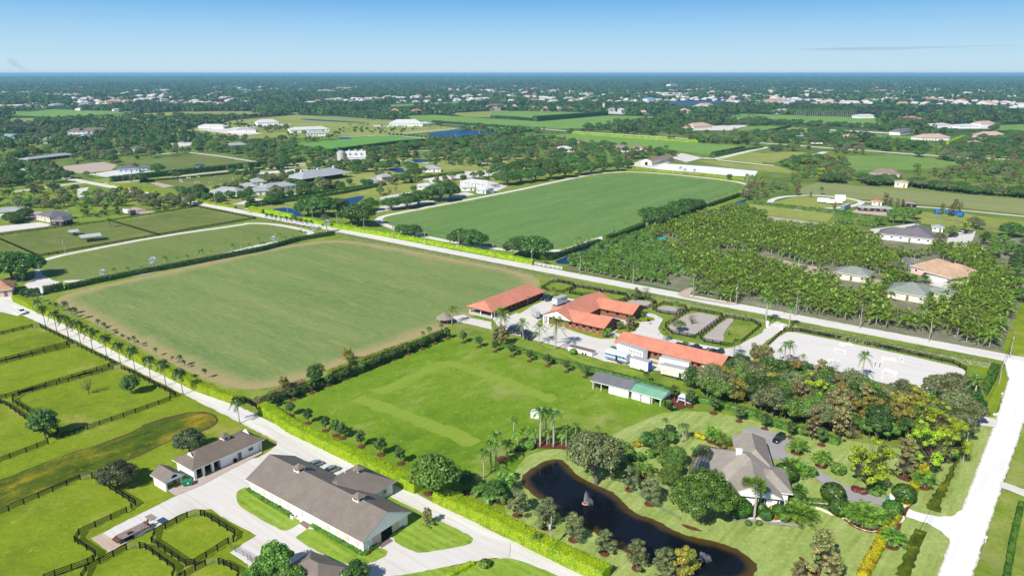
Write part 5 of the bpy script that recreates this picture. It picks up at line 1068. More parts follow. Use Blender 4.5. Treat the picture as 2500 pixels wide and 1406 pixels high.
# run-in shelters
for a, c, D, h, lab in (((795,755), (962,735), 7, 3.0, 'large run in shelter with shining metal roof in the upper left paddock'), ((692,692), (750,684), 5, 2.4, 'small run in shelter behind the large one')):
    b = Bld('run_in_shelter', lab, Y1(*a), Y1(*c), 'shelter'); L = b.L; n = 5; b.posts([L*i/n for i in range(n+1)], 0, h, timber, .2); b.posts([L*i/n for i in range(n+1)], D, h, timber, .2); b.roof(0, 0, L, D, h, 1.0, rf_steel, 'gable', 'x', .7, gwall=timber); b.walls(L*.3, D*.4, L*.7, D*.5, 1.2, timber, 'feed_rack')
# thatched huts
g_ = G(*Z4(1897,345)); t_ = thing('thatched_hut', 'round thatched hut at the corner of the polo field', 'hut', (g_.x, g_.y, .05)); MB().lathe([(3.4, 2.0), (3.3, 2.2), (1.9, 3.2), (0, 4.4)], 16).build('thatch', rf_thatch, t_)
for i in range(6): a_ = i*math.pi/3; MB().tube([(2.7*math.cos(a_), 2.7*math.sin(a_), 0), (2.7*math.cos(a_), 2.7*math.sin(a_), 2.6)], .11, 6).build('pole', timber, t_)
MB().lathe([(1.1, 0), (1.1, 1.0), (.0, 1.0)], 10).build('bar_counter', timber, t_)
b = Bld('thatched_hut', 'orange thatched hut at the near side of the white arena', Z8(905,1010), Z8(990,1035), 'hut'); L = b.L; b.posts([0, L], 0, 2.3, timber, .2); b.posts([0, L], 4.5, 2.3, timber, .2); b.roof(0, 0, L, 4.5, 2.3, 2.2, rf_thatchr, 'hip', 'x', .7, trimm=rf_thatchr)
b = Bld('viewing_shelter', 'small red roofed shelter at the left arena end', Z8(470,868), Z8(525,885), 'shelter'); L = b.L; b.posts([0, L], 0, 2.3, trim, .15); b.posts([0, L], 4, 2.3, trim, .15); b.roof(0, 0, L, 4, 2.3, 1.4, rf_red, 'hip', 'x', .5)
b = Bld('garden_gazebo', 'tiny white gazebo at the meadow edge behind tall palms', Z6(262,70), Z6(330,78), 'gazebo'); b.walls(0, 0, b.L, 2.0, 1.5, trim); b.roof(0, 0, b.L, 2.0, 1.5, .8, rf_white, 'hip', 'x', .2); b.windows([b.L*.5], -.03, .9, .7, .7)

# ================================================================== VEHICLES
silverp = plain('silver_car_paint', (.42,.44,.46), .25, .6, .6, var=.03); whitecar = plain('white_car_paint', (.78,.78,.78), .25, .5, var=.02); blackcar = plain('black_car_paint', (.012,.013,.016), .15, .6, var=.1); darkcar = plain('dark_blue_paint', (.03,.04,.07), .2, .6, var=.1)
tyre = plain('tyre_rubber', (.018,.018,.018), .9, .1, var=.2); rimm = plain('wheel_rim', (.4,.4,.42), .3, .5, .8, var=.1); lampg = plain('headlamp_glass', (.7,.72,.75), .1, .6, var=.02); taill = plain('tail_lamp', (.35,.01,.01), .2, .5, var=.05)
def loft(prof, secs, mats, cap=True):
    "stations of (x, [ (y,z)... ]) joined into a skin"
    b = MB(); k = len(secs[0][1])
    for x, s in secs: b.v += [(x, y, z) for y, z in s]
    for i in range(len(secs)-1):
        for j in range(k-1): a = i*k+j; b.f.append((a, a+1, a+k+1, a+k)); b.m.append(0)
    if cap:
        b.f.append(tuple(range(k))); b.m.append(0); e = (len(secs)-1)*k; b.f.append(tuple(reversed(range(e, e+k)))); b.m.append(0)
    return b
def car_proto(kind, paint):
    root = thing('parked_car', '', 'car', (0, 0, -400)); Wd = .9 if kind != 'pickup' else .98
    Ls = {'sedan': 2.4, 'pickup': 2.85, 'suv': 2.4}[kind]
    def sec(w, zb, zt): return [(-w*.93, zb), (-w, (zb+zt)*.5), (-w*.9, zt-.05), (-w*.7, zt), (w*.7, zt), (w*.9, zt-.05), (w, (zb+zt)*.5), (w*.93, zb)]
    hd_ = {'sedan': ((-1, .62, .82), (-.93, .92, .92), (-.55, 1, .95), (.3, 1, .93), (.6, .98, .86), (.92, .9, .72), (1, .6, .6)), 'suv': ((-1, .75, 1.0), (-.95, .95, 1.05), (-.5, 1, 1.05), (.35, 1, 1.02), (.6, .98, .98), (.93, .92, .85), (1, .65, .7)),
           'pickup': ((-1, .93, 1.0), (-.97, .97, 1.02), (-.3, 1, 1.04), (.3, 1, 1.06), (.6, 1, 1.04), (.94, .94, .95), (1, .8, .75))}[kind]
    loft(None, [(x*Ls, sec(Wd*w, .32, zt)) for x, w, zt in hd_], None).build('body', paint, root, smooth=False)
    cab = {'sedan': ((-.80, .93), (-.45, 1.40), (.12, 1.42), (.48, .93)), 'suv': ((-.97, 1.04), (-.82, 1.66), (.15, 1.68), (.48, 1.02)), 'pickup': ((-.22, 1.04), (-.16, 1.72), (.22, 1.74), (.48, 1.05))}[kind]
    def cs(w, z, zb): return [(-Wd*.9, zb), (-w, z), (w, z), (Wd*.9, zb)]
    P = [(cab[0][0]*Ls, cs(Wd*.86, cab[0][1], cab[0][1]-.04)), (cab[1][0]*Ls, cs(Wd*.72, cab[1][1], .95)), (cab[2][0]*Ls, cs(Wd*.72, cab[2][1], .95)), (cab[3][0]*Ls, cs(Wd*.84, cab[3][1], cab[3][1]-.04))]
    loft(None, P, None).build('windows', glass, root)
    x0, x1 = cab[1][0]*Ls, cab[2][0]*Ls; MB().box(((x0+x1)/2, 0, cab[1][1]+.02), (x1-x0+.1, Wd*1.42, .06), taper=.93).build('roof_panel', paint, root)
    for sx in (-1, 1):
        for x in (cab[1][0]*Ls+.0, (x0+x1)/2, cab[2][0]*Ls): MB().tube([(x, sx*Wd*.73, cab[1][1]), (x, sx*Wd*.885, 1.0)], .035, 4).build('pillar', paint, root)
        for x in (-.62*Ls, .62*Ls):
            m_ = MB(); r = .33 if kind == 'sedan' else .38
            pr = [(0, -.11), (r*.8, -.11), (r, -.07), (r, .07), (r*.8, .11), (0, .11)]
            for rr, yy in pr:
                for j in range(14): an = 2*math.pi*j/14; m_.v.append((rr*math.cos(an), yy, rr*math.sin(an)))
            for i in range(5):
                for j in range(14): a0 = i*14+j; a1 = i*14+(j+1) % 14; m_.f.append((a0, a0+14, a1+14, a1)); m_.m.append(0)
            wh = m_.build('wheel', tyre, root); wh.location = (x, sx*Wd*.9, r)
            m2 = MB(); m2.face([(r*.6*math.cos(2*math.pi*j/12), sx*.125, r*.6*math.sin(2*math.pi*j/12)) for j in range(12)][::sx]); m2.build('rim', rimm, wh)
        MB().box((Ls*.95, sx*Wd*.68, .62), (.12, .34, .15)).build('headlight', lampg, root); MB().box((-Ls*.955, sx*Wd*.7, .78), (.12, .3, .16)).build('tail_light', taill, root)
    if kind == 'pickup':
        MB().box((-.64*Ls, 0, 1.055), (Ls*.62, Wd*1.7, .05)).build('bed_cover', blackp, root); 
    MB().box((-Ls*.985, 0, .45), (.1, Wd*1.6, .2)).build('bumper', paint, root); MB().box((Ls*.985, 0, .42), (.12, Wd*1.4, .22)).build('grille', blackp, root)
    return learn(root)
CP = {}
def car(kind, paint, q, r, label, nm='parked_car', cat='car', group=None, s=1.0):
    "q rear ground pixel, r front ground pixel"
    if (kind, paint.name) not in CP: CP[(kind, paint.name)] = car_proto(kind, paint)
    a, c = G(*q), G(*r); mid = a.lerp(c, .5); o = dup(CP[(kind, paint.name)], (mid.x, mid.y, ZL[0]*.9), math.atan2(c.y-a.y, c.x-a.x), s, label, group); o.name = nm; o['category'] = cat; return o
car('sedan', silverp, Z3(690,368), Z3(578,415), 'silver sedan nearer the garage, parked behind the stable')
car('sedan', silverp, Z3(848,415), Z3(728,472), 'silver sedan nearer the stable wing, parked behind the stable')
car('pickup', whitecar, Z1(182,238), Z1(236,272), 'white pickup truck driving on the lane at the left', 'pickup_truck', 'pickup truck')
car('suv', blackcar, Z7(380,245), Z7(318,288), 'black car parked on the grey asphalt drive')
cl = [(1690,735),(1740,745),(1800,757),(1850,765),(1880,772),(1945,790),(2015,795),(2085,808)]
for i, q in enumerate(cl):
    car('suv' if i % 2 else 'sedan', (blackcar, darkcar, silverp, blackcar, blackcar, whitecar, darkcar, blackcar)[i], Z5(q[0]+18, q[1]-8), Z5(q[0]-8, q[1]+6), '%s vehicle parked %s behind the long red barn' % (('black','dark blue','silver','black','black','white','dark blue','black')[i], ('farthest left','second from the left','third from the left','in the middle left','in the middle right','third from the right','second from the right','at the right end')[i]), group='vehicles behind the long red barn')
for i, q in enumerate([(410,275),(440,280),(470,290)]):
    car('suv', (darkcar, blackcar, darkcar)[i], Z5(q[0]+12, q[1]-5), Z5(q[0]-10, q[1]+5), '%s dark car shaded by the red barn beside the polo field' % ('first','second','third')[i], group='cars at the barn end')
for i, q in enumerate([(100,590),(125,590),(150,592),(190,600),(240,625),(270,640),(300,655)]):
    car('suv', (blackcar, darkcar)[i % 2], Z5(q[0]+8, q[1]-8), Z5(q[0]-8, q[1]+6), '%s dark vehicle from the left under the coconut palms of the barn yard' % ('first','second','third','fourth','fifth','sixth','seventh')[i], group='vehicles under the coconut palms')
for i, q in enumerate([(1860,640),(1900,638),(1950,615),(1990,610),(2030,608),(1960,715),(2000,722)]):
    car('suv', (blackcar, darkcar, whitecar, blackcar, silverp, whitecar, whitecar)[i], Y4(q[0]+14, q[1]-5), Y4(q[0]-14, q[1]+5), '%s car on the pale yard beside the dark roofed stable' % ('first','second','third','fourth','fifth','lower left','lower right')[i], group='cars beside the dark roofed stable')
for i, q in enumerate([(Y1(1900,40)), (Y2(1430,163)), (Y2(1500,158)), (Y4(400,945))]):
    car('suv', (whitecar, blackcar, darkcar, darkcar)[i], (q[0]+5, q[1]-1), (q[0]-5, q[1]+1), ('white car on the lane by the blue fronted stable','black car beside the two storey pink walled house','dark blue car beside the two storey pink walled house','dark car hidden among the orchard palms')[i])
def wheels(root, xs, w, r=.42, wd=.26):
    for x in xs:
        for sy in (-1, 1):
            m_ = MB(); k = 12
            for yy, rr in ((-wd/2, 0), (-wd/2, r), (wd/2, r), (wd/2, 0)):
                for j in range(k): an = 2*math.pi*j/k; m_.v.append((rr*math.cos(an), yy, rr*math.sin(an)))
            for i in range(3):
                for j in range(k): a0 = i*k+j; a1 = i*k+(j+1) % k; m_.f.append((a0, a0+k, a1+k, a1)); m_.m.append(0)
            o = m_.build('wheel', tyre, root); o.location = (x, sy*(w/2-wd/2), r)
def boxtrailer(q, r, w, h, label, mat=None, roofm=None, name='trailer', win=0, win2=0, z0=.75, stripe=None, enddoor=None, text=None, door=None, cat='trailer', wx=(.62,.74)):
    "q, r ground pixels of the near long side, left then right"
    a, c = G(*q), G(*r); L = (c-a).length; az = math.atan2(c.y-a.y, c.x-a.x); root = thing(name, label, cat, (a.x, a.y, ZL[0]*.9), az); mat = mat or trim
    MB().box((L/2, w/2, z0+(h-z0)/2), (L, w, h-z0)).build('body', mat, root); MB().box((L/2, w/2, h+.03), (L+.06, w+.06, .07)).build('roof', roofm or steel, root)
    MB().box((L/2, w/2, z0-.12), (L*.96, w*.5, .2)).build('chassis', blackp, root); o = link('axle_group', None, root, (0, w/2, 0)); wheels(o, [L*t for t in wx], w)
    for k_, n, z_ in ((0, win, h*.72), (1, win2, h*.50)):
        for i in range(n): p = link('window', ubox(glass), root, (L*(.45+.5*(i+.5)/n), -.02, z_)); p.scale = (.5 if k_ == 0 else .35, .06, .42 if k_ == 0 else .3)
    if stripe:
        for z_, hh in stripe[1]: p = link('stripe', ubox(stripe[0]), root, (L/2, -.02, z_)); p.scale = (L*.98, .05, hh)
    if enddoor: p = link('end_door', ubox(enddoor), root, (L+.03, w/2, z0+(h-z0)/2)); p.scale = (.08, w*.96, (h-z0)*.96)
    if door: p = link('side_door', ubox(glass), root, (L*door, -.03, z0+.85)); p.scale = (.8, .06, 1.6)
    if text:
        for i, (ch, x) in enumerate(text):
            cu_ = bpy.data.curves.new('letter', 'FONT'); cu_.body = ch; cu_.size = 1.5; cu_.extrude = .02; q_ = bpy.data.objects.new('letter', cu_); me_ = bpy.data.meshes.new_from_object(q_); bpy.data.objects.remove(q_); o = link('letter', me_, root); o.location = (L*x, -.06, z0+.55); o.rotation_euler = (math.pi/2, 0, 0); me_.materials.clear(); me_.materials.append(plain('yellow_lettering', (.75,.55,.10), .6))
    return root, L
bluem = plain('blue_door_paint', (.03,.12,.55), .5, .4, var=.08); rvdark = plain('rv_blue_grey', (.12,.20,.32), .35, .5, var=.1); rvl = plain('rv_light_blue', (.66,.70,.73), .35, .5, var=.05)
boxtrailer(Z5(1115,795), Z5(1360,880), 2.6, 3.6, 'white horse trailer with two rows of small windows beside the long red barn', win=6, win2=6)
boxtrailer(Z5(1000,855), Z5(1205,912), 2.7, 3.4, 'blue and white camper trailer at the yard edge', rvl, rvl, 'camper', 3, 0, stripe=(rvdark, ((1.1,.5),(2.2,.7))), door=.55)
boxtrailer(Z5(1240,935), Z5(1410,985), 2.6, 3.5, 'white cargo box with a blue end door', None, None, 'cargo_container', enddoor=bluem, z0=.35)
boxtrailer(Z5(1532,1010), Z5(1790,1070), 2.6, 3.7, 'white semi trailer with faded yellow lettering under the trees', plain('aged_white_panel', (.66,.62,.56), .6, .3, var=.15), steel, 'semi_trailer', text=(('P', .10), ('L', .20), ('S', .38)), door=.72)
boxtrailer(Z5(1520,905), Z5(1800,965), 2.6, 2.6, 'low white trailer behind the lettered semi trailer', None, plain('dull_roof_sheet', (.45,.43,.40), .7), 'trailer')
boxtrailer(Z5(345,472), Z5(380,468), 5.5, 3.0, 'small grey enclosed trailer left of the U shaped barn', plain('grey_trailer_skin', (.42,.43,.42), .5, .4), concrete, 'trailer', wx=(.5,))
boxtrailer(Z5(548,355), Z5(645,318), 2.6, 3.3, 'long silver trailer behind the U shaped barn', plain('silver_trailer_skin', (.5,.52,.54), .4, .5), steel, 'trailer', 4)
boxtrailer(Z5(650,772), Z5(880,832), 2.4, 1.6, 'open white waste container full of scrap at the yard edge', None, timber, 'waste_container', z0=.1, cat='container')
for q, r, w, h, lab in (((695,342), (800,350), 3, 3.4, 'left white trailer inside the oval drive'), ((770,352), (850,358), 3, 3.2, 'middle white trailer inside the oval drive'), ((850,335), (940,338), 3.2, 5.0, 'tall white trailer inside the oval drive'), ((850,352), (915,356), 2.4, 2.4, 'low white truck inside the oval drive')):
    boxtrailer(Y4(*q), Y4(*r), w, h, lab, None, plain('blue_white_sheet', (.62,.70,.78), .5, .4), 'trailer')
boxtrailer(Y4(930,412), Y4(985,392), 2.6, 3.2, 'blue grey container beside the oval drive', plain('blue_grey_panel', (.16,.25,.30), .6), None, 'cargo_container', z0=.2)
boxtrailer(Y1(1175,478), Y1(1240,492), 3, 3.2, 'white camper by the upper paddocks', None, None, 'camper', 3); boxtrailer(Y1(1245,497), Y1(1300,488), 3, 3.0, 'dark brown trailer by the upper paddocks', timber, timber, 'trailer')
boxtrailer(Y1(2050,285), Y1(2120,283), 3, 3.0, 'white trailer before the grey roofed houses', None, trim, 'trailer')
for i, (q, r) in enumerate((((1725,440), (1775,442)), ((1810,440), (1860,450)), ((1870,448), (1900,452)), ((1910,462), (1955,468)))):
    boxtrailer(Y4(*q), Y4(*r), 4, 2.6, '%s blue tarpaulin covered trailer under brown cypresses' % ('leftmost','second','third','rightmost')[i], plain('blue_tarpaulin', (.02,.16,.42), .6, .3), plain('blue_tarpaulin'), 'covered_trailer', z0=.2)
# gooseneck flatbed
a, c = G(*Z2(1105,1130)), G(*Z2(1480,945)); az = math.atan2(c.y-a.y, c.x-a.x); L = (c-a).length
t_ = thing('flatbed_trailer', 'empty brown gooseneck flatbed trailer on the end of the drive', 'trailer', (a.x, a.y, ZL[0]), az); rust_ = plain('rusty_brown_steel', (.13,.065,.05), .8, .2, var=.35)
for i in range(7): MB().box((L*.46, -.02+.36*i, .95), (L*.68, .30, .08)).build('deck_plank', plain('deck_boards', (.30,.235,.21), .9, .1, var=.3, scale=1), t_)
MB().box((L*.46, .05, .78), (L*.7, .12, .26)).build('side_beam', rust_, t_); MB().box((L*.46, 2.1, .78), (L*.7, .12, .26)).build('side_beam', rust_, t_)
o = link('axle_group', None, t_, (0, 1.08, 0)); wheels(o, [L*.22, L*.29, L*.36], 2.5, .38)
for i in range(9): MB().box((L*(.005+.0125*i), 1.08, .55+.05*i), (.10, 2.3, .10)).build('ramp_bar', rust_, t_)
MB().box((L*.80, 1.08, 1.05), (L*.06, 1.6, .5)).build('neck', rust_, t_); MB().tube([(L*.80, 1.08, 1.0), (L*.86, 1.08, 1.9)], .25, 6).build('neck_riser', rust_, t_)
MB().box((L*.93, 1.08, 2.0), (L*.17, 2.3, .14)).build('upper_deck', plain('deck_boards'), t_); MB().tube([(L*1.0, 1.08, 2.0), (L*1.0, 1.08, .9)], .08, 6).build('king_pin', rust_, t_)
for y in (.3, 1.9): MB().tube([(L*.84, y, 1.0), (L*.84, y, 0)], .07, 6).build('jack_leg', rust_, t_)
MB().box((L*.34, .5, 1.2), (.9, .5, .45)).build('tool_box', rust_, t_); MB().tube([(L*.62, .2, 1), (L*.62, .2, 1.6), (L*.70, .2, 1.6), (L*.70, .2, 1)], .03, 4).build('side_rack', rust_, t_)
# green rubbish container
g_ = G(*Z2(1765,560)); t_ = thing('dumpster', 'green waste container beside the small shed', 'dumpster', (g_.x, g_.y, ZL[0]), R(20)); gr = plain('dark_green_paint', (.01,.16,.07), .6, .3)
MB().box((0, 0, .65), (1.9, 1.3, 1.0), taper=1.1).build('bin', gr, t_); MB().box((-.5, 0, 1.2), (.98, 1.4, .07)).build('lid', plain('green_lid', (.015,.20,.09), .5, .3), t_); MB().box((.5, 0, 1.2), (.98, 1.4, .07)).build('lid', plain('green_lid'), t_); MB().box((.1, -.72, .8), (.3, .03, .3)).build('sticker', trim, t_)
# tractor in the shed, mower, play house
def tractor(q, rz, paint, label, s=1.0, name='tractor'):
    g_ = G(*q); t_ = thing(name, label, name.replace('_', ' '), (g_.x, g_.y, ZL[0]*.6), rz); t_.scale = (s,)*3
    MB().box((.7, 0, 1.0), (1.5, .7, .6), taper=.85).build('bonnet', paint, t_); MB().box((-.5, 0, .9), (1.0, 1.0, .5)).build('chassis', blackp, t_); MB().box((-.55, 0, 1.3), (.5, .5, .5)).build('seat', blackp, t_)
    o = link('rear_axle', None, t_, (-.6, 0, 0)); wheels(o, [0], 1.9, .7, .35); o = link('front_axle', None, t_, (1.2, 0, 0)); wheels(o, [0], 1.6, .4, .22); MB().tube([(-.1, 0, 1.1), (.05, 0, 1.7)], .04, 5).build('steering_column', blackp, t_)
    for y in (-.5, .5): MB().tube([(-.9, y, 1.1), (-.9, y, 2.1)], .04, 5).build('roll_bar', paint, t_)
tractor(Z5(925,1110), UAZ+.2, plain('yellow_machine_paint', (.55,.33,.03), .5, .3), 'yellow tractor parked in the open bay of the grey roofed shed', .8)
tractor(Z5(1645,1335), UAZ+1, plain('green_machine_paint', (.03,.28,.05), .5, .3), 'small green garden tractor on the mulch beside the shed hedge', .75, 'garden_tractor')
tractor((1858,553), UAZ, darkcar, 'dark machine far out on the polo ground', .9, 'field_machine') if False else None
g_ = G(*Z5(1745,1265)); t_ = thing('play_structure', 'white climbing frame play house behind the green roofed shed', 'play structure', (g_.x, g_.y, .05), UAZ); pw_ = plain('pale_lilac_plastic', (.62,.55,.66), .6)
for x in (-1.1, 1.1):
    for y in (-1, 1): MB().tube([(x*1.3, y*1.2, 0), (x*.7, y*.6, 2.2)], .07, 5).build('leg', trim, t_)
m_ = MB(); m_.face([(-1.2, -1.1, 2.1), (1.2, -1.1, 2.1), (.5, 0, 3.0), (-.5, 0, 3.0)]); m_.face([(1.2, 1.1, 2.1), (-1.2, 1.1, 2.1), (-.5, 0, 3.0), (.5, 0, 3.0)]); m_.face([(1.2, -1.1, 2.1), (1.2, 1.1, 2.1), (.5, 0, 3)]); m_.face([(-1.2, 1.1, 2.1), (-1.2, -1.1, 2.1), (-.5, 0, 3)]); m_.build('roof', plain('lilac_roof', (.5,.55,.72), .5), t_)
MB().box((0, 0, 1.1), (2.0, 1.8, .12)).build('platform', pw_, t_); MB().box((1.9, 0, .6), (1.9, .6, .08)).build('slide', pw_, t_)
for z_ in (.5, 1.0, 1.6): MB().box((-1.1, 0, z_), (.08, 2.0, .1)).build('rung', trim, t_)
for q, lab, mt in ((Z6(1810,355), 'pale blue garden lounger on the back lawn', plain('pale_blue_cushion', (.4,.62,.68), .7)), (Z6(1855,362), 'white garden lounger on the back lawn', trim)):
    g_ = G(*q); t_ = thing('sun_lounger', lab, 'sun lounger', (g_.x, g_.y, ZL[0]*.6), R(30)); MB().box((0, 0, .38), (1.3, .65, .12)).build('mattress', mt, t_); m_ = MB().box((0, 0, 0), (.75, .65, .1)).build('backrest', mt, t_); m_.location = (-.9, 0, .6); m_.rotation_euler = (0, R(40), 0)
    for x in (-.5, .5):
        for y in (-.28, .28): MB().box((x, y, .17), (.05, .05, .34)).build('leg', trim, t_)
g_ = G(*Z7(1310,775)); t_ = thing('gate_post', 'white gate pier with lantern at the garden entrance', 'gate pier', (g_.x, g_.y, .05), UAZ); MB().box((0, 0, .8), (1.1, 1.1, 1.6)).build('pier', trim, t_); MB().box((0, 0, 1.65), (1.3, 1.3, .14)).build('cap', wl_cream, t_); MB().lathe([(.12, 1.72), (.16, 1.95), (0, 2.1)], 8).build('lantern', blackp, t_)
for q, c_, lab in ((Z7(1270,770), (.10,.35,.34), 'teal wheelie bin beside the white gate pier'), (Z7(1370,890), (.03,.22,.22), 'dark teal bin below the clipped bush at the gate')):
    g_ = G(*q); t_ = thing('wheelie_bin', lab, 'bin', (g_.x, g_.y, .05)); MB().box((0, 0, .5), (.6, .7, .95), taper=1.15).build('bin', plain('bin_'+lab.split()[0], c_, .6), t_); MB().box((0, 0, 1.02), (.72, .82, .07)).build('lid', plain('bin_'+lab.split()[0]+'_lid', sc(c_, .7), .6), t_)

# ================================================================== ARENA JUMPS
jump_c = [trim, plain('jump_blue', (.25,.45,.65), .5), plain('jump_red', (.5,.12,.08), .5)]
def jump(g_, rz, label, col=0, double=False, s=1.0, group=None):
    t_ = thing('show_jump', label, 'show jump', (g_.x, g_.y, ZL[0]), rz, group); t_.scale = (s,)*3
    for k_ in range(2 if double else 1):
        y = k_*1.6
        for x in (-1.9, 1.9):
            st = MB().box((x, y, .8), (.12, .12, 1.6)).build('standard', trim, t_); MB().box((x, y, .08), (.12, 1.0, .1)).build('foot', trim, st); MB().box((x+math.copysign(.3, x), y, .5), (.6, .06, .8)).build('wing_panel', trim, st)
        for z_ in (.35, .75, 1.1): MB().tube([(-1.85, y-.1, z_), (1.85, y-.1, z_)], .055, 6).build('pole', jump_c[col if z_ != .75 else 0], t_)
for i, (x, y, rz, c_, d_) in enumerate([(940,660,.2,0,True),(880,705,2.2,0,False),(775,795,.1,0,False),(820,800,.3,1,False),(1300,790,-.3,0,True),(1412,775,1.3,0,False),(1215,830,1.0,2,True),(1300,895,-.9,0,True),(1245,945,1.2,0,False)]):
    jump(G(*Z8(x, y)), rz, '%s in the white arena' % ('white double jump in the upper left','slanting white jump left of centre','low white jump at the near left','pale blue jump at the near left','wide white double jump right of centre','single white jump farthest right','red and white double jump beside the royal palm','large slanting white jump in the middle','white jump nearest the near fence')[i], c_, d_, .85)
for i, q in enumerate([(1725,160),(1800,142),(1880,132),(1880,185),(2010,187),(2050,132),(2112,150),(2220,155),(1730,178)]):
    jump(G(*Y1(*q)), UAZ+.4*i, '%s small white jump in the distant jumping field' % ('first','second','third','fourth','fifth','sixth','seventh','eighth','ninth')[i], 0, False, .85, 'jumps in the jumping field')

# ================================================================== FENCES
def fl(z, *ls): return [GP(pts(z, l)) for l in ls]
fence(fl(Z1, [(-60,483),(312,392)], [(385,385),(400,402),(695,545),(645,556)], [(638,560),(-60,738)]), 'black board fence of the farthest left paddock', bay=3.6, gates=[GP(pts(Z1, [(312,392),(385,385)]))])
fence(fl(Z1, [(665,583),(-60,760)], [(742,575),(1105,750),(1045,768)], [(1040,772),(180,1030),(-60,1098)]), 'black board fence of the second left paddock', bay=3.6, gates=[GP(pts(Z1, [(668,583),(742,575)]))])
fence(fl(Z1, [(1083,790),(190,1042),(122,1078),(125,1110),(365,1262),(560,1395)], [(1160,792),(1190,800),(1680,1052),(1625,1068)], [(1625,1092),(1180,1248),(720,1406),(600,1445),(540,1460),(560,1395)]), 'black board fence of the left paddock with two trees', bay=3.2, gates=[GP(pts(Z1, [(1085,790),(1160,792)]))])
fence(fl(Z1, [(-60,1105),(10,1120),(60,1138),(330,1330),(470,1440)])+fl(Z2, [(455,172),(250,250),(-60,368)]), 'black board fence of the lower left corner paddock', bay=3.2)
fence(fl(Z2, [(-60,868),(755,508)], [(865,495),(1276,752),(1235,778)], [(1190,815),(745,1022),(706,1092),(735,1112),(900,1222),(880,1272),(830,1300),(520,1412),(420,1450)]), 'black board fence of the large bottom left paddock', bay=3.0, gates=[GP(pts(Z2, [(755,508),(865,495)])), GP(pts(Z2, [(1235,778),(1190,815)]))])
fence(fl(Z2, [(1760,862),(1450,1022),(1425,1100),(1745,1318),(1830,1308),(2145,1108)], [(1885,845),(1920,852),(2205,1032),(2190,1085)]), 'black board fence of the small six sided paddock', bay=2.6, gates=[GP(pts(Z2, [(1760,862),(1885,845)])), GP(pts(Z2, [(2190,1085),(2145,1108)]))])
fence(fl(Z2, [(1190,1165),(810,1360),(770,1440)], [(1315,1150),(1370,1162),(1640,1358),(1620,1430)]), 'black board fence of the bottom middle paddock', bay=2.6, gates=[GP(pts(Z2, [(1190,1165),(1315,1150)]))])
fence(fl(Z2, [(1930,1308),(1740,1412),(1690,1445)], [(2055,1300),(2100,1312),(2240,1392),(2230,1450)]), 'black board fence at the bottom edge near the bushy tree', bay=2.6, gates=[GP(pts(Z2, [(1930,1308),(2055,1300)]))])
fence(fl(Z2, [(2170,1150),(2210,1185),(2360,1262)])+fl(Z3, [(20,1262),(70,1300)]), 'thin grey pipe rail beside the yard', galv, bay=2.4, h=1.2, rails=3, name='pipe_rail', rh=.06, pw=.08)
fence(fl(Z1, [(2330,1100),(2395,1130),(2500,1190)])+fl(Z4, [(0,1115),(60,1140),(155,1200)]), 'black board fence at the gap between the two lime hedges', bay=2.8)
for i, l in enumerate([[(400,180),(500,122),(560,117),(700,148),(722,168),(605,218),(480,205),(400,180)], [(662,215),(745,165),(960,202),(970,218),(880,252),(780,245),(662,225),(662,215)], [(912,248),(1000,212),(1210,248),(1228,272),(1115,318),(960,290),(912,248)], [(1180,320),(1272,272),(1440,292),(1492,322),(1400,372),(1280,360),(1180,340),(1180,320)],
           [(1458,380),(1562,326),(1770,358),(1782,385),(1685,430),(1530,412),(1458,380)], [(1578,535),(1830,386),(2110,432),(2122,452),(1860,648),(1640,605),(1578,550),(1578,535)], [(1908,650),(2162,456),(2400,492),(2488,542),(2300,698),(2185,728),(1950,685),(1908,650)]]):
    fence(fl(Z5, l), 'dark fence of the %s small paddock beside the dirt road' % ('first grass','second grass','third grass','first sand','second sand','large sand','last half grass')[i], bay=3.2, parts=i > 4)
fence(fl(Z8, [(205,712),(400,528),(540,528),(1200,662),(1850,802),(1962,862),(1955,905)]), 'dark board fence along the far side of the white arena', bay=3.4)
fence(fl(Z8, [(560,842),(1000,942),(1150,984),(1600,1098)]), 'dark board fence along the near side of the white arena', bay=3.4)
fence(fl(Y1, [(-60,700),(1050,552),(1880,417),(2440,528),(1520,688),(375,892),(0,728),(-60,705)], [(1050,552),(1520,688)], [(375,892),(560,860)]), 'long dark fences of the two upper left paddocks', bay=4.5, parts=False)
fence(fl(Y1, [(780,520),(1400,455),(1860,405)], [(800,500),(1250,440)]), 'dark fence behind the upper left paddocks', bay=5, parts=False, rails=3)
fence(fl(Y3, [(412,966),(540,990),(672,1012)]), 'short white post and rail fence at the canal end', trim, bay=2.6, rails=3, name='white_fence')
fence(fl(Y3, [(1480,25),(1650,-8),(2100,28),(2560,72)], [(1350,40),(1900,108),(2560,150)]), 'thin posts around the white sand strip', greyp, bay=5, h=1.6, rails=2, parts=False, name='strip_fence')
fence(fl(Y5, [(1060,960),(1500,990),(1660,1045),(2430,965),(1900,880),(1380,930)]), 'fence round the distant green paddock', greyp, bay=7, parts=False, rails=2)
fence(fl(Y4, [(1650,470),(1900,500),(2150,560),(2600,640)]), 'fence behind the dark roofed stable', greyp, bay=6, parts=False, rails=3)
fence(fl(Z6, [(1000,610),(1260,790),(1380,860),(1520,935)], [(600,270),(700,400)]), 'low green mesh fence along the pond side', plain('green_mesh', (.12,.30,.22), .7), bay=3, h=1.0, rails=3, name='mesh_fence', pw=.07, rh=.05)
for i, q in enumerate([(258,485),(385,512)]):
    g_ = G(*Z8(*q)); t_ = thing('gate_pier', 'white gate pier on the %s of the arena drive' % ('left','right')[i], 'gate pier', (g_.x, g_.y, .05), UAZ); MB().box((0, 0, 1.0), (.9, .9, 2.0)).build('shaft', trim, t_); MB().box((0, 0, 2.06), (1.15, 1.15, .14)).build('cap', trim, t_)
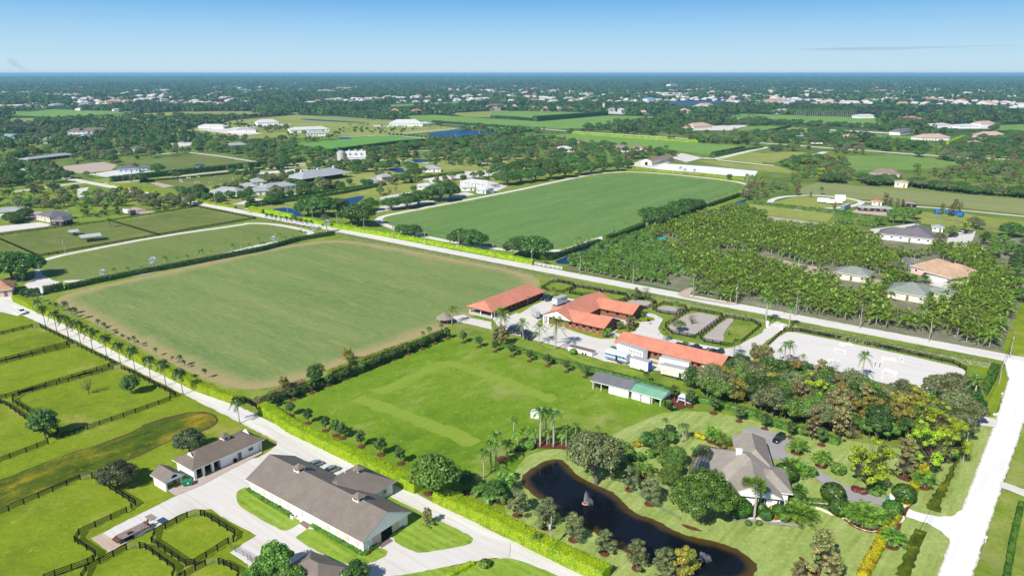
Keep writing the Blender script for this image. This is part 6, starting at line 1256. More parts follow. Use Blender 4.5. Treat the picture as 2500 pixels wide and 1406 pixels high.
a, c = G(*Z8(262,480)), G(*Z8(380,508)); t_ = thing('entrance_gate', 'pale metal gate across the arena drive', 'gate', (a.x, a.y, .05), math.atan2(c.y-a.y, c.x-a.x)); L = (c-a).length
for z_ in (.3, .8, 1.3): MB().tube([(.4, 0, z_), (L-.4, 0, z_)], .04, 5).build('bar', trim, t_)
for i in range(10): MB().tube([(.4+(L-.8)*i/9, 0, .25), (.4+(L-.8)*i/9, 0, 1.35)], .025, 4).build('upright', trim, t_)
# garden kerbs
def kerb(z, l, label, w=.45, h=.35, mat=None):
    P = chaikin(GP(pts(z, l)), 2, False); t_ = thing('garden_wall', label, 'low wall', tuple(P[0])); m_ = MB(); o0 = P[0]
    for a, c in zip(P[:-1], P[1:]): d = c-a; m = (a+c)/2-o0; m_.box((m.x, m.y, h/2), (d.length+.1, w, h+random.uniform(0, .01)), math.atan2(d.y, d.x))
    m_.build('coping', mat or wl_cream, t_)
kerb(Z7, [(620,826),(700,838),(780,880),(860,900),(930,935),(990,990),(1060,1020),(1150,1040),(1200,1020)], 'curving pale garden wall round the clump palms')
kerb(Z7, [(-40,905),(100,925),(180,925),(280,945),(400,945),(420,925)], 'curving pale wall along the front terrace')
kerb(Z7, [(1360,890),(1400,905),(1410,930),(1375,960)], 'short pale wall south of the gate'); kerb(Z7, [(1385,800),(1440,825),(1470,800)], 'short pale wall north of the gate')
kerb(Z7, [(490,570),(560,575),(620,570)], 'short pale kerb below the date palms', .3, .2)

# ================================================================== POLES AND WIRES
polem = plain('pole_timber', (.34,.31,.27), .9, .1, var=.2)
def upole(q, ty, label, arm=1, trans=False, lean=0.0, group='utility poles'):
    g_ = G(*q); h = min(13.5, max(6, hgt(q, ty))); t_ = thing('utility_pole', label, 'utility pole', (g_.x, g_.y, 0), UAZ, group)
    MB().tube([(0, 0, -.2), (0, 0, h)], [.19, .12], 8).build('pole', polem, t_)
    if arm:
        ar = MB().box((0, 0, h-.55), (.12, 2.3, .14)).build('cross_arm', polem, t_)
        for y in (-1.05, -.35, .35, 1.05): MB().lathe([(.0, h-.48), (.06, h-.46), (.04, h-.36), (.06, h-.3), (0, h-.26)], 6, (0, y, 0)).build('insulator', steel, ar)
    if trans: MB().lathe([(0, h-2.6), (.28, h-2.6), (.28, h-1.7), (.2, h-1.6), (0, h-1.58)], 10, (0, -.45, 0)).build('transformer', steel, t_)
    return g_, h
def wires(nodes, label, offs=(-1.05, .35, 1.05), drop=.55, low=True):
    t_ = thing('power_line', label, 'power line', tuple(nodes[0][0]), 0); o0 = nodes[0][0]
    n = Vector((math.cos(UAZ+math.pi/2), math.sin(UAZ+math.pi/2), 0))
    for k_, of in enumerate(list(offs)+([0.0] if low else [])):
        dz = drop-.3 if k_ < len(offs) else 2.8; m_ = MB()
        for (a, ha), (c, hc) in zip(nodes[:-1], nodes[1:]):
            A = a-o0+n*of+Vector((0, 0, ha-dz)); C = c-o0+n*of+Vector((0, 0, hc-dz)); m_.tube([A.lerp(C, t/6)-Vector((0, 0, 1.0*4*(t/6)*(1-t/6)*min(1, (A-C).length/45))) for t in range(7)], .022, 3, caps=False)
        m_.build('wire', blackp, t_)
PL = [(Y2, 155,470,365),(Y2,405,510,385),(Y2,640,560,430),(Y2,873,615,460),(Y2,1130,657,520),(Y2,1410,716,565),(Y2,1710,777,622),(Y2,2030,838,672),(Y2,2360,903,740),(Y3,385,972,795),(Y3,843,1062,880),(Y3,1347,1152,965),(Y3,1920,1268,1060),(Y3,2330,1345,1140),(Z8,500,388,195),(Z8,1050,500,290),(Z8,1643,613,400),(Z8,2337,748,525)]
nd_ = []
for i, (z, x, y, ty) in enumerate(PL): nd_.append(upole(z(x, y), z(x, ty)[1], 'utility pole number %s from the lake along the dirt road' % ('one','two','three','four','five','six','seven','eight','nine','ten','eleven','twelve','thirteen','fourteen','fifteen','sixteen','seventeen','eighteen')[i], 1, i % 4 == 1))
wires(nd_, 'power line strung along the far side of the dirt road')
nd2 = [nd_[-1]]
for i, (z, x, y, ty) in enumerate([(Z8,2245,975,760),(Z7,1905,455,195)]): nd2.append(upole(z(x, y), z(x, ty)[1], ('utility pole on the grass corner by the junction','utility pole beside the bright shell road at the wood corner')[i], 1, i == 1))
far_ = G(*Z7(1420,1500)); nd2.append((far_, 10.0)); wires(nd2, 'power line along the bright shell road')
nd3 = [upole(Z6(935,588), Z6(0,290)[1], 'utility pole standing at the far bank of the pond'), upole(Z6(433,1175), Z6(0,900)[1], 'utility pole with transformer in the lime hedge by the pond', 0, True)]
wires([nd3[0], nd3[1]], 'power line crossing the pond'); wires([nd3[1], (G(*Z6(1500,1560)), 9.0)], 'power line along the lime hedge', (0,))
nd4 = []
for i, (x, y, ty) in enumerate([(627,862,712),(1180,205,122),(1290,192,132),(1510,272,212),(1725,312,222),(1855,372,238),(2055,400,302),(2262,425,332),(2400,530,432)]):
    q = upole(Y1(x, y), Y1(x, ty)[1], ('utility pole alone in the upper left paddock','thin pole left by the tall dark hedge','thin pole right by the tall dark hedge','pole beside the jumping field entrance','pole by the round trees','pole among the round trees','pole before the grey roofs','pole before the grey gravel yard','pole at the paddock corner by the dirt road')[i], i > 0, i == 0)
    if i > 2: nd4.append(q)
wires(nd4, 'power line running past the grey roofed houses', (0,))
# little road signs and boxes
for q, lab in ((Z7(2097,1120), 'white mailbox on the verge across the bright shell road'), (Z8(2270,1085), 'pale grey utility box on the verge by the shell road')):
    g_ = G(*q); t_ = thing('mailbox', lab, 'mailbox', (g_.x, g_.y, 0), R(40)); MB().box((0, 0, .5), (.12, .12, 1.0)).build('post', trim, t_); MB().box((0, 0, 1.15), (.7, .35, .35)).build('box', trim, t_)
for q, lab in ((Z8(2203,1245), 'white ball marker on the verge above the dirt turnout'), (Z7(2195,48), 'white ball marker at the road edge')):
    g_ = G(*q); o = MB().lathe([(0, .0), (.25, .1), (.38, .38), (.25, .66), (0, .76)], 12).build('marker_ball', trim, None, True, (g_.x, g_.y, 0)); tag(o, lab, 'marker')
# ---- fountains
spray = None
def fountain(q, ty, label, drift=1.0):
    g_ = G(*q); h = hgt(q, ty); t_ = thing('fountain', label, 'fountain', (g_.x, g_.y, ZL[0]+.02)); rng = np.random.default_rng(5)
    MB().lathe([(.5, 0), (.75, .12), (.5, .25), (.3, .12), (.5, 0)], 14).build('float_ring', plain('orange_float', (.5,.25,.12), .6), t_)
    m = MATS.get('water_spray')
    if not m:
        m, nt, out = newmat('water_spray'); v = nt.nodes.new('ShaderNodeVolumePrincipled'); v.inputs['Color'].default_value = (.97,.98,1,1); v.inputs['Density'].default_value = .55; nt.links.new(v.outputs[0], out.inputs['Volume']); MATS['water_spray'] = m
    MB().tube([(0, 0, .3), (.05, 0, h*.4), (.1, .02, h*.75), (.16, .04, h)], [.30, .36, .30, .10], 10).build('water_jet', m, t_, True)
    for k_ in range(9):
        a_ = k_*2.4; r_ = .35+.25*(k_ % 3); d_ = drift*.5
        MB().tube([(.1, .03, h*.92), (r_*math.cos(a_)*.5+d_*.4, r_*math.sin(a_)*.5+d_*.2, h*.72), (r_*math.cos(a_)+d_*.9, r_*math.sin(a_)+d_*.45, h*.35), (r_*math.cos(a_)*1.25+d_*1.3, r_*math.sin(a_)*1.25+d_*.6, .05)], [.06, .16, .26, .34], 8).build('falling_spray', m, t_, True)
fountain(Z6(722,805), Z6(0,692)[1], 'white fountain spray in the middle of the pond'); fountain(Z6(1690,1290), Z6(0,1205)[1], 'small fountain spray at the lower end of the pond', 2.0)
fountain(Y6(2000,722), Y6(0,680)[1], 'left fountain in the far blue lake'); fountain(Y6(2225,692), Y6(0,655)[1], 'right fountain in the far blue lake')
for l in CP.values():
    for c_, sub in KIDS[l.name]:
        for g_ in sub: bpy.data.objects.remove(g_)
        bpy.data.objects.remove(c_)
    bpy.data.objects.remove(l)
# ================================================================== HEDGES
def hd(z, l): return GP(pts(z, l))
hedge('yellow_hedge', hd(Z1, [(150,135),(700,378),(1250,672),(1900,985),(2300,1125)]), 2.6, 2.6, L_hedgey, 'tall yellow green hedge between the palm lane and the polo field', 34, .19, wob=.07)
hedge('yellow_hedge', GP([Z4(165,1185)])+hd(Z3, [(455,55),(950,292),(1400,510),(1620,615)]), 3.0, 2.7, L_hedgey, 'wide lime green hedge opposite the grey roofed stable', 34, .19, wob=.07)
hedge('yellow_hedge', hd(Z3, [(1800,690),(2459,985)])+hd(Z6, [(250,1130),(500,1250),(900,1440)]), 3.2, 2.7, L_hedgey, 'lime green hedge between the lane and the pond', 34, .19, wob=.07)
hedge('green_hedge', hd(Z4, [(160,1135),(450,1040),(800,925),(1150,795),(1500,640),(1900,468)]), 2.6, 2.2, L_hedged, 'dark hedge between the polo field and the meadow', 9, .4)
hedge('bank_shrubs', hd(Z4, [(90,1110),(350,985),(560,910)]), 2.6, .8, L_brown, 'low rusty shrubs on the bank at the near polo corner', 5, .4, wob=.4)
hedge('bank_shrubs', hd(Z4, [(800,830),(950,770),(1150,690),(1350,620),(1550,555)]), 1.7, 1.0, leafmat('yellow_green_shrub', (.16,.22,.02), (.34,.34,.03), (.08,.13,.015)), 'yellow flowering shrubs along the polo field bank', 7, .35, wob=.4)
hedge('green_hedge', hd(Z5, [(-60,690),(150,760),(560,880),(900,960),(1000,990)]), 1.8, 1.3, L_hedgeg, 'low green hedge behind the young oaks beside the red barns', 8, .3)
hedge('green_hedge', hd(Z5, [(930,985),(1350,1090),(1620,1175)]), 1.8, 1.9, L_hedgeg, 'green hedge behind the grey and green roofed shed', 8, .3)
hedge('green_hedge', hd(Z5, [(1600,1180),(1545,1300)]), 1.6, 2.2, L_hedgeg, 'short hedge at the end of the green roofed shed', 8, .3)
hedge('green_hedge', hd(Z5, [(1870,1245),(2200,1330),(2459,1400)])+hd(Z7, [(300,130),(480,190),(620,220),(860,300)]), 2.0, 1.8, L_hedgeg, 'clipped green hedge along the edge of the garden wood', 8, .3)
hedge('low_hedge', hd(Y2, [(880,682),(1300,775),(1900,880),(2500,1000)])+hd(Y3, [(700,1135),(1340,1265)]), 2.4, 1.3, L_hedgel, 'low grey green hedge between the dirt road and the polo field', 9, .35)
hedge('low_hedge', hd(Y3, [(1480,1270),(1900,1350)])+hd(Z8, [(0,400),(235,440)]), 2.4, 1.3, L_hedgel, 'low grey green hedge behind the small paddocks', 9, .35)
hedge('low_hedge', hd(Z8, [(500,500),(900,590),(1400,690),(1900,785),(2215,835)]), 2.6, 1.7, L_hedgel, 'low hedge between the dirt road and the white arena', 10, .35)
hedge('green_hedge', hd(Z8, [(2215,840),(2180,930),(2100,1070)]), 2.4, 1.9, L_hedgeg, 'green hedge at the arena corner by the junction', 9, .35)
hedge('yellow_hedge', hd(Y2, [(50,440),(250,480),(450,520)]), 2.5, 2.6, L_hedgey, 'lime hedge in front of the blue lake', 8, .45)
hedge('yellow_hedge', hd(Y2, [(560,545),(900,620),(1500,720),(2100,830),(2500,910)])+hd(Y3, [(400,960)]), 2.5, 2.4, L_hedgey, 'long lime hedge between the dirt road and the far polo ground', 8, .45)
hedge('yellow_hedge', hd(Y1, [(1040,200),(1300,245),(1650,308)]), 2, 1.8, L_hedgey, 'lime hedge beside the jumping field', 6, .5)
hedge('yellow_hedge', hd(Y1, [(1760,330),(2000,385),(2250,425)]), 2, 1.8, L_hedgey, 'lime hedge in front of the grey roofed houses', 6, .5)
hedge('yellow_hedge', hd(Y1, [(2390,450),(2500,475)])+hd(Y2, [(30,455)]), 2, 2.6, L_hedgey, 'short lime hedge at the lake turning', 6, .5)
hedge('yellow_hedge', hd(Y3, [(1340,45),(1600,80),(2000,110),(2420,155)]), 3, 2.0, L_hedgey, 'lime hedge between the ring road and the white sand strip', 6, .5)
hedge('green_hedge', hd(Y1, [(640,1200),(900,1140),(1300,1060),(1800,965),(2500,830)])+hd(Y2, [(500,735),(840,678)]), 2.6, 2.3, L_hedged, 'dark hedge under the palms at the far side of the polo field', 8, .4)
hedge('yellow_hedge', hd(Y1, [(575,1160),(640,1172),(780,1150),(880,1125)]), 1.6, 1.5, L_hedgey, 'low lime hedge by the club turning', 9, .35)
hedge('green_hedge', hd(Y1, [(425,1240),(605,1205)]), 2.6, 3.2, L_hedged, 'square dark hedge block by the club lane', 9, .4)
hedge('green_hedge', hd(Y1, [(200,1275),(385,1255)]), 2.6, 3.2, L_hedged, 'dark hedge block beside the red roofed lodge', 9, .4)
hedge('canal_hedge', hd(Y3, [(560,920),(800,835),(1030,760)]), 2.6, 2.6, L_hedged, 'dark hedge along the near end of the canal', 7, .45)
hedge('canal_hedge', hd(Y3, [(1075,745),(1250,690),(1450,610)]), 2.8, 3.4, L_hedgeg, 'tall hedge beside the canal bridge', 7, .45)
hedge('canal_hedge', hd(Y3, [(1800,480),(2100,400),(2380,305)]), 2.6, 2.4, L_hedged, 'dark hedge along the far end of the canal', 6, .5)
hedge('croton_hedge', hd(Z7, [(1050,1430),(1180,1200),(1290,990),(1345,920)]), 2.0, 1.7, L_croton, 'golden croton hedge south of the house drive', 16, .28)
hedge('croton_hedge', hd(Z7, [(1455,760),(1520,620),(1590,500)]), 1.8, 1.7, L_croton, 'golden croton hedge north of the house drive', 16, .28)
hedge('green_hedge', hd(Z7, [(1830,420),(1900,270),(1960,120)]), 1.8, 1.8, L_hedgeg, 'green hedge between the pines and the power line', 9, .3)
hedge('green_hedge', hd(Z7, [(2270,1450),(2330,1100),(2400,800)]), 1.1, .9, L_hedgeg, 'young low hedge beyond the bright shell road', 12, .25)
hedge('green_hedge', hd(Z7, [(600,775),(760,785)]), 1.2, .8, L_hedgeg, 'trimmed green hedge along the front walk', 12, .25)
hedge('green_hedge', hd(Z7, [(620,812),(760,830),(850,890),(960,930),(1060,990),(1150,1015)]), 1.3, .5, L_hedgeg, 'curving ground hedge inside the garden kerb', 12, .25)
hedge('barn_hedge', hd(Z3, [(25,605),(200,720),(440,860)]), 1.0, .75, L_hedgeg, 'clipped hedge along the stable wall up to the side door', 14, .22)
hedge('barn_hedge', hd(Z3, [(620,940),(860,1075),(1108,1215)]), 1.0, .75, L_hedgeg, 'clipped hedge along the stable wall from the side door to the gable', 14, .22)
hedge('barn_hedge', hd(Z3, [(1112,1222),(1245,1120)]), .9, .7, L_hedgeg, 'clipped hedge below the left gable door of the stable', 14, .22)
hedge('barn_hedge', hd(Z3, [(1360,1045),(1480,955)]), .9, .7, L_hedgeg, 'clipped hedge below the right gable door of the stable', 14, .22)
hedge('lime_hedge', hd(Z3, [(1900,1425),(2020,1360),(2130,1300)]), 1.1, .9, L_hedgey, 'short lime hedge on the lawn by the lane fork', 14, .25)
k = 0
for l, w_, h_, lb in (([(0,425),(500,350),(900,290),(1330,205)], 2.5, 2.4, 'upper clipped hedge row beyond the lake'), ([(0,400),(500,318),(1000,240),(1330,195)], 2, 2, 'lower clipped hedge row by the grey roofed houses'),
                  ([(1660,150),(1900,112),(2080,95)], 2.5, 2.4, 'hedge by the white house lawn')):
    hedge('green_hedge', hd(Y2, l), w_, h_, L_hedgeg, lb, 5, .55)
hedge('green_hedge', hd(Y1, [(1060,175),(1500,125),(2000,75),(2550,18)]), 5, 4.5, L_hedged, 'tall dark hedge behind the blue fronted stable', 4, .8)
hedge('green_hedge', hd(Y1, [(1340,175),(2000,120),(2520,55)]), 2, 1.6, L_hedged, 'low dark hedge edging the jumping field', 4, .6)
hedge('green_hedge', hd(Y4, [(140,352),(500,395),(860,430),(1050,465),(1320,492)]), 2.4, 2.2, L_hedgeg, 'green hedge between the oval drive and the practice strip', 5, .55)
for l, w_, h_, lm, lb in ((pts(Y6, [(820,868),(1400,790),(1950,745)]), 4, 3.5, L_hedged, 'long dark hedge behind the vivid green field'), (pts(Y6, [(380,800),(620,850),(800,870)]), 4, 3.5, L_hedgeg, 'hedge at the near corner of the vivid green field'),
   (pts(Y7, [(400,552),(700,530),(1060,500)]), 12, 9, L_hedged, 'tall dark hedge wall splitting the far fields'), (pts(Y7, [(0,525),(200,535),(370,552)]), 7, 5, L_hedged, 'dark hedge at the edge of the far green field'),
   (pts(Y7, [(750,672),(1300,712),(1910,752)]), 4, 3, L_hedgey, 'lime hedge in front of the far white road'), (pts(Y6, [(2050,735),(2500,695)])+pts(Y7, [(440,640)]), 4, 3, L_hedgeg, 'green hedge on the near shore of the fountain lake'),
   (pts(Y7, [(2040,868),(2330,810)]), 4, 3, L_hedged, 'dark hedge at the corner of the far turning'), (pts(Y7, [(2030,882),(2500,800)]), 3, 2.5, L_hedgeg, 'second hedge at the far turning'), (pts(Y8, [(150,900),(400,850)]), 3, 3, L_hedged, 'hedge beside the far small court'),
   (pts(Y8, [(1150,958),(1500,985),(1800,1000)]), 3, 3, L_hedgeg, 'hedge in front of the pink roofed villa'), (pts(Y8, [(1810,1000),(1960,940)]), 4, 3, L_hedgey, 'lime hedge beside the pink roofed villa'),
   (pts(Y6, [(0,1010),(300,985),(560,955)]), 4, 3.4, L_hedged, 'dark hedge left of the dome silo'), (pts(Y5, [(2000,565),(2500,515)])+pts(Y6, [(450,510)]), 5, 4, L_hedged, 'far dark hedge along the pale field')):
    hedge('green_hedge', GP(l), w_, h_, lm, lb, 1.6, 1.2, wob=.4)

# ================================================================== TREES set by hand: (zoom, kind, x, y of the base, y of the top or None, label)
NTH = ['first','second','third','fourth','fifth','sixth','seventh','eighth','ninth','tenth','eleventh','twelfth','thirteenth','fourteenth','fifteenth','sixteenth','seventeenth','eighteenth','nineteenth','twentieth','twenty-first','twenty-second','twenty-third','twenty-fourth','twenty-fifth','twenty-sixth']
def row(z, kind, l, what, frm, group, h=None, tops=None):
    for i, q in enumerate(l):
        g = G(*z(q[0], q[1])); hh = h
        if len(q) > 2 and q[2] is not None: hh = max(1.0, hgt(z(q[0], q[1]), z(0, q[2])[1]))
        n = NTH[i]+' ' if len(l) > 1 else ''
        plant(kind, g, hh*random.uniform(.95, 1.05) if hh else None, '%s%s %s' % (n, what, frm), group if len(l) > 1 else None)
row(Z4, 'rowoak', [(260,1150),(450,1080),(630,1015),(797,945),(960,880),(1115,815),(1265,755),(1408,700),(1550,645),(1680,595),(1803,545),(1925,497)], 'young oak', 'from the lane, in the row under the dark hedge', 'young oaks along the dark hedge', 4.2)
row(Z4, 'rowoak', [(2075,535),(2222,578),(2375,622)]+[(a*1+2421, b-156) for a, b in [(118,820),(283,868),(457,913),(637,970),(817,1020)]], 'young oak', 'from the meadow corner, between the meadow and the red barns', 'young oaks beside the red barns', 4.3)
row(Z5, 'rowoak', [(1665,1240),(1810,1300),(2038,1365)], 'young oak', 'beyond the green roofed shed', 'young oaks behind the play house', 5)
row(Z7, 'rowoak', [(15,100),(230,165),(450,235),(710,300),(1215,450)], 'dark young oak', 'from the left above the grey drive', 'young oaks above the grey drive', 4.6)
row(Z4, 'rowoak', [(430,1230),(595,1303),(760,1375)], 'young oak', 'from the field corner behind the lime hedge', 'young oaks behind the lime hedge', 4.2)
row(Z3, 'rowoak', [(845,92),(905,118),(1085,195),(1268,272),(1455,355),(1690,450)], 'meadow oak', 'down the lime hedge from the cottage', 'meadow oaks beside the lime hedge', 4.6)
row(Z3, 'rowoak', [(1710,635),(2080,622)], 'dark young oak', 'beside the tall tree at the hedge gap', 'oaks at the hedge gap', 5)
row(Z6, 'pondoak', [(150,895,680),(383,995,750),(622,1105,895),(885,1220,1015),(1163,1345,1115),(1385,1430,1190)], 'grey green oak', 'from the left along the near bank of the pond', 'oaks on the near bank of the pond')
row(Z6, 'pondoak', [(1095,680,480),(1265,800,590)], 'bushy oak', 'along the far bank of the pond', 'oaks on the far bank of the pond')
row(Z3, 'broad', [(1780,700,300)], 'tall loose tree', 'with a bare trunk in the gap of the lime hedge', None)
row(Z6, 'olive', [(812,632,230)], 'large grey leafed tree', 'leaning over the far bank of the pond', None)
row(Z6, 'olive', [(720,420,200),(880,420,240)], 'grey leafed tree', 'behind the leaning pond tree', 'grey trees at the head of the pond')
T['bigdome'] = [tree_proto('dome_tree', 300, 5.2, 7.2, .6, L_broad, bark, nb=60, per=130, leaf=.34, br=.24, tr=.4, shape='dome')]; HT['bigdome'] = 7.4
T['bigdome'].append(tree_proto('dome_tree', 301, 5.2, 7.2, .6, leafmat('laurel_leaf', (.08,.165,.015), (.17,.28,.03), (.045,.095,.010)), bark, nb=70, per=140, leaf=.34, br=.22, tr=.4, shape='dome'))
g0 = G(*Z6(1715,940)); plant('bigdome', g0, 11.0, 'huge rounded green tree beside the pale garden house', var=1, sx=1.0)
g0 = G(*Z6(1430,650)); plant('bigdome', g0, 4.6, 'leafy rounded tree beside the screened terrace', var=0, sx=.95)
g0 = G(*Z6(1480,480)); plant('bigdome', g0, 5.2, 'leafy tree behind the screened terrace', var=0, sx=.85)
row(Z7, 'pine', [(1090,700,260)], 'bright lime pine', 'standing over the house drive', None)
row(Z7, 'pine', [(1600,520,110),(1760,440,60),(1640,330,-60)], 'yellow green pine', 'from the croton hedge at the wood corner', 'bright pines at the wood corner')
row(Z7, 'brown', [(1400,575,240)], 'grey brown cypress', 'in the mulch bed by the croton hedge', None)
row(Z7, 'brown', [(690,1400,985)], 'large fading cypress', 'in the curved mulch bed on the lawn', None)
row(Z7, 'brown', [(800,1480,1200)], 'rusty cypress', 'right of the large fading cypress', None)
row(Z7, 'brown', [(500,1480,1270)], 'small fading cypress', 'at the lower lawn edge', None)
row(Z6, 'rust', [(1560,1440,1190)], 'golden brown tree', 'at the lower pond bank', None)
row(Z7, 'brown', [(630,255,-10)], 'thin brown cypress', 'above the grey drive', None)
T['roundoak'] = [tree_proto('dark_oak_tree', 310, 2.7, 4.6, 1.0, L_oak, bark, nb=22, per=90, leaf=.38, br=.36, tr=.16, shape='ball')]; HT['roundoak'] = 5.6
T['lowdome'] = [tree_proto('low_tree', 311, 3.8, 5.0, .4, leafmat('dusky_leaf', (.07,.10,.035), (.15,.17,.07), (.04,.06,.02)), bark, nb=46, per=90, leaf=.36, br=.26, tr=.2, shape='dome')]; HT['lowdome'] = 5.0
row(Z1, 'bare', [(845,1022,875)], 'thin pale tree', 'in the fenced paddock beside the dark oak', None)
row(Z1, 'roundoak', [(1255,1025,835)], 'dark oak', 'in the fenced paddock near the lane', None)
row(Z2, 'roundoak', [(425,118,-150)], 'dark oak', 'standing in the paddock fence corner', None)
row(Z2, 'lowdome', [(1780,247,50)], 'olive brown tree', 'behind the long white garage', None)
g0 = G(*Z2(1110,560)); plant('lowdome', g0, 5.4, 'wide grey green tree beside the small gabled shed', var=0, sx=1.2)
row(Z3, 'brown', [(1705,947,765)], 'small grey conifer', 'on the lawn beside the stable', None)
row(Z3, 'roundtree', [(1050,1490,1275)], 'round green tree', 'at the bottom edge below the stable', None)
row(Z3, 'broad', [(290,1450,1140)], 'big bushy tree', 'at the bottom edge beside the cattle fence', None)
row(Z3, 'broad', [(240,1540,1290),(120,1560,1330),(420,1560,1320)], 'bright green tree', 'from the left at the bottom edge', 'bright trees at the bottom edge')
row(Z3, 'bush', [(2245,1325,1255)], 'small clipped shrub', 'on the lawn at the lane fork', None)
row(Z6, 'smallpalm', [(312,1175,1030)], 'lone small palm', 'between the lane and the lime hedge', None)
# ---- palms of the lane
row(Z1, 'lane', [(435,375,190),(541,430,230),(654,485,280),(768,540,335),(882,600,390),(1017,663,455),(1148,730,540),(1286,800,570),(1433,875,655),(1582,950,710),(1745,1030,780),(2285,1305,1065)], 'slim palm', 'from the far end of the lane, on its grassy side', 'palms along the grassy side of the lane')
row(Z1, 'lane', [(375,265,130),(480,210,150),(545,240,150),(640,275,145),(675,300,200),(730,320,195),(945,405,310),(995,440,345),(1030,455,375),(1115,490,425),(1170,515,455),(1235,545,480),(1290,565,470),(1318,580,510),(1490,665,580),(1650,735,665),(1720,765,650),(1762,780,705),(1955,880,785)], 'field palm', 'behind the yellow hedge, counted from the far end', 'palms between the yellow hedge and the polo field')
row(Y1, 'smallpalm', [(1088,1068,985),(1217,1055,975),(1345,1035,955),(1577,975,865),(1685,950,880),(1795,940,865),(1912,915,805),(2018,885,825),(2225,855,755),(2310,820,765),(2378,795,755),(2460,760,690)], 'small palm', 'from the left along the far polo hedge', 'small palms along the far polo hedge')
row(Y2, 'smallpalm', [(30,812,755),(115,775,690),(312,752,645),(380,735,685),(450,720,680),(527,702,625),(575,705,640),(700,680,595)], 'small palm', 'toward the dirt road along the far polo hedge', 'small palms toward the dirt road')
row(Y1, 'silver', [(985,1110,1010),(1465,1015,900)], 'silver fan palm', 'from the left behind the far polo hedge', 'silver palms on the left')
row(Y2, 'silver', [(265,785,700),(655,690,600),(775,655,545)], 'silver fan palm', 'beside the track end by the dirt road', 'silver palms by the track end')
row(Y2, 'lane', [(205,555,475),(250,562,480),(298,570,495),(345,580,500),(390,588,505),(437,598,515),(483,608,520),(530,618,530),(580,628,530),(630,632,535),(740,640,575),(828,650,565)], 'slender palm', 'from the left beside the dirt road', 'slender palms beside the dirt road')
# ---- feature palms
row(Z4, 'coco', [(1965,360,190)], 'coconut palm', 'beside the thatched hut at the polo field corner', None)
row(Z5, 'coco', [(10,600,350),(48,600,430),(222,672,480),(372,710,500),(530,758,465)], 'coconut palm', 'from the left along the yard below the red barns', 'coconut palms along the yard')
row(Z5, 'coco', [(1555,685,550),(1590,680,590),(2230,830,650)], 'coconut palm', 'from the left in front of the sand paddocks', 'coconut palms before the sand paddocks')
row(Z5, 'coco', [(515,285,160),(490,250,165)], 'coconut palm', 'by the end of the long red barn', 'palms at the long red barn end')
row(Z5, 'smallpalm', [(172,362,290),(265,330,245),(515,380,320),(612,320,280),(480,460,425)], 'small palm', 'from the left between the red barns', 'small palms between the red barns')
row(Z5, 'areca', [(830,435,370),(885,430,345)], 'clumping palm', 'in the court of the U shaped barn', 'palms in the barn court')
row(Z5, 'areca', [(1018,635,530),(1140,560,455),(1340,445,350)], 'clumping palm', 'outside the open end of the U shaped barn', 'clump palms outside the U barn')
row(Z5, 'smallpalm', [(1112,700,625),(1150,670,620),(1195,660,560),(1760,740,665),(1790,740,680),(1680,400,280)], 'small yard palm', 'scattered about the red barn yard', 'small palms of the yard')
row(Z5, 'brown', [(1235,580,430),(1275,540,440),(30,720,520),(1300,290,160)], 'thin brown tree', 'about the red barn yard', 'thin brown trees of the yard')
row(Z5, 'bare', [(1660,540,410),(1830,520,420),(2180,620,560),(1385,280,160),(1460,320,250)], 'leafless tree', 'among the sand paddocks', 'leafless trees by the paddocks')
row(Z5, 'dark', [(1320,290,200)], 'dark little tree', 'at the first sand paddock', None)
row(Z5, 'olive', [(1710,590,480)], 'sprawling low tree', 'inside the large sand paddock', None)
row(Z5, 'roundtree', [(1850,1130,930)], 'round bright green tree', 'beside the lettered trailer', None)
row(Z5, 'rust', [(2240,690,640)], 'low yellow shrub tree', 'inside the last paddock', None)
row(Z5, 'sabal', [(1393,1075,970),(60,690,600)], 'cabbage palm', 'below the barn yard', 'cabbage palms below the yard')
row(Z5, 'bush', [(1080,760,725),(700,800,750),(2420,820,780),(1605,1290,1240)], 'small green bush', 'by the barn yard', 'bushes of the yard')
row(Z8, 'royal', [(240,468,190),(440,505,285)], 'royal palm', 'at the gate drive', 'royal palms at the gate')
row(Z8, 'royal', [(1060,968,700)], 'tall royal palm', 'at the near side of the white arena', None)
row(Z8, 'royal', [(2000,1262,890)], 'tall royal palm', 'in front of the grey trees by the junction', None)
row(Z8, 'royal', [(360,790,670),(400,800,600),(435,835,605)], 'royal palm', 'in the group at the left arena end', 'royal palms at the left arena end')
row(Z8, 'coco', [(555,832,725)], 'small coconut palm', 'on the near arena fence', None)
row(Z8, 'bare', [(270,790,690),(810,930,800),(1000,960,870),(760,900,830)], 'leafless tree', 'along the near arena fence', 'leafless trees along the arena')
row(Z8, 'bush', [(160,750,680),(190,750,690),(2035,1240,1160)], 'leafy bush', 'near the arena', 'bushes near the arena')
row(Z8, 'olive', [(1680,1130,900),(1820,1180,880),(1930,1200,930)], 'grey live oak', 'from the left at the arena corner', 'grey oaks at the arena corner')
row(Z8, 'coco', [(1790,220,90) ,(2440,200,90)], 'coconut palm', 'standing over the orchard', 'palms over the orchard')
row(Z6, 'royal', [(342,318,-20),(388,280,-30),(455,320,-25)], 'tall royal palm', 'from the left in the pond mulch bed', 'tall royal palms by the pond')
row(Z6, 'royal', [(118,240,55),(560,325,125),(640,250,105),(820,262,125)], 'royal palm', 'from the left around the pond head', 'royal palms around the pond head')
row(Z6, 'royal', [(1395,212,65),(1325,325,180),(1545,275,110),(1570,270,120),(1520,240,115)], 'garden royal palm', 'north of the garden house', 'garden palms north of the house')
row(Z3, 'royal', [(2235,487,200),(2300,435,125),(2348,405,35)], 'royal palm', 'from the left beyond the lime hedge', 'royal palms beyond the lime hedge')
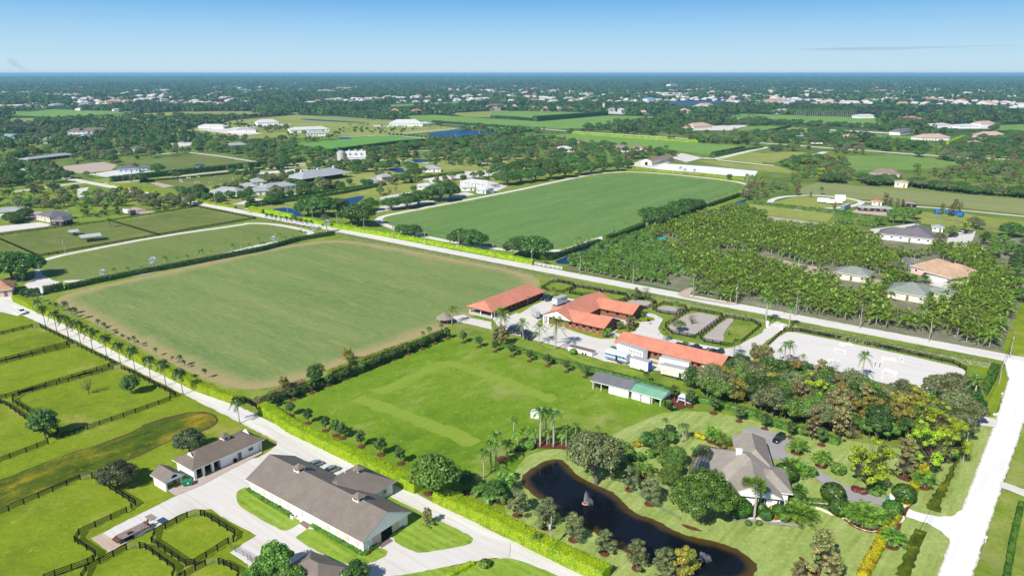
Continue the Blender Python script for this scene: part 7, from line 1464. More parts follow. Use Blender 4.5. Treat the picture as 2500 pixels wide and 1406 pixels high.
row(Z6, 'smallpalm', [(60,415,240),(150,310,160),(235,245,150),(275,295,160),(300,300,150),(400,300,150),(420,290,170),(525,305,170),(95,690,540),(20,640,460)], 'small garden palm', 'about the pond head', 'small palms about the pond head')
row(Z7, 'bigfan', [(60,815,570),(140,935,590),(185,860,640)], 'slim fan palm', 'from the left before the house gable', 'fan palms before the house gable')
row(Z7, 'areca', [(505,365,200),(710,475,310),(1165,715,570),(1565,655,480),(1300,1155,980),(1350,1130,1000)], 'multi stemmed palm', 'on the house lawn', 'clump palms on the house lawn')
row(Z7, 'areca', [(960,930,750),(1010,965,760),(1055,985,770),(1105,1000,780),(1155,1005,800),(1205,985,800),(1240,950,800),(1080,930,745)], 'clump palm', 'from the left in the thicket below the drive', 'clump palms below the drive')
row(Z7, 'cycad', [(430,530,390),(480,520,390),(540,555,430),(500,570,450),(520,710,610)], 'feathery date palm', 'beside the drive bend', 'date palms by the drive bend')
row(Z7, 'cycad', [(440,900,770),(520,960,770),(600,930,800),(560,870,750),(480,830,740)], 'large feathery date palm', 'at the front lawn corner', 'date palms at the front lawn')
row(Z7, 'ball', [(400,605,470),(480,770,680),(515,790,700),(800,775,640),(860,890,765),(1305,895,775),(1400,780,650)], 'clipped round bush', 'from the house out to the road gate', 'clipped round bushes of the garden')
row(Z7, 'ball', [(20,900,760),(240,930,845),(190,880,800),(350,890,810),(65,880,815)], 'small clipped bush', 'under the house gable', 'small clipped bushes at the gable')
row(Z7, 'yellow', [(310,930,895),(390,650,590),(420,690,640),(1390,800,765),(1440,810,780),(300,860,820)], 'yellow leafed shrub', 'in the garden beds', 'yellow shrubs of the garden')
row(Z7, 'red', [(1000,690,650),(1060,710,670)], 'dark red shrub', 'beside the drive', 'red shrubs beside the drive')
row(Z7, 'bush', [(570,560,480),(620,560,490),(1130,715,680),(1170,730,690),(90,975,940),(180,975,945),(850,540,460),(1430,560,510),(390,940,880)], 'green garden shrub', 'in the beds round the house', 'green shrubs round the house')
row(Z6, 'areca', [(1800,270,110),(1900,320,170),(1850,290,180),(1220,560,400),(1010,330,230),(1060,340,250),(1650,390,300),(1700,380,310)], 'leafy clump palm', 'between the meadow and the house', 'clump palms north of the house')
row(Z6, 'roundtree', [(1255,320,190)], 'dark round tree', 'north of the garden path', None)
row(Z6, 'yellow', [(1160,310,270),(1200,305,270),(1680,240,200),(1720,250,210),(1960,370,320)], 'lime shrub', 'in the beds north of the house', 'lime shrubs north of the house')
row(Z6, 'bush', [(250,330,270),(180,340,290),(700,350,280),(1120,430,380),(1180,430,370),(1270,400,340),(1100,380,330),(970,330,270),(760,340,270),(1500,230,190),(1360,330,260),(1020,520,450),(980,560,470)], 'dark garden shrub', 'round the head of the pond', 'shrubs round the head of the pond')
row(Z3, 'darkpalm', [(2160,660,540),(2260,690,500),(2330,640,460),(2390,720,520),(2440,650,430),(2300,730,560),(2420,560,400),(2200,620,500)], 'dark bushy palm', 'in the thicket left of the pond', 'bushy palms left of the pond')
row(Z3, 'dark', [(2370,720,520),(2280,700,540)], 'dark thicket tree', 'left of the pond', 'dark trees left of the pond')
row(Z4, 'sabal', [(645,950,760),(700,930,750)], 'bushy palm', 'in the big clump on the polo bank', 'palms of the big bank clump')
row(Z4, 'dark', [(660,960,780)], 'dark shrub tree', 'in the bank clump', None)
row(Z4, 'rust', [(975,720,590),(370,980,860)], 'brown crowned tree', 'on the polo field bank', 'brown trees on the bank')
row(Z4, 'sabal', [(985,760,670),(1750,470,385),(1865,430,360),(1690,490,430)], 'cabbage palm', 'on the polo field bank', 'cabbage palms on the bank')
row(Z4, 'brown', [(2390,560,380)], 'brown cypress', 'at the corner of the barn yard', None)
row(Y1, 'shade', [(120,1105,860),(250,1090,880)], 'broad dark tree', 'above the red roofed lodge', 'dark trees above the lodge')
row(Y1, 'sabal', [(20,1230,1150),(75,1250,1150),(150,1210,1140),(160,1130,1050),(220,1140,1060),(320,1300,1240),(365,1320,1250)], 'bushy palm', 'about the red roofed lodge', 'palms about the lodge')
row(Y1, 'sabal', [(1052,605,525)], 'lone dark palm', 'in the upper left paddock', None)
row(Y1, 'silver', [(485,610,575),(640,520,450)], 'pale silver palm', 'by the dark roofed stables', 'silver palms by the stables')
row(Y2, 'shade', [(600,500,350),(740,510,330),(880,485,340),(1080,595,400),(1010,580,430),(1190,450,340),(1385,442,330),(1530,425,290),(1650,400,270),(1860,362,190),(1780,350,230),(1950,330,200)], 'dark fig tree', 'from the left between the lake and the ring road', 'fig trees by the ring road')
row(Y2, 'shade', [(1500,685,590),(1600,700,590)], 'wide fig tree', 'at the left end of the roadside pair', 'roadside figs near the ring road')
row(Y2, 'shade', [(2050,795,640),(2170,815,650)], 'wide fig tree', 'in the middle of the roadside hedge', 'roadside figs in the middle')
row(Y3, 'shade', [(270,895,710),(420,905,705)], 'wide fig tree', 'by the canal end', 'roadside figs by the canal end')
row(Y2, 'olive', [(760,570,490)], 'grey shrub tree', 'under the lakeside figs', None)
row(Y3, 'shade', [(150,205,80),(280,185,60),(420,168,50),(560,148,30),(700,130,10),(840,110,0),(950,95,-10),(1070,78,-20),(1200,68,-20),(1300,45,-30)], 'fig tree', 'from the left in the front row above the ring road', 'front row of figs above the ring road')
row(Y3, 'shade', [(80,130,0),(230,100,-10),(400,85,-30),(560,60,-40),(720,40,-50),(880,25,-50),(1040,10,-60),(1200,0,-60),(330,70,-40),(480,50,-50),(640,30,-60),(800,15,-60)], 'fig tree', 'in the back rows above the ring road', 'back rows of figs above the ring road')
row(Y3, 'shade', [(1500,570,430),(1560,605,450),(1660,560,410),(1750,520,370),(1850,480,340),(1930,440,350),(1980,420,350)], 'fig tree', 'from the left along the canal', 'figs along the canal')
row(Y3, 'sabal', [(1470,620,530),(480,960,880),(510,970,900)], 'bushy palm', 'on the canal bank', 'bushy palms on the canal bank')
row(Y3, 'smallpalm', [(795,780,710),(835,770,685),(910,750,670),(955,740,665),(1155,650,600),(1275,620,545),(1310,610,570),(2025,390,350),(2065,385,345),(2100,370,325),(2140,350,290),(2235,320,275),(2275,310,260),(2325,295,240),(2440,240,200)], 'small ring road palm', 'between the field and the canal', 'palms between the field and the canal')
row(Y3, 'roundtree', [(2265,155,100)], 'round dark bush tree', 'beyond the ring road', None)
row(Y3, 'smallpalm', [(1800,80,25),(1845,95,45),(1935,100,45),(2430,160,95),(2470,165,105),(2490,150,100)], 'far small palm', 'by the white sand strip', 'palms by the white sand strip')
row(Y4, 'smallpalm', [(85,170,85),(130,180,100),(160,180,100),(180,180,95),(220,185,100),(205,175,110)], 'small palm', 'in the cluster at the ring road end', 'palms at the ring road end')
row(Y4, 'sabal', [(730,270,205)], 'lone brown palm', 'beside the oval drive', None)
row(Y4, 'brown', [(520,280,180),(640,290,240),(845,415,340),(1290,360,240),(1330,370,290),(1390,380,300),(1440,380,310),(1780,440,340),(1860,460,350),(1900,400,300),(1930,430,320)], 'brown cypress', 'near the oval drive', 'brown cypresses near the oval drive')
row(Y4, 'broad', [(1360,520,400),(1450,525,390),(1540,490,380),(1240,540,460),(870,560,500),(930,560,500)], 'green garden tree', 'near the long dark roofed stable', 'trees near the dark roofed stable')
row(Y4, 'olive', [(1560,550,490),(1870,610,540),(2050,560,460),(2100,580,490),(1370,960,850),(1760,690,600)], 'grey green tree', 'about the dark roofed stable', 'grey trees about the dark roofed stable')
row(Y4, 'pine', [(1980,590,490)], 'rounded lime tree', 'behind the stable yard', None)
row(Y4, 'shade', [(2385,640,520)], 'wide umbrella tree', 'standing alone at the right edge', None)
row(Y4, 'darkpalm', [(900,510,450),(980,530,460),(1060,530,470),(1110,545,480),(1170,550,490),(1210,540,470)], 'dark palm', 'in the row behind the sand track', 'palms behind the sand track')
row(Y4, 'cycad', [(1330,1020,910),(1390,1020,930),(1460,1030,940),(1540,1040,950),(1640,1040,950),(1280,1090,1010),(1500,1030,950),(1940,940,870)], 'wide date palm', 'between the orchard houses', 'date palms between the orchard houses')
row(Y4, 'royal', [(530,925,780)], 'royal palm', 'beside the orchard track', None)
row(Y1, 'silver', [(2,270,260)], 'silver palm', 'at the left edge', None)

# ================================================================== BELTS of trees: many alike, one label per belt and kind
NB = [0]; FARP = []
def belt(poly, n, kinds, where, h=(.8, 1.15), mind=4.0, near=None, keep=None):
    P = GP(poly); x0 = min(p.x for p in P); x1 = max(p.x for p in P); y0 = min(p.y for p in P); y1 = max(p.y for p in P); got = []; t = 0; fr = (P[0]-Vector((0,0,0))).length > 1150
    ks = [k for k, c in kinds for _ in range(c)]
    WORD = dict(shade='dark fig', broad='green broadleaf', olive='grey green oak', brown='brown cypress', rust='yellow brown', dark='deep green', pine='lime green pine', bare='leafless', coco='coconut palm', sabal='bushy palm', smallpalm='small palm', darkpalm='dark palm', roundtree='round green', royal='royal palm')
    while len(got) < n and t < n*40:
        t += 1; x = random.uniform(x0, x1); y = random.uniform(y0, y1)
        if not inside(x, y, P): continue
        if any((x-a)**2+(y-b)**2 < mind**2 for a, b in got): continue
        if any((x-a)**2+(y-b)**2 < r*r for a, b, r in BLD): continue
        if not keep and any(inside(x, y, q) for q in CLEAR): continue
        got.append((x, y)); k = random.choice(ks)
        if fr: FARP.append((k, x, y, random.uniform(*h))); continue
        plant(k, (x, y), HT[k]*random.uniform(*h), '%s %s %s' % (WORD[k], 'tree' if 'palm' not in WORD[k] else 'standing', where), '%s trees %s' % (WORD[k], where))
wood = pts(Z8, [(-50,860),(330,900),(600,975),(900,1075),(1400,1210),(1900,1300),(2010,1350)])+pts(Z7, [(1960,60),(1870,300),(1650,480),(1520,260),(1250,330),(1000,260),(860,290),(700,200),(450,130),(280,70),(80,0)])+pts(Z5, [(2050,1280),(1900,1150),(1850,1000)])
belt(wood, 135, [('rust', 4), ('brown', 3), ('dark', 3), ('broad', 5), ('olive', 4), ('pine', 1), ('bare', 1)], 'in the garden wood below the arena', (.8, 1.2), 3.0)
belt(pts(Z6, [(1340,200),(1480,200),(1560,440),(1560,600),(1400,560),(1330,420)]), 7, [('broad', 2), ('dark', 1)], 'beside the garden terrace', (.5, .75), 2.5)
belt(pts(Y1, [(0,60),(450,20),(520,100),(700,110),(790,160),(700,190),(300,225),(0,250),(-200,250),(-200,60)]), 60, [('dark', 2), ('shade', 2), ('olive', 2)], 'in the dark wood at the left edge', (.8, 1.15))
belt(pts(Y1, [(-100,270),(300,240),(720,270),(740,330),(350,350),(-100,360)]), 30, [('dark', 2), ('sabal', 3), ('silver', 0), ('olive', 1)], 'beside the flower garden on the left')
belt(pts(Y1, [(-150,400),(350,380),(700,340),(1300,270),(1370,310),(1200,410),(900,440),(700,430),(400,450),(-150,430)]), 75, [('rust', 1), ('olive', 3), ('broad', 2), ('darkpalm', 4)], 'in the long belt above the left paddocks', (.75, 1.0), 3.5)
belt(pts(Y1, [(1290,340),(1760,345),(1870,395),(1720,440),(1500,460),(1300,410)]), 40, [('rust', 1), ('olive', 3), ('broad', 2), ('darkpalm', 4)], 'in the grove beside the dirt road', (.8, 1.0), 3.5)
belt(pts(Y1, [(30,560),(250,470),(280,560),(60,590)]), 6, [('shade', 1)], 'before the left edge stable', (.7, .8))
belt(pts(Y1, [(700,440),(1200,430),(1150,500),(800,530)]), 16, [('roundtree', 2), ('smallpalm', 2)], 'in the small orchard plots', (.5, .9))
belt(pts(Y5, [(-200,560),(450,570),(1500,530),(1880,505),(1900,560),(1000,610),(850,640),(560,640),(450,660),(-200,700)]), 85, [('shade', 4), ('olive', 2), ('broad', 1), ('brown', 1)], 'in the far left estate belt', (.9, 1.4), 7)
belt(pts(Y5, [(-200,720),(560,700),(940,700),(1100,620),(1780,650),(1800,740),(1600,800),(1500,850),(1380,870),(900,890),(-200,950)]), 120, [('shade', 3), ('olive', 3), ('broad', 2), ('brown', 1), ('rust', 1)], 'among the left estates', (.9, 1.3), 6)
belt(pts(Y5, [(1860,730),(2250,720),(2500,790),(2500,945),(2250,940),(1900,880)]), 50, [('shade', 3), ('olive', 2), ('broad', 2), ('rust', 1)], 'left of the grey arena roof', (.9, 1.2), 5)
belt(pts(Y5, [(600,900),(1000,900),(1380,880),(1400,910),(1100,930),(960,950),(600,960)]), 26, [('shade', 2), ('olive', 3), ('rust', 1)], 'behind the dusty arena', (.8, 1.1), 5)
belt(pts(Y6, [(-20,770),(500,860),(860,890),(870,930),(680,950),(560,950),(0,960)]), 60, [('shade', 2), ('olive', 2), ('broad', 3)], 'left of the dome silo', (.8, 1.1), 5)
belt(pts(Y6, [(1140,880),(1600,810),(1980,750),(2030,790),(1600,850),(1150,905)]), 50, [('shade', 2), ('broad', 2)], 'behind the dome silo barn', (.8, 1.1), 5)
belt(pts(Y6, [(1750,800),(2100,760),(2500,730),(2500,1000),(2150,1020),(1850,960),(1700,900)]), 60, [('shade', 3), ('olive', 3), ('broad', 1)], 'above the white roofed barns', (.8, 1.1), 6)
belt(pts(Y7, [(-20,720),(450,710),(650,730),(900,765),(1100,800),(1650,800),(1680,880),(1400,900),(1150,905),(1050,925),(-20,930)]), 110, [('shade', 3), ('olive', 2), ('broad', 3), ('brown', 1)], 'behind the ring road figs', (.8, 1.2), 6)
belt(pts(Y7, [(850,610),(1350,545),(2100,560),(2540,545),(2540,600),(1900,605),(1880,690),(1300,665),(850,635)]), 120, [('shade', 4), ('olive', 2), ('darkpalm', 1)], 'in the belt above the far white road', (.9, 1.3), 7)
belt(pts(Y7, [(1930,730),(2390,750),(2390,775),(1925,755)]), 22, [('roundtree', 1)], 'in the pale row by the far road', (1.3, 1.6), 6)
belt(pts(Y8, [(0,900),(430,910),(560,880),(860,910),(1200,890),(1050,990),(850,1025),(400,1000),(0,980)]), 90, [('shade', 4), ('sabal', 2), ('olive', 2)], 'around the far pink roofs', (.9, 1.3), 7)
belt(pts(Y8, [(1080,1000),(1500,1010),(1850,1010),(2150,960),(2560,930),(2560,1135),(1900,1110),(1100,1040)]), 90, [('shade', 4), ('olive', 3), ('sabal', 2)], 'along the far right road', (.9, 1.4), 7)
belt(pts(Y8, [(1060,1035),(1110,1090),(900,1110),(700,1100),(820,1040)]), 14, [('olive', 2), ('brown', 1)], 'left of the clover field', (.9, 1.3), 6)
for l, w_ in (([(0,790),(1040,845),(1040,862),(0,812)], 34), ([(1075,845),(1400,862),(1390,885),(1060,875)], 18), ([(1235,805),(1660,822),(1650,842),(1240,830)], 22)):
    belt(pts(Y8, l), w_, [('shade', 1)], 'in the dark rows beyond the far right fields', (.9, 1.1), 8)
belt(pts(Y8, [(250,1170),(700,1130),(850,1170),(990,1200),(1000,1280),(900,1330),(600,1355),(400,1330),(430,1260)]), 55, [('broad', 4), ('olive', 2), ('pine', 1), ('rust', 1)], 'at the corner above the long field', (.8, 1.15), 5)
belt(pts(Y4, [(760,130),(1350,165),(1350,205),(760,165)]), 26, [('olive', 1), ('shade', 1)], 'in the dark row above the long field', (.8, 1.0), 4)
belt(pts(Y4, [(1500,185),(1900,230),(2600,290),(2600,310),(1900,255),(1500,210)]), 46, [('olive', 1), ('shade', 1)], 'in the dark row above the long field, right part', (.8, 1.0), 4)
belt(pts(Y4, [(1430,60),(2000,60),(2600,20),(2600,230),(1800,170),(1500,120)]), 80, [('brown', 2), ('sabal', 1), ('broad', 2), ('olive', 2)], 'in the mixed wood at the right edge', (.8, 1.2), 5)
belt(pts(Y4, [(20,290),(130,220),(300,210),(480,150),(560,200),(420,270),(240,320),(80,340)]), 26, [('brown', 3), ('broad', 2), ('olive', 1)], 'at the far canal end', (.7, 1.0), 4)
belt(pts(Y8, [(1500,1110),(1560,1112),(1560,1125),(1500,1125)])+pts(Y8, [(1350,1120)]), 4, [('shade', 1)], 'at the clover field edge', (.9, 1.1), 4)
belt(pts(Y8, [(1710,1110),(2000,1130),(2030,1165),(1750,1155)]), 12, [('olive', 1)], 'on the right of the clover field', (1, 1.3), 5)
belt(pts(Y1, [(770,120),(1080,80),(1080,110),(860,120),(830,140)]), 9, [('smallpalm', 2), ('sabal', 1)], 'by the blue fronted stable', (.9, 1.2), 3)
belt(pts(Y4, [(2100,650),(2520,740),(2560,1250),(2470,1280),(2400,900),(2100,760)]), 45, [('dark', 2), ('broad', 2), ('darkpalm', 2)], 'at the right edge of the orchard', (.6, .95), 4)
belt(pts(Y4, [(-10,455),(60,420),(230,440),(240,510),(60,520)]), 10, [('broad', 1), ('roundtree', 2)], 'at the back corner of the orchard', (.7, .9), 4)
belt(pts(Y6, [(0,1000),(600,980),(900,1000),(1000,1040),(900,1060),(500,1090),(0,1140)]), 34, [('roundtree', 3)], 'around the grey arena roof', (.7, .95), 7)
belt(pts(Y6, [(900,640),(1800,640),(1500,690),(1000,690),(850,720)]), 45, [('roundtree', 3), ('smallpalm', 2)], 'on the pale lawn before the white pavilion', (.7, 1.2), 9, keep=True)
belt(pts(Y6, [(950,615),(1200,600),(1200,630),(950,635)]), 18, [('smallpalm', 1)], 'left of the white pavilion', (1.4, 1.8), 4, keep=True)
belt(pts(Y6, [(1280,625),(1600,640),(2000,645),(2130,650),(1300,650)]), 40, [('smallpalm', 1)], 'before the white pavilion', (1.4, 1.8), 4, keep=True)
belt(pts(Y6, [(400,690),(900,700),(870,740),(620,780),(400,790)]), 32, [('broad', 1), ('sabal', 2), ('roundtree', 1)], 'round the far grey villa', (.9, 1.3), 6, keep=True)
belt(pts(Y6, [(100,640),(420,640),(400,690),(100,680)]), 14, [('olive', 1)], 'left of the far grey villa', (1, 1.3), 6, keep=True)
belt(pts(Y6, [(1200,920),(2000,880),(2100,1000),(1500,1000),(1180,990)]), 44, [('roundtree', 4), ('olive', 1)], 'about the small blue ponds', (.7, 1), 7, keep=True)
belt(pts(Y5, [(1350,560),(2450,560),(2450,640),(1900,640),(1350,620)]), 40, [('roundtree', 3), ('shade', 1), ('smallpalm', 1)], 'in the far orchard plots', (.8, 1.3), 8, keep=True)
def rline(z, kind, a, b, n, lab, grp, h):
    A = G(*z(*a)); B = G(*z(*b))
    for i in range(n): plant(kind, A.lerp(B, i/(n-1)), h*random.uniform(.92, 1.08), lab, grp)
rline(Y6, 'roundtree', (515,515), (1385,570), 34, 'round tree in the long avenue left of the white pavilion', 'avenue trees left of the pavilion', 6.6)
rline(Y6, 'roundtree', (1790,592), (2480,645), 25, 'round tree in the avenue right of the white pavilion', 'avenue trees right of the pavilion', 6.2)
rline(Y7, 'roundtree', (20,615), (390,650), 12, 'round tree where the avenue meets the lake hedge', 'avenue trees by the lake hedge', 6.0)
rline(Y6, 'roundtree', (1370,702), (1840,742), 13, 'small tree beside the track behind the vivid field', 'small trees behind the vivid field', 3.6)
rline(Y8, 'royal', (440,745), (980,760), 34, 'pale trunked palm in the row behind the far right field', 'palms behind the far right field', 16)
rline(Y7, 'royal', (2000,585), (2450,560), 12, 'tall palm in the belt above the far road', 'tall palms above the far road', 14)
for i, q in enumerate([(0,215),(60,180),(220,190),(290,185),(360,150),(430,135),(500,108),(30,305),(250,355),(340,345),(430,325),(520,315),(600,305),(675,288),(755,270),(790,215),(630,250),(560,235),(510,235),(470,215),(880,235),(920,245),(700,190),(1130,215),(1180,215),(1380,195)]):
    plant('roundtree', G(*Y2(*q)), 6.2, 'round tree beside the grey roofed houses', 'round trees beside the grey roofed houses')
for q in [(2080,275),(2160,255),(1860,285),(1820,345),(1900,345),(1965,365),(1755,325),(2310,345),(2370,325),(2100,390),(2390,390),(2350,215),(2430,185),(2220,105),(2270,125),(2340,130),(2400,120),(2450,110),(2170,250),(2240,240)]:
    plant('roundtree', G(*Y1(*q)), 6.2, 'round tree by the jumping field and the grey roofs', 'round trees by the jumping field')
belt(pts(Y2, [(-60,330),(250,370),(480,330),(900,270),(1000,200),(1100,160),(1050,120),(500,200),(200,150),(-60,180)]), 34, [('roundtree', 4), ('olive', 1)], 'around the grey roofed cluster', (1.0, 1.4), 5)
belt(pts(Y2, [(1260,360),(1500,330),(2000,250),(2190,180),(2500,150),(2300,100),(1900,130),(1500,230),(1260,290)]), 30, [('bare', 2), ('brown', 1), ('roundtree', 2), ('broad', 2)], 'about the white roofed barns', (.8, 1.3), 5)
belt(pts(Y1, [(1650,260),(1760,310),(1990,350),(2240,390),(2240,330),(1950,290),(1700,250)]), 14, [('roundtree', 1)], 'beside the lime hedge of the jumping field', (1.1, 1.4), 4)
for a, n_ in (((100,1010,650,955), 7), ((1160,960,1560,990), 5)):
    rline(Y6, 'roundtree', a[:2], a[2:], n_, 'small round tree spaced along the lane by the silo', 'lane trees by the silo', 4.2)

# ================================================================== THE PALM ORCHARD
orch = GP(pts(Y3, [(690,950),(1100,760),(1500,640),(1900,520),(2250,440),(2400,420)])+pts(Y4, [(240,520),(500,560),(760,570),(1000,600),(1200,660),(1700,720),(1800,740),(2100,740),(2150,800),(2400,1000),(2440,1270)])+pts(Z8, [(2250,690),(1900,600),(1500,530),(1000,440),(500,345),(0,240)])+pts(Y3, [(2300,1340),(1950,1235),(1860,1180),(1350,1120),(840,1020)]))
OG = [GP(pts(Y4, l)) for l in ([(180,760),(430,830),(700,900),(760,990),(560,960),(150,820)], [(770,890),(1180,950),(1320,1000),(1270,1080),(820,1000)], [(1270,1100),(1480,1010),(1830,1080),(1820,1120),(1700,1210),(1280,1150)],
      [(1370,860),(1700,800),(1950,900),(2000,980),(1880,1110),(1650,1060),(1500,960),(1400,900)], [(1200,600),(1800,600),(2100,620),(2050,740),(1800,740),(1200,640)])]+[GP(pts(Y3, l)) for l in ([(1550,700),(1700,700),(1820,750),(1800,790),(1600,770)], [(2080,820),(2400,830),(2500,880),(2100,880)], [(1650,1080),(1900,1080),(1900,1230),(1700,1180)])]
cand = []
x0, x1 = min(p.x for p in orch), max(p.x for p in orch); y0, y1 = min(p.y for p in orch), max(p.y for p in orch)
cu = Vector((math.cos(UAZ), math.sin(UAZ), 0)); cv = Vector((math.cos(VAZ), math.sin(VAZ), 0))
mid = Vector(((x0+x1)/2, (y0+y1)/2, 0))
for i in range(-120, 121):
    for j in range(-120, 121):
        p = mid+cu*(i*3.7+random.uniform(-.7, .7))+cv*(j*3.9+random.uniform(-.7, .7))
        if x0 < p.x < x1 and y0 < p.y < y1 and inside(p.x, p.y, orch) and not any(inside(p.x, p.y, g) for g in OG) and random.random() < .93 and not any((p.x*k_-a)**2+(p.y*k_-b_)**2 < (r*.78)**2 for a, b_, r in BLD for k_ in (1, 1.03, 1.055)): cand.append(p)
cand.sort(key=lambda p: p.length)
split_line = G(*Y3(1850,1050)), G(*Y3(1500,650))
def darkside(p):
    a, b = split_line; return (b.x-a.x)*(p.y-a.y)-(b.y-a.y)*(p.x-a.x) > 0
nd = nl_ = 0; rest = []
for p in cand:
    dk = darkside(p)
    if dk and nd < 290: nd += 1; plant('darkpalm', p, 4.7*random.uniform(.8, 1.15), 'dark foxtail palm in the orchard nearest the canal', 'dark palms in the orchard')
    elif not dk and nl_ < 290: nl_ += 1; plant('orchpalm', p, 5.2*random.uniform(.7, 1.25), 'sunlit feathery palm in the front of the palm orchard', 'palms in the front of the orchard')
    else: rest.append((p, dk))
from mathutils import noise as mnoise
# ================================================================== what nobody could count: scattered by geometry nodes from a few joined meshes
def scatter(name, points, rots, scales, idx, meshes, label):
    "one object; its geometry nodes stand a mesh on every point"
    me = bpy.data.meshes.new(name); n = len(points); me.vertices.add(n); me.vertices.foreach_set('co', np.array(points, dtype=np.float32).ravel())
    for nm, tp, dv in (('rz', 'FLOAT', rots), ('sc', 'FLOAT', scales), ('ix', 'INT', idx)):
        a = me.attributes.new(nm, tp, 'POINT'); a.data.foreach_set('value', np.array(dv, dtype=np.float32 if tp == 'FLOAT' else np.int32))
    o = link(name, me); tag(o, label=label, kind='stuff')
    ng = bpy.data.node_groups.new(name, 'GeometryNodeTree')
    ng.interface.new_socket('Geometry', in_out='INPUT', socket_type='NodeSocketGeometry'); ng.interface.new_socket('Geometry', in_out='OUTPUT', socket_type='NodeSocketGeometry')
    gi = ng.nodes.new('NodeGroupInput'); go = ng.nodes.new('NodeGroupOutput'); L = ng.links
    col = bpy.data.collections.new(name+'_shapes')
    for i, m in enumerate(meshes):
        q = bpy.data.objects.new('%s_%02d' % (name, i), m); col.objects.link(q)
    ci = ng.nodes.new('GeometryNodeCollectionInfo'); ci.inputs['Collection'].default_value = col; ci.inputs['Separate Children'].default_value = True; ci.inputs['Reset Children'].default_value = True
    ip = ng.nodes.new('GeometryNodeInstanceOnPoints'); ip.inputs['Pick Instance'].default_value = True
    def attr(nm, tp):
        a = ng.nodes.new('GeometryNodeInputNamedAttribute'); a.data_type = tp; a.inputs['Name'].default_value = nm; return a.outputs['Attribute']
    cx = ng.nodes.new('ShaderNodeCombineXYZ'); L.new(attr('rz', 'FLOAT'), cx.inputs[2])
    L.new(gi.outputs[0], ip.inputs['Points']); L.new(ci.outputs[0], ip.inputs['Instance']); L.new(attr('ix', 'INT'), ip.inputs['Instance Index'])
    L.new(cx.outputs[0], ip.inputs['Rotation']); L.new(attr('sc', 'FLOAT'), ip.inputs['Scale']); L.new(ip.outputs[0], go.inputs[0])
    md = o.modifiers.new('scatter', 'NODES'); md.node_group = ng; return o
def joined(root):
    "trunk and crown of a prototype as one mesh"
    kids = [c for c, _ in KIDS[root.name] if c.data]; V = []; Fs = []; ms = []; mi = []
    for c in kids:
        m = c.data; M_ = c.matrix_basis; off = len(V); V += [tuple(M_ @ v.co) for v in m.vertices]
        for pl in m.polygons: Fs.append(tuple(off+i for i in pl.vertices)); mi.append(len(ms)+pl.material_index)
        ms += list(m.materials)
    me = bpy.data.meshes.new(root.name+'_joined'); me.from_pydata(V, [], Fs)
    for m in ms: me.materials.append(m)
    me.polygons.foreach_set('material_index', mi); return me
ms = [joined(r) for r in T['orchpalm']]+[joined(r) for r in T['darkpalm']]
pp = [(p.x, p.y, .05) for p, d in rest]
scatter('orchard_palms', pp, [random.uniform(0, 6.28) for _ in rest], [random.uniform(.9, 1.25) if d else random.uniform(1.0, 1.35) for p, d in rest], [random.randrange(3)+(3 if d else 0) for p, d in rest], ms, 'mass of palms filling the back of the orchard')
CB = [(min(p.x for p in q), max(p.x for p in q), min(p.y for p in q), max(p.y for p in q), q) for q in CLEARF]
def hidesfield(px, py, d, h=11):
    "a tree here would stand in a field or hide the field behind it"
    for t in (-.02, 0, .45, 1.0):
        k = 1+t*h/(CAMH-h); x, y = px*k, py*k
        for x0_, x1_, y0_, y1_, q in CB:
            if x0_ < x < x1_ and y0_ < y < y1_ and inside(x, y, q): return True
    return False
reg = GP([(-300,285),(2800,285),(2800,425),(1960,438),(1850,400),(1560,398),(1300,395),(1120,430),(930,465),(760,470),(640,508),(420,470),(230,428),(150,440),(-300,520)])
EX_ = GP(p2); x0, x1 = min(p.x for p in reg), max(p.x for p in reg); y0, y1 = min(p.y for p in reg), max(p.y for p in reg); nE = 0; t_ = 0
while nE < 4200 and t_ < 60000:
    t_ += 1; x = random.uniform(x0, x1); y = random.uniform(y0, y1)
    if not inside(x, y, reg) or inside(x, y, EX_): continue
    nz = mnoise.noise(Vector((x*.011, y*.011, 1.7)))
    if nz < -.08 and random.random() < .93: continue
    if any((x-a)**2+(y-b)**2 < (r+3)**2 for a, b, r in BLD) or any((x*1.05-a)**2+(y*1.05-b)**2 < (r*.8)**2 for a, b, r in BLD) or hidesfield(x, y, 0, 5): continue
    nE += 1; FARP.append((random.choice(('shade','shade','olive','broad','broad','brown','dark','roundtree','sabal')), x, y, random.uniform(.6, 1.25)))
print('estate trees', nE)
ks_ = sorted(set(q[0] for q in FARP)); ms = [joined(r) for k_ in ks_ for r in T[k_][:3]]
scatter('far_belt_trees', [(q[1], q[2], 0) for q in FARP], [random.uniform(0, 6.28) for _ in FARP], [q[3] for q in FARP], [ks_.index(q[0])*3+random.randrange(3) for q in FARP], ms, 'belts of trees among the far estates')
BLK = set()
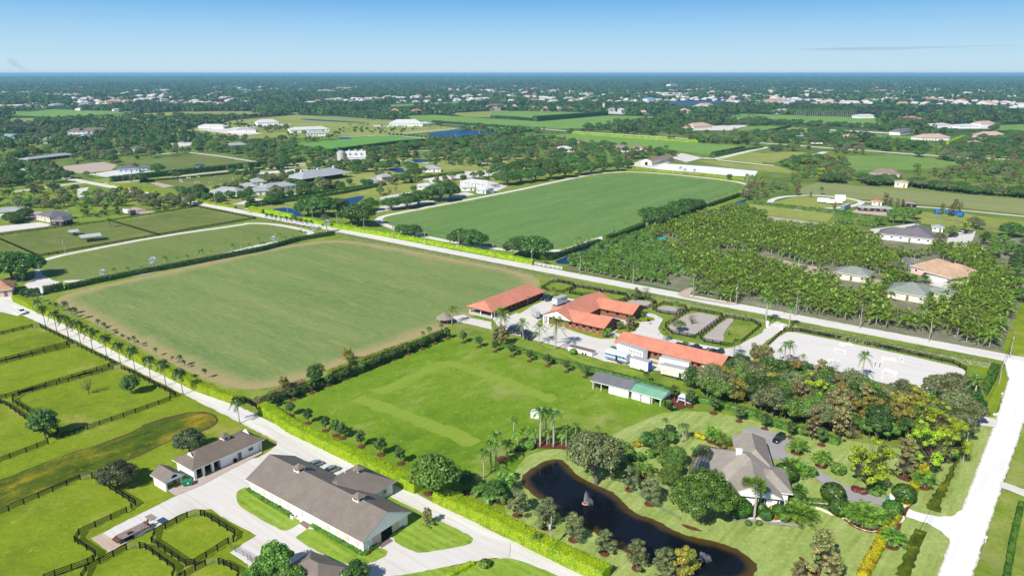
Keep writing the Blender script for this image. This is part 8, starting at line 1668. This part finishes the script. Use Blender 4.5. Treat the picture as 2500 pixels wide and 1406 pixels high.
# far town roofs
def house_mesh(wc, rc, w, d, h, rh):
    b = MB(); b.box((0, 0, h/2), (w, d, h), 0, 0); e = .5; r = w/2-d/2*.8
    A = [(-w/2-e, -d/2-e, h), (w/2+e, -d/2-e, h), (w/2+e, d/2+e, h), (-w/2-e, d/2+e, h)]; c, f = (-r, 0, h+rh), (r, 0, h+rh)
    b.face([A[0], A[1], f, c], 1); b.face([A[2], A[3], c, f], 1); b.face([A[1], A[2], f], 1); b.face([A[3], A[0], c], 1); b.box((w*.1, d*.62, h*.4), (w*.4, d*.5, h*.8), 0, 0); return b.mesh('far_house', [wc, rc])
wl = plain('town_wall', (.60,.56,.51), .8, .2, var=.1, scale=.2); hm = []
for i, c in enumerate(((.55,.54,.52), (.50,.27,.18), (.33,.31,.30), (.62,.61,.59), (.47,.37,.31), (.42,.26,.21))):
    hm.append(house_mesh(wl, plain('town_roof_%s' % ('white','terracotta','grey','pale','tan','brick')[i], c, .8, .2, var=.12, scale=.2), random.uniform(18, 30), random.uniform(12, 16), 4.2, 3.2))
P_ = []; ro = []; sl = []; ix = []
for _ in range(9000):
    d = 2500*(9000/2500)**random.random(); a = R(random.uniform(-37, 37)); px, py = d*math.sin(a), d*math.cos(a)
    nz = mnoise.noise(Vector((px*.0011, py*.0011, 7.7)))
    if nz < -.4: continue
    if any(inside(px, py, q) for q in CLEARF): continue
    for s_ in (0, 50, 110): BLK.add((round(px*(1-s_/d)/50), round(py*(1-s_/d)/50)))
    P_.append((px, py, .5)); ro.append(random.choice((UAZ, VAZ))+random.uniform(-.2, .2)); sl.append(random.uniform(.4, .85)*(1+d/9000)); ix.append(random.choice((0,0,1,1,2,3,3,4,5)))
    if len(P_) >= 2600: break
scatter('distant_town', P_, ro, sl, ix, hm, 'pale and red roofs of the distant town among the trees')
# far woods: tiles of small crowns
def tile(seed, mats, n, size, hh, leaf, per):
    rng = np.random.default_rng(seed); V = []; Q = []; mi = []; off = 0
    for i in range(n):
        x, y = rng.uniform(-size/2, size/2, 2); h = hh*rng.uniform(.6, 1.25); r = h*rng.uniform(.32, .55)
        P, nr = blob_pts(rng, (x, y, h*.6), (r, r, h*.42), per, .35); v, q = leaves(P, nr, leaf, rng)
        V.append(v); Q.append(q+off); off += len(v); mi.append(np.full(len(q), rng.integers(len(mats))))
    return npmesh('woods_tile', np.concatenate(V), np.concatenate(Q), mats, np.concatenate(mi))
FW = [leafmat('far_wood_a', (.03,.11,.02), (.075,.18,.03)), leafmat('far_wood_b', (.08,.17,.02), (.17,.26,.04)), leafmat('far_wood_c', (.08,.085,.05), (.13,.12,.07)), leafmat('far_wood_d', (.012,.045,.014), (.03,.08,.022))]
tiles = [tile(400+i, FW[:2]+FW[3:] if i < 3 else FW[1:], 22, 54, 9.5, 1.5, 70) for i in range(5)]
P_ = []; ro = []; sl = []; ix = []
for layer, (ra, rb, sp, scl) in enumerate(((1150, 2600, 43, 1.0), (2600, 5200, 62, 1.35), (5200, 11000, 105, 2.0), (11000, 22000, 200, 3.2))):
    y = ra*.7
    while y < rb:
        x = -y*.80-300
        while x < y*.80+300:
            px, py = x+random.uniform(-.4, .4)*sp, y+random.uniform(-.4, .4)*sp; d = math.hypot(px, py); x += sp
            if not ra < d < rb: continue
            if hidesfield(px, py, d) or (d < 9000 and (round(px/50), round(py/50)) in BLK): continue
            nz = mnoise.noise(Vector((px*.0016, py*.0016, 3.1))); nz2 = mnoise.noise(Vector((px*.006, py*.006, 9.1)))
            if d < 2300 and nz2 < .02-(d-1150)/1150*.25: continue
            if d > 2300 and nz2 < -.42: continue
            P_.append((px, py, 0)); ro.append(random.uniform(0, 6.28)); sl.append(scl*random.uniform(.85, 1.15)); br = nz > .12
            ix.append(random.choice((3, 4, 4, 1)) if br else random.choice((0, 1, 2, 2, 3)))
        y += sp
scatter('distant_woods', P_, ro, sl, ix, tiles, 'distant tree cover reaching to the horizon')
print('woods tiles', len(P_), 'orchard', len(cand))
cleanup()
# ---- smoke far beyond the fields, a thin dark cloud streak
def vol(name, path, rad, dens, col, label):
    m, nt, out = newmat(name); v = nt.nodes.new('ShaderNodeVolumePrincipled'); v.inputs['Color'].default_value = (*col, 1); v.inputs['Density'].default_value = dens; nt.links.new(v.outputs[0], out.inputs['Volume'])
    o = MB().tube(path, rad, 10).build(name, m, None, True); tag(o, label, kind='stuff')
def SK(x, y, d):
    "a point of the sky seen at pixel x, y and d metres away"
    k = d/(F*math.cos(PITCH)-(y-703)*math.sin(PITCH)); return ((x-1250)*k, d, CAMH-k*((y-703)*math.cos(PITCH)+F*math.sin(PITCH)))
vol('smoke_plume', [SK(76,176.6,13000), SK(60,172,13000), SK(45,162,13000), SK(32,152,13000), SK(18,146,13000)], [8, 30, 50, 70, 30], .0016, (.40,.42,.55), 'thin bluish smoke plume on the horizon at the left')
vol('cloud_streak', [SK(1930,121,15000), SK(2000,121,15000), SK(2080,120,15000), SK(2180,119,15000), SK(2300,116,15000), SK(2420,113,15000), SK(2560,110,15000)], [4, 26, 34, 30, 20, 14, 4], .0045, (.42,.44,.58), 'thin dark streak of cloud at the right above the horizon')
# ---- the air
def volume(name, mat): pass
m, nt_, out_ = newmat('haze_air'); v_ = nt_.nodes.new('ShaderNodeVolumePrincipled'); v_.inputs['Color'].default_value = (.36,.76,1.0,1); v_.inputs['Density'].default_value = HAZE; v_.inputs['Anisotropy'].default_value = .1
nt_.links.new(v_.outputs[0], out_.inputs['Volume'])
b = MB(); b.box((0, 99000, (CAMH+5-1)/2), (302000, 206000, CAMH+5+1)); o = b.build('haze', m); tag(o, kind='stuff', label='thin blue air between the camera and the horizon')
